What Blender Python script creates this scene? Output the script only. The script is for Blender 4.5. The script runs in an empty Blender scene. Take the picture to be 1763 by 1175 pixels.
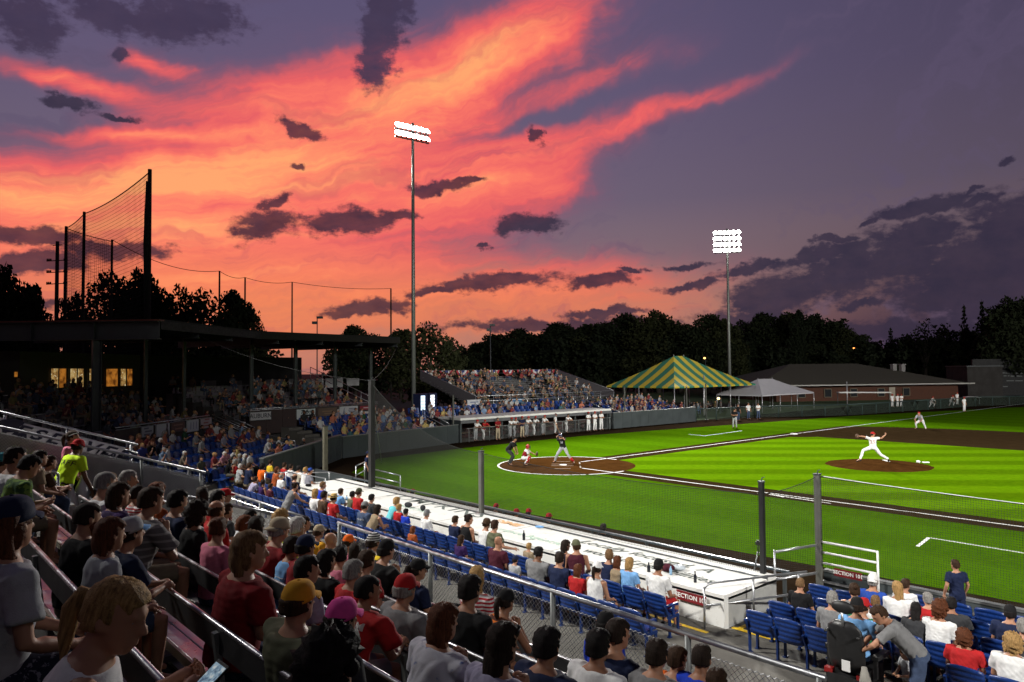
import bpy, bmesh, math, random
import numpy as np
from mathutils import Vector, Matrix, Euler, noise as mnoise
from mathutils.bvhtree import BVHTree

random.seed(7)
rng = np.random.default_rng(11)
PI = math.pi
R = math.radians
scene = bpy.context.scene
COL = scene.collection

# ------------------------------------------------------------------ camera
# Home plate is the origin, X runs up the first-base line, Y up the third-base line.
CAM = np.array([30.296, -30.139, 5.640])
YAW, PITCH, ROLL, FPX = -0.8507007, 0.0376111, -0.0082248, 1255.906
_cy, _sy = math.cos(YAW), math.sin(YAW)
FWD = np.array([_sy * math.cos(PITCH), _cy * math.cos(PITCH), math.sin(PITCH)])
_r = np.array([_cy, -_sy, 0.0])
_u = np.cross(_r, FWD)
RIGHT = _r * math.cos(ROLL) + _u * math.sin(ROLL)
UP = _u * math.cos(ROLL) - _r * math.sin(ROLL)
cam_d = bpy.data.cameras.new('camera')
cam = bpy.data.objects.new('camera', cam_d)
COL.objects.link(cam)
M = Matrix.Identity(4)
for i in range(3):
    M[i][0], M[i][1], M[i][2], M[i][3] = RIGHT[i], UP[i], -FWD[i], CAM[i]
cam.matrix_world = M
cam_d.sensor_width = 36.0
cam_d.lens = FPX / 1763 * 36.0
cam_d.clip_start = 0.05
cam_d.clip_end = 3000
scene.camera = cam

# ------------------------------------------------------------------ colour management
scene.view_settings.view_transform = 'Standard'
scene.view_settings.look = 'None'
scene.view_settings.exposure = 0.0
scene.view_settings.gamma = 1.0
scene.view_settings.use_curve_mapping = False
scene.render.engine = 'CYCLES'
scene.cycles.use_denoising = True
scene.cycles.max_bounces = 5
scene.cycles.diffuse_bounces = 2
scene.cycles.glossy_bounces = 2
scene.cycles.transparent_max_bounces = 12
scene.cycles.sample_clamp_indirect = 4.0
scene.cycles.caustics_reflective = False
scene.cycles.caustics_refractive = False

# measured sight lines from the survey photograph: where one meets a plane of the place
def ray(px, py):
    return FWD + RIGHT * (px - 881.5) / FPX + UP * (587.5 - py) / FPX
def on_z(px, py, z=0.0):
    d = ray(px, py); return CAM + d * ((z - CAM[2]) / d[2])
def on_y(px, py, y):
    d = ray(px, py); return CAM + d * ((y - CAM[1]) / d[1])
def on_x(px, py, x):
    d = ray(px, py); return CAM + d * ((x - CAM[0]) / d[0])
def at_depth(px, py, k):
    return CAM + ray(px, py) * k
def pix(P):
    d = np.asarray(P, float) - CAM; z = d @ FWD
    return 881.5 + FPX * (d @ RIGHT) / z, 587.5 - FPX * (d @ UP) / z, z

def lin(c):
    return tuple((v / 255 / 12.92) if v <= 10 else ((v / 255 + .055) / 1.055) ** 2.4 for v in c)
def lin4(c):
    return (*lin(c), 1.0)

# ------------------------------------------------------------------ node helper
class NT:
    def __init__(s, tree):
        s.t = tree; s.n = tree.nodes; s.l = tree.links
    def put(s, sock, v):
        if hasattr(v, 'is_output'):
            s.l.new(v, sock)
        elif v is not None:
            sock.default_value = v
    def node(s, kind, **kw):
        nd = s.n.new(kind)
        for k, v in kw.items():
            setattr(nd, k, v)
        return nd
    def math(s, op, a, b=None, c=None, clamp=False):
        nd = s.n.new('ShaderNodeMath'); nd.operation = op; nd.use_clamp = clamp
        s.put(nd.inputs[0], a)
        if b is not None: s.put(nd.inputs[1], b)
        if c is not None: s.put(nd.inputs[2], c)
        return nd.outputs[0]
    def vmath(s, op, a, b=None, out=0):
        nd = s.n.new('ShaderNodeVectorMath'); nd.operation = op
        s.put(nd.inputs[0], a)
        if b is not None: s.put(nd.inputs[1], b)
        return nd.outputs[out]
    def noise(s, vec, scale, detail=3, rough=.55, dim='3D', out=0):
        nd = s.n.new('ShaderNodeTexNoise'); nd.noise_dimensions = dim
        if vec is not None: s.l.new(vec, nd.inputs['Vector'])
        nd.inputs['Scale'].default_value = scale
        nd.inputs['Detail'].default_value = detail
        nd.inputs['Roughness'].default_value = rough
        return nd.outputs[out]
    def ramp(s, fac, stops, interp='LINEAR'):
        nd = s.n.new('ShaderNodeValToRGB'); cr = nd.color_ramp; cr.interpolation = interp
        while len(cr.elements) < len(stops): cr.elements.new(.5)
        for e, (p, c) in zip(cr.elements, stops):
            e.position = p; e.color = c if len(c) == 4 else (*c, 1)
        s.put(nd.inputs[0], fac)
        return nd.outputs[0]
    def mix(s, fac, a, b, blend='MIX'):
        nd = s.n.new('ShaderNodeMixRGB'); nd.blend_type = blend
        s.put(nd.inputs[0], fac); s.put(nd.inputs[1], a); s.put(nd.inputs[2], b)
        return nd.outputs[0]
    def mapr(s, v, a, b, c=0., d=1., smooth=True):
        nd = s.n.new('ShaderNodeMapRange'); nd.interpolation_type = 'SMOOTHSTEP' if smooth else 'LINEAR'
        nd.clamp = True
        s.put(nd.inputs[0], v)
        for i, x in enumerate((a, b, c, d)): s.put(nd.inputs[i + 1], x)
        return nd.outputs[0]
    def xyz(s, v):
        nd = s.n.new('ShaderNodeSeparateXYZ'); s.l.new(v, nd.inputs[0]); return nd.outputs
    def comb(s, x, y, z=0.):
        nd = s.n.new('ShaderNodeCombineXYZ')
        for i, v in enumerate((x, y, z)): s.put(nd.inputs[i], v)
        return nd.outputs[0]
    def mapping(s, v, loc=(0, 0, 0), rot=(0, 0, 0), scale=(1, 1, 1), kind='TEXTURE'):
        nd = s.n.new('ShaderNodeMapping'); nd.vector_type = kind
        s.l.new(v, nd.inputs['Vector'])
        nd.inputs['Location'].default_value = loc
        nd.inputs['Rotation'].default_value = rot
        nd.inputs['Scale'].default_value = scale
        return nd.outputs[0]

# ------------------------------------------------------------------ dusk sky
world = bpy.data.worlds.new('World')
scene.world = world
world.use_nodes = True
wt = NT(world.node_tree)
wt.n.clear()

def azel(px, py):
    d = ray(px, py); d = d / np.linalg.norm(d)
    a = math.atan2(d[0], d[1]) - YAW
    return a, math.asin(d[2])

def build_sky():
    w = wt
    tc = w.node('ShaderNodeTexCoord')
    d = w.vmath('NORMALIZE', tc.outputs['Generated'])
    vr = w.node('ShaderNodeVectorRotate', rotation_type='Z_AXIS')
    w.l.new(d, vr.inputs['Vector']); vr.inputs['Angle'].default_value = YAW
    x, y, z = w.xyz(vr.outputs[0])
    az = w.math('ARCTAN2', x, y)
    el = w.math('ARCSINE', z)
    p = w.comb(az, el)
    # slow wander that makes every edge ragged
    def vnoise(sc, det, rg):
        q = w.node('ShaderNodeSeparateColor'); w.l.new(w.noise(p, sc, det, rg, out=1), q.inputs[0]); return w.comb(q.outputs[0], q.outputs[1]), q.outputs[2]
    n1, n1f = vnoise(9, 4, .6); n2, n2f = vnoise(34, 5, .62)
    def grey(f):
        q = w.node('ShaderNodeCombineColor')
        for i in range(3): w.put(q.inputs[i], f)
        return q.outputs[0]
    w1 = w.vmath('SUBTRACT', n1, (.5, .5, .5)); w2 = w.vmath('SUBTRACT', n2, (.5, .5, .5))
    s1 = w.vmath('MULTIPLY', w1, (.10, .045, 0)); s2 = w.vmath('MULTIPLY', w2, (.05, .026, 0))
    pw = w.vmath('ADD', p, w.vmath('ADD', s1, s2))
    ps = w.vmath('ADD', p, w.vmath('MULTIPLY', w1, (.16, .05, 0)))
    # cirrus combed along lines that steepen with height
    lean = w.math('MULTIPLY_ADD', el, .75, .07)
    v = w.math('SUBTRACT', el, w.math('MULTIPLY', lean, az))
    sp = w.vmath('ADD', w.comb(w.math('MULTIPLY', az, 1.5), w.math('MULTIPLY', v, 15)), w.vmath('MULTIPLY', w1, (.3, .7, 0)))
    st1 = w.noise(sp, 1.0, 4, .55)
    sp2 = w.vmath('ADD', w.comb(w.math('MULTIPLY', az, 7), w.math('MULTIPLY', v, 62)), w.vmath('MULTIPLY', w1, (2.5, 5, 0)))
    st2 = w.noise(sp2, 1.0, 5, .62)
    streak = w.math('ADD', w.math('MULTIPLY', st1, .62), w.math('MULTIPLY', st2, .38))

    psx = w.xyz(ps); pwx = w.xyz(pw)
    def quad(v, a, e, rx, ry, rot):
        c_, s_ = math.cos(R(rot)), math.sin(R(rot))
        u = w.math('MULTIPLY_ADD', v[0], c_ / rx, w.math('MULTIPLY_ADD', v[1], s_ / rx, -(a * c_ + e * s_) / rx))
        k = w.math('MULTIPLY_ADD', v[0], -s_ / ry, w.math('MULTIPLY_ADD', v[1], c_ / ry, (a * s_ - e * c_) / ry))
        return w.math('MULTIPLY_ADD', u, u, w.math('MULTIPLY', k, k))
    def lobe(px, py, rx, ry, rot, amp, vec):
        a, e = azel(px, py)
        q = quad(vec, a, e, rx, ry, rot)
        g = w.math('POWER', 2.71828, w.math('MULTIPLY', q, -1.0))
        return w.math('MULTIPLY', g, amp)
    lobes = [(430, 365, .36, .120, 8, .66), (300, 285, .30, .040, 12, .30), (690, 165, .25, .045, 22, .50), (880, 80, .15, .045, 32, .46), (960, 245, .20, .028, 14, .36), (1040, 125, .10, .018, 16, .30), (1190, 172, .15, .012, 13, .44),
             (520, 530, .50, .085, 0, .56), (850, 330, .12, .050, 5, .40), (60, 340, .20, .055, 6, .44), (960, 320, .05, .020, 10, .26),
             (115, 132, .085, .013, -4, .74), (285, 107, .034, .012, -10, .60), (200, 228, .11, .007, 6, .42), (540, 125, .12, .02, 22, .26),
             (1000, 500, .24, .055, 0, .34), (60, 225, .13, .050, 0, -.25), (930, 203, .13, .010, 14, -.34), (900, 160, .10, .010, 18, -.20), (330, 250, .17, .010, 12, -.20), (800, 275, .10, .008, 10, -.18), (300, 345, .16, .012, 0, -.20), (980, 400, .15, .03, 10, -.10),
             (560, 200, .42, .13, 12, .24), (860, 150, .30, .08, 20, .14)]
    tot = None
    for L in lobes:
        g = lobe(*L, psx)
        tot = g if tot is None else w.math('ADD', tot, g)
    mod = w.mapr(streak, .28, .72, .44, 1.06, smooth=False)
    warm = w.math('MULTIPLY', tot, mod)
    # base dusk gradient
    base = w.ramp(w.math('MULTIPLY_ADD', el, .8, 0.0), [(0, lin4((188, 116, 98))), (.05, lin4((180, 126, 112))), (.105, lin4((136, 110, 116))), (.18, lin4((110, 96, 117))),
                  (.29, lin4((98, 87, 117))), (.42, lin4((88, 80, 114))), (.7, lin4((40, 42, 70))), (1, lin4((30, 32, 58)))])
    dusk = w.math('MULTIPLY', w.mapr(az, .10, .52), w.mapr(el, .20, .02))
    base = w.mix(dusk, base, lin4((74, 59, 82)))
    fall = w.mapr(w.math('ABSOLUTE', w.math('ADD', az, .25)), .25, 1.0, 1.0, .60)
    fall2 = w.mapr(w.math('ABSOLUTE', w.math('ADD', az, .25)), 1.0, 2.4, 1.0, .35)
    base = w.mix(1.0, base, grey(w.math('MULTIPLY', fall, fall2)), 'MULTIPLY')
    glow_hi = w.ramp(warm, [(.06, lin4((100, 84, 112))), (.22, lin4((136, 86, 110))), (.36, lin4((190, 90, 104))), (.50, lin4((232, 97, 100))),
                  (.64, lin4((250, 117, 102))), (.78, lin4((255, 140, 105))), (.95, lin4((255, 166, 110)))])
    glow_lo = w.ramp(warm, [(.08, lin4((150, 110, 112))), (.26, lin4((186, 122, 106))), (.46, lin4((216, 122, 94))), (.66, lin4((240, 132, 90))), (.84, lin4((252, 148, 96))), (1, lin4((255, 166, 104)))])
    glow = w.mix(w.mapr(w.math('ADD', el, w.math('MULTIPLY', w.math('SUBTRACT', streak, .5), .10)), .07, .19), glow_lo, glow_hi)
    colr = w.mix(w.mapr(warm, .04, .42), base, glow)
    veil = w.noise(w.vmath('ADD', w.comb(w.math('MULTIPLY', az, 2.6), w.math('MULTIPLY', v, 22)), w.vmath('MULTIPLY', w1, (1.2, 3.0, 0))), 1.0, 5, .6)
    colr = w.mix(w.mapr(veil, .50, .68, 0, .48), colr, w.mix(w.mapr(warm, .1, .8), lin4((92, 80, 108)), lin4((206, 92, 96))))
    # dark ragged clouds
    blobs = [(465, 388, .044, .020, 4), (480, 343, .022, .009, 24), (612, 384, .056, .018, 6), (678, 374, .030, .008, 12), (752, 321, .034, .008, -4), (520, 221, .024, .009, -16), (908, 386, .042, .012, 4),
             (662, 30, .028, .060, -4), (655, 112, .028, .024, 30), (930, 233, .010, .012, 30), (850, 489, .096, .011, 5), (760, 503, .04, .006, 4), (1030, 487, .046, .010, 6), (640, 527, .062, .010, 4), (600, 540, .04, .006, 2), (1185, 457, .034, .005, 0), (1190, 494, .046, .006, 5), (1080, 468, .03, .004, 0),
             (960, 558, .14, .009, 0), (1040, 540, .06, .006, 2), (55, 402, .066, .012, 0), (180, 430, .060, .010, 2), (60, 449, .075, .012, 6), (40, 520, .05, .007, 0), (320, 30, .07, .026, 6), (200, 18, .06, .015, 0), (40, 25, .04, .03, 0), (110, 170, .028, .007, 0), (230, 90, .014, .010, 0),
             (1340, 512, .080, .026, 12), (1300, 466, .05, .007, 8), (1460, 470, .040, .034, 20), (1420, 440, .055, .009, 14), (1575, 402, .056, .017, 6), (1545, 452, .048, .030, 10), (1660, 478, .075, .045, 16), (1752, 420, .055, .060, 30), (1760, 500, .10, .045, 0), (1592, 352, .052, .010, 8), (1700, 341, .03, .006, 8), (1680, 322, .015, .004, 15), (1735, 264, .014, .005, 8), (1560, 570, .17, .014, 3), (1290, 548, .07, .014, 0), (1440, 416, .022, .004, 8), (1510, 381, .02, .005, 20), (1880, 470, .15, .08, 10),
             (516, 280, .012, .004, 0), (830, 425, .012, .004, 0), (1480, 528, .030, .006, 0), (1690, 575, .12, .018, 0), (800, 318, .02, .004, 0), (200, 196, .03, .005, 0)]
    dmin = None
    for (px, py, rx, ry, rot) in blobs:
        a, e = azel(px, py)
        q = quad(pwx, a, e, rx, ry, rot)
        dmin = q if dmin is None else w.math('SMOOTH_MIN', dmin, q, .3)
    fuzz = w.noise(w.vmath('MULTIPLY', p, (1, 1.7, 1)), 55, 5, .65); fuzz2 = w.noise(w.vmath('MULTIPLY', p, (1, 2.2, 1)), 16, 4, .6)
    dmin = w.math('SQRT', w.math('MAXIMUM', dmin, 0.0))
    dens = w.mapr(w.math('ADD', dmin, w.math('ADD', w.math('MULTIPLY', w.math('SUBTRACT', fuzz, .5), 1.5), w.math('MULTIPLY', w.math('SUBTRACT', fuzz2, .5), 1.0))), 1.34, .70)
    dark = w.mix(w.mapr(warm, .15, .9, 0., .9), lin4((50, 44, 66)), lin4((78, 38, 54)))
    dark = w.mix(w.mapr(el, .30, .40), dark, lin4((64, 54, 80)))
    dark = w.mix(w.mapr(n2f, .3, .7, 0, .35), dark, w.mix(.5, dark, lin4((82, 62, 82))))
    # clouds beyond the shoulders of the frame: a quiet broken layer all round
    far = w.mapr(w.noise(w.vmath('MULTIPLY', p, (2.2, 6, 1)), 1.6, 5, .6), .56, .70)
    out_of = w.mapr(w.math('ABSOLUTE', az), .78, 1.0)
    dens = w.math('MAXIMUM', dens, w.math('MULTIPLY', w.math('MULTIPLY', far, out_of), .5))
    dens = w.math('MULTIPLY', dens, w.mapr(fuzz2, .25, .75, .88, 1.0))
    colr = w.mix(dens, colr, w.mix(1.0, dark, grey(w.math('MULTIPLY', fall2, w.mapr(fall, .6, 1, .92, 1.0))), 'MULTIPLY'))
    # earth below the horizon
    colr = w.mix(w.mapr(el, -.02, 0.0), (.004, .004, .005, 1), colr)
    nish = w.node('ShaderNodeTexSky', sky_type='NISHITA')
    nish.sun_disc = False
    nish.sun_elevation = R(0.5)
    nish.sun_rotation = YAW - .35
    b1 = w.node('ShaderNodeBackground'); w.l.new(colr, b1.inputs[0]); b1.inputs[1].default_value = 1.0
    b2 = w.node('ShaderNodeBackground'); w.l.new(nish.outputs[0], b2.inputs[0]); b2.inputs[1].default_value = .004
    ad = w.node('ShaderNodeAddShader'); w.l.new(b1.outputs[0], ad.inputs[0]); w.l.new(b2.outputs[0], ad.inputs[1])
    o = w.node('ShaderNodeOutputWorld'); w.l.new(ad.outputs[0], o.inputs[0])
build_sky()
world.cycles.sampling_method = 'MANUAL'
world.cycles.sample_map_resolution = 512

# ------------------------------------------------------------------ floodlights (the beams; poles and heads are built below)
def flood(loc, target, watts, cone, blend, col=(1.0, .97, .90), size=1.6):
    ld = bpy.data.lights.new('floodlight', 'SPOT')
    ld.energy = watts; ld.color = col; ld.spot_size = R(cone); ld.spot_blend = blend; ld.shadow_soft_size = size
    o = bpy.data.objects.new('floodlight', ld)
    COL.objects.link(o)
    o.location = loc
    o.rotation_euler = (Vector(target) - Vector(loc)).to_track_quat('-Z', 'Y').to_euler()
    return o
POLE_A = np.array([-27.7, 3.2, 0.0])     # behind the third-base bleachers
POLE_B = np.array([-27.5, 57.5, 0.0])    # beyond the striped tent
POLE_C = np.array([-4.0, -39.0, 0.0])    # first-base side, behind the grandstand
POLE_D = np.array([62.0, -34.0, 0.0])    # first-base side, out towards right field
POLE_E = np.array([98.0, 6.0, 0.0])      # unseen, added at the far right-field corner to brighten the outfield
LAMP_H = 27.0
def head(p, h=LAMP_H): return (p[0], p[1], h)
flood(head(POLE_A), (16, 8, 0), 125000, 60, .6)
flood(head(POLE_B, 24), (16, 18, 0), 220000, 60, .6)
flood(head(POLE_C), (20, 1, 0), 105000, 74, .7)
flood(head(POLE_D), (14, 18, 0), 150000, 71, .8)
flood(head(POLE_E), (12, 50, 0), 420000, 64, .6)

# ------------------------------------------------------------------ materials
MATS = {}
def mat(name, col, rough=.7, metal=0., var=.18, vscale=6., bump=0., bscale=60., spec=.4, emit=0., fn=None):
    if name in MATS: return MATS[name]
    m = bpy.data.materials.new(name); m.use_nodes = True
    t = NT(m.node_tree); b = t.n['Principled BSDF']
    b.inputs['Roughness'].default_value = rough
    b.inputs['Metallic'].default_value = metal
    b.inputs['Specular IOR Level'].default_value = spec
    c4 = (*col, 1)
    tc = t.node('ShaderNodeTexCoord').outputs['Object']
    if fn is not None:
        fn(t, b, tc)
    elif var > 0:
        n = t.noise(tc, vscale, 4, .6)
        f = t.mapr(n, .25, .75, 1 - var, 1 + var, smooth=False)
        t.l.new(t.mix(1.0, c4, f, 'MULTIPLY'), b.inputs['Base Color'])
        t.l.new(t.mapr(n, .3, .7, max(.05, rough - .1), min(1, rough + .1)), b.inputs['Roughness'])
    else:
        b.inputs['Base Color'].default_value = c4
    if bump > 0:
        bn = t.node('ShaderNodeBump'); bn.inputs['Strength'].default_value = bump; bn.inputs['Distance'].default_value = .01
        t.l.new(t.noise(tc, bscale, 3, .6), bn.inputs['Height']); t.l.new(bn.outputs[0], b.inputs['Normal'])
    if emit > 0:
        b.inputs['Emission Color'].default_value = c4; b.inputs['Emission Strength'].default_value = emit
    MATS[name] = m
    return m

# ------------------------------------------------------------------ mesh collector
class MB:
    def __init__(s): s.v = []; s.f = []; s.m = []
    def add(s, vs, fs, mi=0):
        o = len(s.v); s.v.extend([tuple(map(float, q)) for q in vs]); s.f.extend([tuple(i + o for i in f) for f in fs]); s.m.extend([mi] * len(fs))
    def box(s, c, d, rz=0., mi=0, ax=None):
        # centre, full dimensions, yaw; or explicit axes
        if ax is None:
            a = np.array([math.cos(rz), math.sin(rz), 0]); b = np.array([-math.sin(rz), math.cos(rz), 0]); k = np.array([0, 0, 1.])
        else:
            a, b, k = [np.asarray(q, float) for q in ax]
        c = np.asarray(c, float); vs = []
        for i in (-.5, .5):
            for j in (-.5, .5):
                for l in (-.5, .5):
                    vs.append(c + a * d[0] * i + b * d[1] * j + k * d[2] * l)
        s.add(vs, [(0, 1, 3, 2), (4, 6, 7, 5), (0, 4, 5, 1), (2, 3, 7, 6), (0, 2, 6, 4), (1, 5, 7, 3)], mi)
    def bar(s, p, q, w, h, mi=0):
        # box-section bar from p to q
        p = np.asarray(p, float); q = np.asarray(q, float); a = q - p; L = np.linalg.norm(a); a = a / L
        up = np.array([0, 0, 1.]) if abs(a[2]) < .95 else np.array([0, 1., 0])
        b = np.cross(up, a); b /= np.linalg.norm(b); k = np.cross(a, b)
        s.box((p + q) / 2, (L, w, h), mi=mi, ax=(a, b, k))
    def tube(s, pts, r, n=8, mi=0, cap=True):
        pts = [np.asarray(q, float) for q in pts]
        rr = r if hasattr(r, '__len__') else [r] * len(pts)
        rings = []; prev = None
        for i, q in enumerate(pts):
            t = pts[min(i + 1, len(pts) - 1)] - pts[max(i - 1, 0)]
            t = t / (np.linalg.norm(t) + 1e-9)
            if prev is None:
                h = np.array([0, 0, 1.]) if abs(t[2]) < .9 else np.array([1., 0, 0])
                a = np.cross(h, t)
            else:
                a = prev - t * (prev @ t)
            a /= np.linalg.norm(a) + 1e-9; prev = a; b = np.cross(t, a)
            rings.append([q + (a * math.cos(2 * PI * k / n) + b * math.sin(2 * PI * k / n)) * rr[i] for k in range(n)])
        s.rings(rings, mi, cap)
    def rings(s, rings, mi=0, cap=True):
        n = len(rings[0]); vs = [v for r_ in rings for v in r_]; fs = []
        for i in range(len(rings) - 1):
            for k in range(n):
                k2 = (k + 1) % n
                fs.append((i * n + k, i * n + k2, (i + 1) * n + k2, (i + 1) * n + k))
        if cap:
            vs.append(np.mean(rings[0], axis=0)); vs.append(np.mean(rings[-1], axis=0)); c0 = len(vs) - 2; c1 = c0 + 1; l = (len(rings) - 1) * n
            for k in range(n):
                k2 = (k + 1) % n
                fs.append((c0, k2, k)); fs.append((c1, l + k, l + k2))
        s.add(vs, fs, mi)
    def ell(s, c, r, n=12, m=8, ax=None, mi=0):
        c = np.asarray(c, float); A = np.eye(3) if ax is None else np.array(ax, float); rings = []
        for i in range(1, m):
            th = PI * i / m
            rings.append([c + A.T @ np.array([r[0] * math.sin(th) * math.cos(2 * PI * k / n), r[1] * math.sin(th) * math.sin(2 * PI * k / n), -r[2] * math.cos(th)]) for k in range(n)])
        vs = [v for q in rings for v in q]; fs = []
        for i in range(len(rings) - 1):
            for k in range(n):
                k2 = (k + 1) % n; fs.append((i * n + k, i * n + k2, (i + 1) * n + k2, (i + 1) * n + k))
        vs += [c + A.T @ np.array([0, 0, -r[2]]), c + A.T @ np.array([0, 0, r[2]])]; b0 = len(vs) - 2; l = (len(rings) - 1) * n
        for k in range(n):
            k2 = (k + 1) % n; fs.append((b0, k2, k)); fs.append((b0 + 1, l + k, l + k2))
        s.add(vs, fs, mi)
    def poly(s, pts, mi=0): s.add(pts, [tuple(range(len(pts)))], mi)
    def prism(s, pts2, z0, z1, mi=0):
        n = len(pts2); vs = [(x, y, z0) for x, y in pts2] + [(x, y, z1) for x, y in pts2]
        fs = [tuple(range(n - 1, -1, -1)), tuple(range(n, 2 * n))] + [(i, (i + 1) % n, n + (i + 1) % n, n + i) for i in range(n)]
        s.add(vs, fs, mi)
    def mesh(s, name, smooth=False):
        me = bpy.data.meshes.new(name); me.from_pydata(s.v, [], s.f)
        if any(s.m): me.polygons.foreach_set('material_index', s.m)
        me.update()
        bm = bmesh.new(); bm.from_mesh(me); bmesh.ops.recalc_face_normals(bm, faces=bm.faces); bm.to_mesh(me); bm.free()
        if smooth: me.polygons.foreach_set('use_smooth', [True] * len(me.polygons))
        return me

def link(name, me, mats=None, parent=None, loc=None, rz=None):
    o = bpy.data.objects.new(name, me); COL.objects.link(o)
    if mats is not None:
        mats = mats if isinstance(mats, (list, tuple)) else [mats]
        if len(me.materials) == 0:
            for m in mats: me.materials.append(m)
        else:
            for i, m in enumerate(mats):
                if me.materials[i] is not m:
                    o.material_slots[i].link = 'OBJECT'; o.material_slots[i].material = m
    if parent is not None: o.parent = parent
    if loc is not None: o.location = loc
    if rz is not None: o.rotation_euler = (0, 0, rz)
    return o
def build(mb, name, m, parent=None, smooth=False, loc=None, rz=None):
    return link(name, mb.mesh(name, smooth), m, parent, loc, rz)
def tag(o, label=None, cat=None, group=None, kind=None):
    if label: o['label'] = label
    if cat: o['category'] = cat
    if group: o['group'] = group
    if kind: o['kind'] = kind
    return o
def empty(name, label, cat, loc=(0, 0, 0), rz=0., group=None):
    o = bpy.data.objects.new(name, None); COL.objects.link(o); o.empty_display_size = .1
    o.location = loc; o.rotation_euler = (0, 0, rz)
    return tag(o, label, cat, group)
def struct(mb, name, m, smooth=False):
    return tag(build(mb, name, m, None, smooth), kind='structure')
def text_mesh(s, size, bold=0., align='CENTER', shear=0., space=1.0, extrude=.0, scale_x=1.0):
    cu = bpy.data.curves.new('lettering', 'FONT'); cu.body = s; cu.size = size; cu.align_x = align; cu.align_y = 'CENTER'; cu.offset = bold; cu.shear = shear
    cu.space_character = space; cu.extrude = extrude; cu.resolution_u = 2
    o = bpy.data.objects.new('lettering', cu); COL.objects.link(o)
    dg = bpy.context.evaluated_depsgraph_get()
    me = bpy.data.meshes.new_from_object(o.evaluated_get(dg))
    bpy.data.objects.remove(o); bpy.data.curves.remove(cu)
    if scale_x != 1.0:
        me.transform(Matrix.Diagonal((scale_x, 1, 1, 1)))
    return me
def place_text(s, size, origin, xdir, ydir, m, parent, name='lettering', **kw):
    me = text_mesh(s, size, **kw)
    x = Vector(xdir).normalized(); y = Vector(ydir).normalized(); z = x.cross(y)
    T = Matrix(((x[0], y[0], z[0], origin[0]), (x[1], y[1], z[1], origin[1]), (x[2], y[2], z[2], origin[2]), (0, 0, 0, 1)))
    me.transform(T); me.materials.clear()
    return link(name, me, m, parent)

# palette
STEEL = mat('galvanised_steel', (.42, .43, .45), .38, .85, .2, 8)
ALU = mat('bleacher_aluminium', (.50, .50, .52), .34, .9, .22, 5, .08, 40)
DARKSTEEL = mat('dark_painted_steel', (.055, .062, .066), .5, .2, .2, 4)
GREYSTEEL = mat('grey_painted_steel', (.16, .17, .17), .5, .3, .2, 4)
BLACK = mat('black_plastic', (.012, .012, .013), .5, 0, .1)
BLUEP = mat('blue_seat_plastic', (.007, .030, .150), .33, 0, .14, 10, .04, 90, spec=.5)
BLUEM = mat('blue_seat_frame', (.006, .024, .115), .45, .1, .1)
def white_fn(t, b, tc):
    n = t.noise(tc, 1.1, 5, .7); n2 = t.noise(tc, 7, 4, .7); n3 = t.noise(t.mapping(tc, scale=(.6, 6, 6), kind='POINT'), 3, 4, .7)
    c = t.mix(t.mapr(n, .50, .78, 0, .55), (.66, .66, .64, 1), (.36, .34, .29, 1)); c = t.mix(t.mapr(n2, .60, .76, 0, .6), c, (.26, .24, .20, 1)); c = t.mix(t.mapr(n3, .62, .78, 0, .4), c, (.30, .28, .24, 1))
    t.l.new(c, b.inputs['Base Color'])
WHITEP = mat('white_roof_paint', (.7, .7, .7), .7, fn=white_fn, bump=.15, bscale=25, spec=.2)
YELLOWP = mat('yellow_line_paint', (.75, .48, .02), .6, 0, .2, 14)
WHITEL = mat('white_field_paint', (.72, .72, .70), .8, 0, .12, 9)
RED_SIGN = mat('maroon_sign', (.17, .012, .016), .5, 0, .08)
WHITE_INK = mat('white_ink', (.75, .74, .72), .6, 0, .04)
WALLG = mat('dark_slate_padding', (.045, .055, .058), .6, 0, .14, 1.5)
WOOD_POST = mat('weathered_timber', (.16, .15, .11), .85, 0, .3, 7, .3, 30)

def concrete_fn(t, b, tc):
    n = t.noise(tc, .55, 5, .65); n2 = t.noise(tc, 9, 4, .6); n3 = t.noise(tc, 70, 2, .5)
    c = t.ramp(n, [(.3, (.075, .07, .062, 1)), (.55, (.125, .118, .105, 1)), (.75, (.16, .15, .135, 1))])
    c = t.mix(t.mapr(n2, .35, .75, 0, .35), c, (.05, .046, .04, 1))
    c = t.mix(t.mapr(n3, .55, .75, 0, .3), c, (.2, .19, .17, 1))
    t.l.new(c, b.inputs['Base Color'])
CONC = mat('worn_concrete', (.2, .2, .2), .85, fn=concrete_fn, bump=.25, bscale=80)

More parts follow.
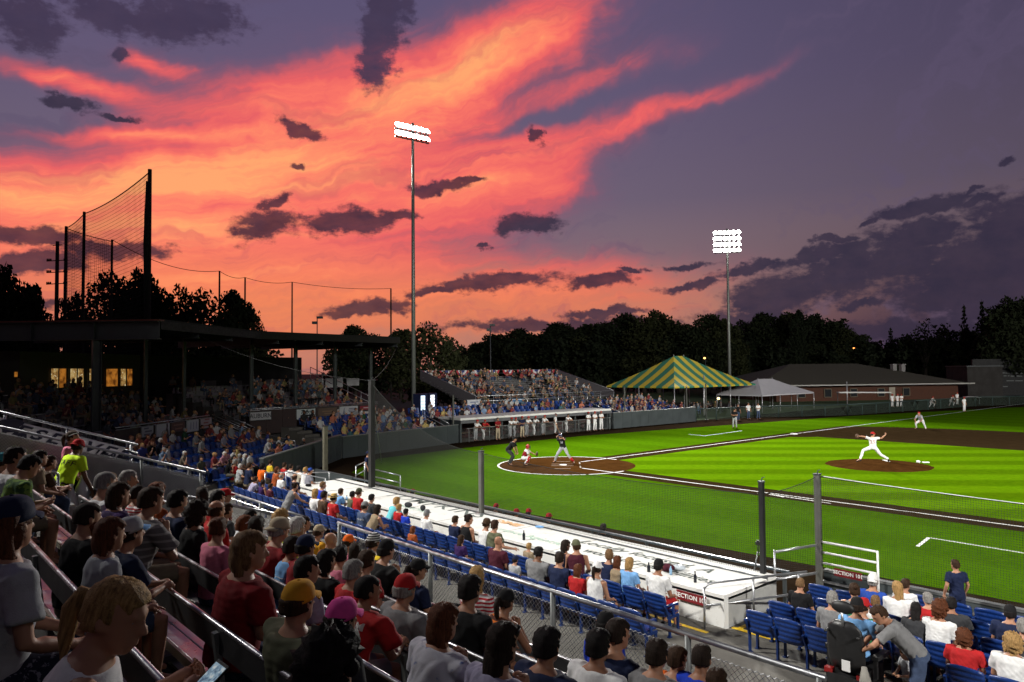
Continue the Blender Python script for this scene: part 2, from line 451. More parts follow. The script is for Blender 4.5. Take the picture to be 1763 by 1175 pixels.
def turf_fn(stripe):
    def fn(t, b, tc):
        x, y, z = t.xyz(tc)
        n1 = t.noise(tc, .35, 4, .6); n2 = t.noise(tc, 3.2, 4, .65); n3 = t.noise(tc, 26, 3, .7)
        c = t.ramp(n2, [(.25, (.036, .096, .0010, 1)), (.5, (.051, .126, .0013, 1)), (.78, (.068, .152, .0018, 1))])
        c = t.mix(t.mapr(n3, .3, .75, 0, .5), c, t.mix(.5, c, (.012, .04, .001, 1)))
        c = t.mix(t.mapr(n1, .35, .7, 0, .3), c, (.052, .098, .002, 1))
        if stripe:
            u = t.math('MULTIPLY', t.math('SUBTRACT', x, y), .70711)
            wv = t.math('SINE', t.math('MULTIPLY', t.math('ADD', u, t.math('MULTIPLY', n1, .25)), 2 * PI / 3.7))
            f = t.mapr(wv, -.5, .5, .82, 1.18)
            c = t.mix(1.0, c, f, 'MULTIPLY')
            c = t.mix(1.0, c, (1.55, 1.38, 1.2, 1), 'MULTIPLY')  # same grass brightened: stronger floodlight on the infield put into its colour
        else:
            u = t.math('ADD', y, t.math('MULTIPLY', n1, .3))
            wv = t.math('SINE', t.math('MULTIPLY', u, 2 * PI / 4.2))
            c = t.mix(1.0, c, t.mapr(wv, -.4, .4, .93, 1.06), 'MULTIPLY')
        t.l.new(c, b.inputs['Base Color'])
    return fn
TURF = mat('foul_turf', (.1, .3, .02), .9, fn=turf_fn(False), bump=.5, bscale=45, spec=0.)
TURF_IN = mat('infield_turf', (.1, .3, .02), .9, fn=turf_fn(True), bump=.5, bscale=45, spec=0.)
def dirt_fn(c0, c1, c2):
    def fn(t, b, tc):
        n = t.noise(tc, 1.3, 5, .65); n2 = t.noise(tc, 22, 4, .7)
        c = t.ramp(n, [(.3, (*c0, 1)), (.52, (*c1, 1)), (.75, (*c2, 1))])
        c = t.mix(t.mapr(n2, .4, .75, 0, .35), c, (*[v * .55 for v in c0], 1))
        t.l.new(c, b.inputs['Base Color'])
    return fn
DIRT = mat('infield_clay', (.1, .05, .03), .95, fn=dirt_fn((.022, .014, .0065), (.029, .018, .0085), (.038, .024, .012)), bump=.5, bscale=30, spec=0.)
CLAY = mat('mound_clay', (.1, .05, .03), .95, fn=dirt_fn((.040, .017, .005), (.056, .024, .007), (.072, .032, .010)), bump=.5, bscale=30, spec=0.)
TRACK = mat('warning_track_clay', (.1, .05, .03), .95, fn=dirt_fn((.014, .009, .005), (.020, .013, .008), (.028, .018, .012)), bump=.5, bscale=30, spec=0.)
EARTH = mat('dark_lot', (.02, .022, .018), .95, 0, .35, .2)

# ------------------------------------------------------------------ ground and field
def sheet(name, pts, z, m):
    mb = MB(); mb.poly([(x, y, z) for x, y in pts]); return struct(mb, name, m)
sheet('ground', [(-900, -900), (900, -900), (900, 900), (-900, 900)], -.06, EARTH)
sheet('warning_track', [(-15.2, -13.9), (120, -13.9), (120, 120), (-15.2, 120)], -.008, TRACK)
sheet('outfield_grass', [(-10.3, -5.9), (-5.9, -10.2), (2, -11.5), (15, -10.4), (40, -8.4), (84, 2), (118, 40), (110, 110), (40, 118), (2.2, 84.5), (-2.6, 67), (-6.5, 52), (-9.8, 28), (-11.6, 14.2), (-11.3, 2)], 0, TURF)
def arc(cx, cy, r, a0, a1, n): return [(cx + r * math.cos(a0 + (a1 - a0) * i / n), cy + r * math.sin(a0 + (a1 - a0) * i / n)) for i in range(n + 1)]
mc = 18.0 * .70711
a0 = math.atan2(-.9 - mc, 38.3 - mc); a1 = math.atan2(38.3 - mc, -.9 - mc)
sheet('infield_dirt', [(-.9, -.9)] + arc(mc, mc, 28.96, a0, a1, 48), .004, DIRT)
ig = [(.95, .95), (23.5, .95)] + arc(27.4, .0, 3.9, R(166), R(104), 8) + [(26.5, 24.0), (26.5, 26.5)][:1] + arc(27.4, 27.4, 3.6, R(-106), R(-164), 8) + [(24.0, 26.5), (2.4, 26.5)] + arc(0, 27.4, 2.6, R(-20), R(-68), 6)
sheet('infield_grass', ig, .008, TURF_IN)
sheet('home_plate_dirt', arc(.3, .3, 3.96, 0, 2 * PI, 64)[:-1], .012, CLAY)
def strip(mb, pts, w, z):
    for (x0, y0), (x1, y1) in zip(pts[:-1], pts[1:]):
        d = np.array([x1 - x0, y1 - y0]); L = np.linalg.norm(d); d /= L; q = np.array([-d[1], d[0]]) * w / 2
        e = d * w * .0
        mb.poly([(x0 + q[0], y0 + q[1], z), (x0 - q[0], y0 - q[1], z), (x1 - q[0] + e[0], y1 - q[1], z), (x1 + q[0], y1 + q[1], z)])
mb = MB()
ring_pts_out = arc(.3, .3, 4.02, R(84), R(366), 60); ring_pts_in = arc(.3, .3, 3.90, R(84), R(366), 60)
for i in range(60):
    mb.poly([(*ring_pts_out[i], .016), (*ring_pts_out[i + 1], .016), (*ring_pts_in[i + 1], .016), (*ring_pts_in[i], .016)])
struct(mb, 'home_circle_line', WHITEL)
mb = MB(); strip(mb, [(1.9, -.06), (112, -.06)], .11, .016); struct(mb, 'first_base_foul_line', WHITEL)
mb = MB(); strip(mb, [(-.06, 1.9), (-.06, 112)], .11, .016); struct(mb, 'third_base_foul_line', WHITEL)
FAINT = mat('scuffed_chalk', (.26, .22, .18), .9, 0, .5, 20)
mb = MB()
for sx in (1, -1):       # worn outlines of the batter's boxes, square to the pitching line
    q = np.array([.7071, .7071]); r_ = np.array([.7071, -.7071]) * sx; o = np.array([.22, .22])
    P = [o + r_ * .38 - q * .95, o + r_ * .38 + q * .9, o + r_ * 1.55 + q * .9, o + r_ * 1.55 - q * .95]
    for (i, j, a, b_) in ((0, 1, .1, .8), (1, 2, 0, .75), (2, 3, .3, .8)):
        A = P[i] + (P[j] - P[i]) * a; B = P[i] + (P[j] - P[i]) * b_
        strip(mb, [tuple(A), tuple(B)], .08, .0162 if i != 1 else .0166)
struct(mb, 'batters_box_lines', FAINT)
mb = MB(); strip(mb, [(-6.2, 21.5), (-4.42, 21.12), (-4.8, 27.5)], .11, .006); struct(mb, 'third_coach_box_line', WHITEL)
mb = MB(); strip(mb, [(21.35, -5.6), (21.15, -4.05), (28.4, -4.35)], .11, .006); struct(mb, 'first_coach_box_line', WHITEL)
mb = MB(); strip(mb, [tuple(on_z(1325, 852)[:2]), tuple(on_z(1350, 857)[:2])], .11, .018); strip(mb, [tuple(on_z(1325, 852)[:2]), tuple(on_z(1430, 868)[:2])], .11, .0184); struct(mb, 'running_lane_line', WHITEL)
# pitcher's mound
mb = MB(); rings = []
for rr, zz in ((2.76, .006), (2.5, .05), (2.0, .12), (1.4, .19), (.9, .24), (.4, .25)):
    rings.append([(mc + rr * math.cos(2 * PI * k / 48) * (1 + .015 * math.sin(5 * k)), mc + rr * math.sin(2 * PI * k / 48) * (1 + .015 * math.cos(3 * k)), zz) for k in range(48)])
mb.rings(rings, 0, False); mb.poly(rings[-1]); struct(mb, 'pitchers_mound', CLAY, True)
def plate_obj(name, label, cat, pts, z0, z1, m, group=None):
    mb = MB(); mb.prism(pts, z0, z1); return tag(build(mb, name, m), label, cat, group)
q = .7071
hp = [(0, 0), (.305, 0), (.305 + .15 * 1, .15), (.15, .455), (0, .305)]
plate_obj('home_plate', 'white five-sided home plate set in the brown clay circle', 'home plate', [(0, 0), (.305, 0), (.43, .18), (.18, .43), (0, .305)], .013, .03, WHITEL)
plate_obj('base', 'white square third base bag where the far foul line meets the dirt', 'base', [(-.1, 27.05), (.32, 27.05), (.32, 27.47), (-.1, 27.47)], .006, .09, WHITEL)
c, s_ = 13.04 + .0, .7071
pr_ = [(13.04 + (u * s_ - v * s_), 13.04 + (u * s_ + v * s_)) for u, v in ((-.08, -.31), (.08, -.31), (.08, .31), (-.08, .31))]
plate_obj('pitching_rubber', 'white pitching rubber on top of the mound', 'pitching rubber', pr_, .24, .275, WHITEL)
mb = MB(); p0 = on_z(1581, 797, .12)
mb.ell(p0 + [0, 0, .06], (.12, .09, .08), 10, 6); tag(build(mb, 'rosin_bag', WHITEL, None, True), 'small white rosin bag lying on the back of the mound', 'rosin bag')
mb = MB(); mb.box(p0 + np.array([.28, .32, .02]), (.34, .16, .05), .6); tag(build(mb, 'cleat_cleaner', WHITEL), 'flat white cleat cleaner beside the rosin bag on the mound', 'cleat cleaner')

# ------------------------------------------------------------------ walls and dugouts round home plate
def wall_run(name, label, pts, h, th, m, cap=None, group=None):
    root = empty(name, label, 'wall', (*pts[0], 0), 0, group)
    base = np.array([*pts[0], 0.])
    for (x0, y0), (x1, y1) in zip(pts[:-1], pts[1:]):
        d = np.array([x1 - x0, y1 - y0]); L = np.linalg.norm(d); d /= L; a = math.atan2(d[1], d[0])
        n = max(1, int(round(L / 1.22))); pl = L / n
        for k in range(n):
            mb = MB(); c_ = np.array([x0, y0]) + d * pl * (k + .5)
            mb.box((*c_ - base[:2], h / 2 - .02), (pl - .012, th, h), a)
            build(mb, 'panel', m, root)
        if cap:
            mb = MB(); c_ = np.array([(x0 + x1) / 2, (y0 + y1) / 2]); mb.box((*c_ - base[:2], h + .005), (L, th + .05, .05), a); build(mb, 'cap_rail', cap, root)
    return root
CAPR = mat('wall_cap', (.18, .19, .19), .5, .3, .15)
wall_run('backstop_wall', 'dark padded wall slanting behind home plate below the blue seats', [(-3.4, -16.3), (-12.1, -7.6)], 1.5, .18, WALLG, CAPR)
wall_run('backstop_wall', 'dark padded wall between the backstop corner and the far dugout', [(-12.2, -7.4), (-14.75, 3.75)], 1.36, .18, WALLG, CAPR)
wall_run('field_wall', 'dark padded wall right of the far dugout below the striped tent', [(-14.6, 21.6), (-14.4, 34.3)], 1.45, .18, WALLG, CAPR)

def third_dugout():
    root = empty('dugout', 'far dugout with long white roof and open front full of players', 'dugout', (-16, 12.7, 0))
    o = np.array([-16, 12.7, 0])
    L0, L1 = 3.9, 21.4
    mb = MB(); mb.box(np.array([-16.05, (L0 + L1) / 2, 1.76]) - o, (2.9, L1 - L0, .16)); build(mb, 'roof', WHITEP, root)
    mb = MB(); mb.box(np.array([-14.58, (L0 + L1) / 2, 1.55]) - o, (.1, L1 - L0, .24)); build(mb, 'fascia', mat('dugout_fascia', (.10, .10, .11), .5, 0, .1), root)
    mb = MB(); mb.box(np.array([-17.4, (L0 + L1) / 2, .68]) - o, (.15, L1 - L0, 1.96)); build(mb, 'back_wall', mat('dugout_back', (.05, .018, .018), .8, 0, .2), root)
    for y in (L0 + .1, L1 - .1):
        mb = MB(); mb.box(np.array([-15.95, y, .69]) - o, (2.6, .16, 1.95)); build(mb, 'end_wall', WALLG, root)
    mb = MB(); mb.box(np.array([-16.0, (L0 + L1) / 2, -.02]) - o, (2.6, L1 - L0 - .3, .05)); build(mb, 'floor', CONC, root)
    mb = MB(); mb.box(np.array([-17.0, (L0 + L1) / 2, .45]) - o, (.4, L1 - L0 - 1.0, .06)); build(mb, 'bench', mat('bench_wood', (.12, .08, .05), .7), root)
    mb = MB(); mb.tube([np.array([-14.30, L0 + .4, 1.05]) - o, np.array([-14.30, L1 - .4, 1.05]) - o], .03, 8); build(mb, 'top_rail', GREYSTEEL, root, True)
    for k in range(9):
        y = L0 + .6 + k * (L1 - L0 - 1.2) / 8
        mb = MB(); mb.tube([np.array([-14.30, y, 0]) - o, np.array([-14.30, y, 1.06]) - o], .03, 8); build(mb, 'rail_post', GREYSTEEL, root, True)
    for k in range(5):
        y = L0 + .2 + k * (L1 - L0 - .4) / 4
        mb = MB(); mb.box(np.array([-14.95, y, .83]) - o, (.12, .12, 1.68)); build(mb, 'post', DARKSTEEL, root)
    mb = MB()
    for k in range(int((L1 - L0 - .8) / .11)):
        y = L0 + .4 + k * .11
        for s2 in (-1, 1):
            mb.bar(np.array([-14.30, y, .08]) - o, np.array([-14.30, y + s2 * .9, 1.02]) - o, .006, .006)
    g = build(mb, 'fence_mesh', GREYSTEEL, root); g['kind'] = 'stuff'
third_dugout()
for k, yy in enumerate((19.0, 19.75)):
    mb = MB(); mb.tube([(0, 0, .02), (0, 0, .5), (0, 0, .56)], [.2, .21, .14], 14)
    o_ = build(mb, 'drink_cooler', mat('orange_cooler', (.50, .08, .02), .5), None, True, (-15.3, yy, .5))
    tag(o_, ['round orange drink cooler left on the bench end of the far dugout', 'round orange drink cooler nearer the three leaning players at the dugout end'][k], 'cooler', 'drink coolers in the far dugout')
    mb = MB(); mb.box((0, 0, .25), (.5, .5, .5)); tag(build(mb, 'cooler_stand', DARKSTEEL, None, False, (-15.3, yy, .0)), ['dark square stand under the first orange cooler', 'dark square stand under the second orange cooler'][k], 'stand', 'stands under the drink coolers')

# first-base dugout, its white roof used as a table by the front seats
DX0, DX1, DY0, DY1, DZ = 1.7, 21.75, -16.92, -14.84, .95
def first_dugout():
    o = np.array([(DX0 + DX1) / 2, (DY0 + DY1) / 2, 0])
    root = empty('dugout', 'near dugout with white painted roof and faded lettering along the top', 'dugout', o)
    cx = 0
    mb = MB(); mb.box((cx, -.19, DZ - .06), (DX1 - DX0, 1.70, .12)); build(mb, 'roof', WHITEP, root)
    mb = MB(); mb.box((cx, .87, DZ - .05), (DX1 - DX0, .34, .16)); build(mb, 'roof_edge', WHITEP, root)
    mb = MB(); mb.box((cx, .68, DZ + .01), (DX1 - DX0 - .02, .05, .05)); build(mb, 'seam_strip', DARKSTEEL, root)
    mb = MB(); mb.box((cx, -.96, .44), (DX1 - DX0 - .004, .16, .88)); build(mb, 'back_wall', WHITEP, root)
    for k in range(1, 8):
        mb = MB(); mb.box((-(DX1 - DX0) / 2 + k * 2.5, -.19, DZ + .0015), (.018, 1.69, .003)); build(mb, 'joint', mat('roof_joint', (.2, .19, .17), .9), root)
    for sx in (-1, 1):
        mb = MB(); mb.box((sx * (DX1 - DX0 - .16) / 2, .08, .44), (.16, 1.92, .878)); build(mb, 'end_wall', mat('shaded_white_wall', (.32, .32, .31), .8, 0, .15, 4, .2, 30), root)  # white end walls, their shade painted in as grey
    mb = MB(); mb.box((cx, 1.60, DZ - .02), (DX1 - DX0, .10, .05)); build(mb, 'front_rail', mat('blue_grey_rail', (.10, .13, .15), .4, .4, .1), root)
    for k in range(11):
        x = -(DX1 - DX0) / 2 + .1 + k * (DX1 - DX0 - .2) / 10
        mb = MB(); mb.box((x, 1.60, .26), (.07, .07, 1.33)); build(mb, 'front_post', DARKSTEEL, root)
    mb = MB(); mb.box((cx, .3, -.62), (DX1 - DX0 - .3, 2.6, .06)); build(mb, 'floor', CONC, root)
    ink = mat('faded_grey_ink', (.10, .12, .11), .8, 0, .35, 14); green = mat('faded_green_ink', (.36, .56, .44), .8, 0, .3, 14); orange = mat('faded_orange_ink', (.62, .36, .17), .8, 0, .3, 14); dark = mat('dark_ink', (.06, .08, .07), .8, 0, .35, 14)
    z = DZ + .006
    def rt(s, size, X, Y, m, **kw):
        place_text(s, size, (X - o[0], Y - o[1], z), (1, 0, 0), (0, 1, 0), m, root, **kw)
    rt('TOMPKINS', .86, 9.3, -15.45, ink, bold=.004, space=1.15, scale_x=1.25)
    rt('FINANCIAL', .34, 9.3, -16.35, green, space=1.1)
    rt('DIME', .42, 13.4, -15.55, orange, bold=.02, scale_x=1.2)
    rt('Insurance Agencies', .40, 14.9, -16.25, green, scale_x=1.1)
    rt('Locally focused. A', .50, 18.55, -15.6, dark, shear=.25, bold=.006, scale_x=1.12)
    rt('world of possibilities.', .46, 19.2, -16.25, dark, shear=.25, bold=.006)
    return root
DUG = first_dugout()
# section sign on its wall
def sign(s, label, c, xdir, ydir, w, h, m_, ink, size, name='section_sign'):
    x = np.array(xdir, float); x /= np.linalg.norm(x); y = np.array(ydir, float); nrm = np.cross(x, y)
    root = empty(name, label, 'sign', c)
    mb = MB(); mb.box((0, 0, 0), (w, h, .012), ax=(x, y, nrm)); build(mb, 'board', m_, root)
    place_text(s, size, tuple(nrm * .009), tuple(x), tuple(y), ink, root, bold=.004)
    return root
sign('SECTION 102', 'maroon section 102 sign on the end of the white dugout wall', (20.98, -16.965, .74), (1, 0, 0), (0, 0, 1), .74, .20, RED_SIGN, WHITE_INK, .135)

# ------------------------------------------------------------------ concourse concrete in front of the bleachers
mb = MB(); mb.box((14.0, -20.62, .15), (44, 7.32, .3)); struct(mb, 'concourse_floor', CONC)
mb = MB(); mb.box((29.9, -14.98, .147), (16.2, 3.92, .294)); struct(mb, 'section_floor', CONC)
mb = MB(); mb.box((-.75, -15.5, .146), (4.7, 2.9, .292)); struct(mb, 'corner_floor', CONC)
mb = MB(); mb.box((20.9, -17.42, .302), (1.55, .10, .008)); struct(mb, 'step_marking', YELLOWP)
mb = MB(); mb.box((22.32, -16.78, .302), (.95, .10, .008)); mb.box((21.98, -16.3, .302), (.1, .85, .008)); struct(mb, 'step_marking', YELLOWP)

# ------------------------------------------------------------------ pipe rails
def rail(name, label, cat, runs, r=.024, m=STEEL, posts=(), group=None, pr=None):
    """runs: list of point lists; posts: (foot, top)"""
    base = np.asarray(posts[0][0] if posts else runs[0][0], float)
    root = empty(name, label, cat, base, 0, group)
    for pts in runs:
        mb = MB(); mb.tube([np.asarray(p, float) - base for p in pts], r, 10); build(mb, 'rail', m, root, True)
    for a, b_ in posts:
        mb = MB(); mb.tube([np.asarray(a, float) - base, np.asarray(b_, float) - base], pr or r * .95, 10); build(mb, 'post', m, root, True)
    return root
rail('handrail', 'grey pipe handrail beside the white dugout end wall', 'handrail',
     [[(21.52, -17.28, 1.12), (21.55, -17.18, 1.19), (21.62, -17.02, 1.21), (22.5, -14.9, 1.21)], [(21.53, -17.24, .76), (22.4, -15.1, .76)]], .024, STEEL,
     [((21.52, -17.28, .3), (21.52, -17.28, 1.13)), ((21.98, -16.18, .3), (21.98, -16.18, 1.2)), ((22.42, -15.1, .3), (22.42, -15.1, 1.2))])

# ------------------------------------------------------------------ bleachers in front of the camera
BB, BA = .692, .2457          # row pitch and rise; the back boards stand behind each seat
def back_y(j): return -29.867 + BB * j
def back_z(j): return 4.539 - BA * j
def bench_y(j): return back_y(j) + .05
def bench_z(j): return back_z(j) - .41
DECK = mat('bleacher_deck', (.05, .047, .043), .8, .2, .3, 3)
BOARD = mat('shaded_back_board', (.045, .045, .048), .55, .5, .25, 3)  # aluminium boards, the shade on their backs painted in as dark
RISER = mat('riser_board', (.10, .10, .10), .5, .6, .2, 3)
FOOT = mat('foot_plank', (.30, .29, .24), .5, .6, .25, 5)
ROWN = ['row nearest the camera', 'second row up front', 'third row', 'fourth row', 'fifth row', 'sixth row', 'seventh row', 'front row by the fence']
def bleacher_bench(j, x0, x1, label):
    y, z = bench_y(j), bench_z(j); cx = (x0 + x1) / 2; L = x1 - x0
    root = empty('bleacher_bench', label, 'bench', (cx, y, z), 0, 'aluminium bleacher benches')
    for k in range(2):
        mb = MB(); w = .118
        pts = [(k * .124 + .0, -.035), (k * .124, -.004), (k * .124 + .006, 0), (k * .124 + w - .006, 0), (k * .124 + w, -.004), (k * .124 + w, -.035)]
        n = len(pts); vs = [(-L / 2, a, b) for a, b in pts] + [(L / 2, a, b) for a, b in pts]
        mb.add(vs, [tuple(range(n)), tuple(range(2 * n - 1, n - 1, -1))] + [(i, (i + 1) % n, n + (i + 1) % n, n + i) for i in range(n)])
        build(mb, 'seat_plank', ALU, root)
    mb = MB(); mb.box((0, -.036, .315), (L, .022, .15)); bb = build(mb, 'backrest', BOARD, root)     # back board painted dark for its shade, top edge left bright
    mb = MB(); mb.tube([(-L / 2, -.034, .400), (L / 2, -.034, .400)], .017, 8); build(mb, 'top_edge', ALU, bb, True)
    mb = MB(); mb.box((0, -.012, -.03), (L, .02, .07)); build(mb, 'seat_edge', FOOT, root)
    for k in range(2):
        mb = MB(); mb.box((0, .30 + k * .17, -.445), (L, .16, .03)); build(mb, 'foot_plank', FOOT, root)
    nb = max(2, int(L / 1.83) + 1)
    for k in range(nb):
        x = -L / 2 + .3 + (L - .6) * k / (nb - 1)
        mb = MB(); mb.box((x, .12, -.06), (.05, .22, .05)); mb.box((x, .05, -.25), (.05, .05, .34)); mb.bar((x, .07, -.40), (x, .42, -.40), .05, .05); mb.bar((x, -.008, -.08), (x, -.062, .37), .05, .035)
        build(mb, 'bracket', GREYSTEEL, root)
AX0, AX1 = 16.1, 17.7      # the aisle
for j in range(0, 8):
    bleacher_bench(j, AX1 + .1, 31.5 if j else 28.4, 'aluminium bleacher bench right of the aisle, ' + ROWN[j])
for j in range(1, 7):
    bleacher_bench(j, 13.25, AX0 - .1, 'short aluminium bench left of the aisle, ' + ROWN[j])
mb = MB(); XM, XL = (13.1 + 32) / 2, 32 - 13.1
for j in range(-2, 8):
    mb.box((XM, bench_y(j) + .30, bench_z(j) - .49), (XL, BB, .04)); mb.box((XM, bench_y(j) - .05, bench_z(j) - .37), (XL, .02, .20))
mb.box((XM, -24.36, bench_z(7) - .49), (XL, .3, .038))
mb.box((XM, -24.27, 1.15), (XL, .08, 1.7))
struct(mb, 'bleacher_deck', DECK)
mb = MB()
for j in range(0, 8):
    mb.box(((AX0 + AX1) / 2, bench_y(j) + .14, bench_z(j) - .43 + .012), (1.5, .34, .05)); mb.box(((AX0 + AX1) / 2, bench_y(j) + .485, bench_z(j) - .55 + .012), (1.5, .34, .05))
struct(mb, 'aisle_steps', mat('aisle_tread', (.085, .08, .072), .8, .2, .3, 6))

def chain_link(name, label, p, q, z0, z1, top, posts, cell=.062, m=STEEL, wire=.0034, group=None, dz=0.):
    """straight run from p to q (2-D), heights z0..z1 at p, shifted by dz at q; rail at height top"""
    p = np.asarray(p, float); q = np.asarray(q, float); d = q - p; L = np.linalg.norm(d); d3 = np.array([*d / L, dz / L])
    base = np.array([*p, z0])
    root = empty(name, label, 'fence', base, 0, group)
    P = lambda u, z: np.array([*p, 0]) + d3 * u + np.array([0, 0, z]) - base
    H = z1 - z0; mb = MB(); n = int((L + H) / cell)
    for k in range(n):
        u0 = k * cell - H
        a, b_ = max(u0, 0), min(u0 + H, L)
        if b_ - a > .01:
            mb.bar(P(a, z0 + (a - u0)), P(b_, z0 + (b_ - u0)), wire, wire)
            mb.bar(P(a, z1 - (a - u0)), P(b_, z1 - (b_ - u0)), wire, wire)
    g = build(mb, 'wire_mesh', m, root); g['kind'] = 'stuff'
    mb = MB()   # twisted selvage along the top edge
    nn = int(L / (cell / 2)); mb.tube([P(L * i / nn, z1 + (.012 if i % 2 else -.004)) for i in range(nn + 1)], wire * 1.3, 4); build(mb, 'top_selvage', m, root)
    mb = MB(); mb.tube([P(0, top), P(L, top)], .027, 10); build(mb, 'top_rail', m, root, True)
    for u, zf in posts:
        mb = MB(); mb.tube([P(u, zf - (dz * u / L)), P(u, top)], .032, 10); build(mb, 'post', GREYSTEEL, root, True)
    return root
FY = -24.2
chain_link('chain_link_fence', 'long chain link fence and pipe rail in front of the bleachers', (19.05, FY), (27.4, FY), 2.06, 2.93, 3.07, [(.05, 2.0), (2.7, 2.0), (5.15, 2.0), (7.0, 2.0), (8.3, 2.0)])
chain_link('chain_link_fence', 'short chain link fence left of the bleacher gap', (13.9, FY), (17.75, FY), 2.06, 2.86, 2.98, [(.05, 2.0), (1.9, 2.0), (3.8, 2.0)])
chain_link('chain_link_fence', 'sloping chain link fence along the right side of the aisle', (AX1 + .03, -26.2), (AX1 + .03, -24.65), 2.62, 3.44, 3.58, [(.05, 2.7), (1.5, 2.2)], dz=-.50)
SX = 13.0
chain_link('chain_link_fence', 'sloping chain link fence in front of the reserved seating banner', (SX, -28.7), (SX, -24.35), 3.62, 4.62, 4.74, [(.3, 3.5), (1.7, 3.0), (3.0, 2.5), (4.25, 2.1)], dz=-1.42)
GAUZE = mat('grey_windscreen', (.26, .26, .29), .9, 0, .25, 5)
mb = MB(); a_ = np.array([SX - .07, -28.6, 4.58]); b_ = np.array([SX - .07, -24.36, 3.18]); hh = np.array([0, 0, -1.0])
mb.add([a_, b_, b_ + hh, a_ + hh, a_ + [-.012, 0, 0], b_ + [-.012, 0, 0], b_ + hh + [-.012, 0, 0], a_ + hh + [-.012, 0, 0]], [(0, 1, 2, 3), (7, 6, 5, 4), (0, 4, 5, 1), (1, 5, 6, 2), (2, 6, 7, 3), (3, 7, 4, 0)])
tag(build(mb, 'windscreen', GAUZE), 'grey windscreen cloth tied behind the sloping chain link fence', 'windscreen')
BX = 11.5
ra0, ra1 = on_x(-20, 704.5, BX), on_x(237, 766, BX); rb0, rb1 = on_x(-20, 713.5, BX), on_x(237, 777, BX)
rail('stair_rail', 'far stair rail that carries the reserved seating banner', 'handrail', [[ra0, ra1], [rb0 - [0, 0, .05], rb1 - [0, 0, .05]]], .026, STEEL,
     [(ra0 + (ra1 - ra0) * f - [0, 0, 1.3], ra0 + (ra1 - ra0) * f) for f in (.1, .5, .95)])
def banner():
    x = BX + .10; root = empty('banner', 'pale reserved seating banner tied along the sloping stair rail', 'banner', on_x(110, 755, x))
    A0, A1 = on_x(-12, 716, x), on_x(216, 771, x); B0, B1 = on_x(-12, 748, x), on_x(212, 793, x)
    o = np.array(root.location); mb = MB(); N = 24; vs = []; fs = []
    for i in range(N + 1):
        u = i / N; w = .014 * math.sin(u * 23) + .010 * math.sin(u * 51)
        for k in range(4):
            vs.append(A0 + (A1 - A0) * u + ((B0 + (B1 - B0) * u) - (A0 + (A1 - A0) * u)) * k / 3 + np.array([w * (1 if k < 3 else .3), 0, 0]) - o)
    for i in range(N):
        for k in range(3): fs.append((i * 4 + k, i * 4 + 4 + k, i * 4 + 5 + k, i * 4 + 1 + k))
    mb.add(vs, fs); c_ = build(mb, 'cloth', mat('banner_vinyl', (.78, .75, .74), .7, 0, .1), root, True)
    m_ = c_.modifiers.new('thickness', 'SOLIDIFY'); m_.thickness = .004
    d = A1 - A0; d /= np.linalg.norm(d); up = np.array([0, .31, .95]); up = up - d * (up @ d); up /= np.linalg.norm(up)
    ink = mat('banner_ink', (.03, .028, .05), .7)
    place_text('RESERVED', .33, tuple(on_x(113, 761, x + .03) - o), tuple(d), tuple(up), ink, root, bold=.008, shear=.35, space=1.35, scale_x=1.5)
    place_text('TEAM', .24, tuple(on_x(188, 783.5, x + .03) - o), tuple(d), tuple(up), ink, root, bold=.008, shear=.35, space=1.1, scale_x=1.1)
    q_ = on_x(17, 737, x + .03) - o
    mb = MB(); mb.ell(q_ + [0, 0, .09], (.012, .26, .10), 12, 6); mb.box(q_ + np.array([0, .02, -.03]), (.014, .30, .13)); mb.box(q_ + np.array([0, .22, -.22]), (.014, .16, .2)); build(mb, 'emblem', ink, root)
banner()
ar = [on_x(15, 793, AX0), on_x(20, 792.5, AX0), on_x(95, 814, AX0), on_x(100, 817, AX0)]; ar2 = [on_x(16, 829, AX0), on_x(92, 848, AX0)]
rail('aisle_rail', 'grey two bar handrail at the head of the aisle beside the staff member', 'handrail', [ar, ar2], .024, STEEL, [(ar[0] - [0, 0, 1.25], ar[0]), (ar[3] - [0, 0, 1.2], ar[3])])

# ------------------------------------------------------------------ foul-ball net and its posts
NET = mat('black_net_cord', (.012, .014, .012), .9, 0, 0)
NETPOST = mat('weathered_grey_post', (.11, .11, .10), .7, .2, .25, 5)
def net_post(p, top, w, label, m=NETPOST, guy=None):
    root = empty('net_post', label, 'post', p, 0, 'posts of the foul ball net')
    h = top - p[2]
    mb = MB(); mb.box((0, 0, h / 2), (w, w, h)); build(mb, 'post', m, root)
    mb = MB(); mb.box((0, 0, .012), (w * 2.4, w * 2.4, .024)); build(mb, 'base_plate', STEEL, root)
    mb = MB(); mb.box((0, 0, h + .015), (w * 1.2, w * 1.2, .03)); mb.tube([(0, 0, h), (.02, 0, h + .1), (.07, .02, h + .12)], .012, 6); build(mb, 'cap_hook', DARKSTEEL, root)
    return root
NP = [np.array([1.55, -15.1, DZ]), np.array([11.72, -15.22, DZ]), np.array([21.5, -14.95, DZ]), np.array([22.05, -13.42, .29])]
TP = [5.15, 2.95, 3.02, 3.09]
TALL = np.array([4.62, -15.1, DZ])
net_post(NP[1], 2.95, .13, 'grey net post standing on the middle of the white dugout roof')
net_post(NP[2], 3.02, .10, 'black net post at the right end of the white dugout roof', BLACK)
net_post(NP[3], 3.09, .12, 'grey net post wrapped in tape beside the section 101 wall', NETPOST)
net_post(TALL, 5.2, .20, 'tall dark net post near the left end of the white dugout roof', mat('tall_post', (.03, .03, .03), .6, .2, .2))
net_post(np.array([-4.28, -12.6, 0]), 2.75, .20, 'thick weathered timber post in front of the slanting backstop wall', WOOD_POST)
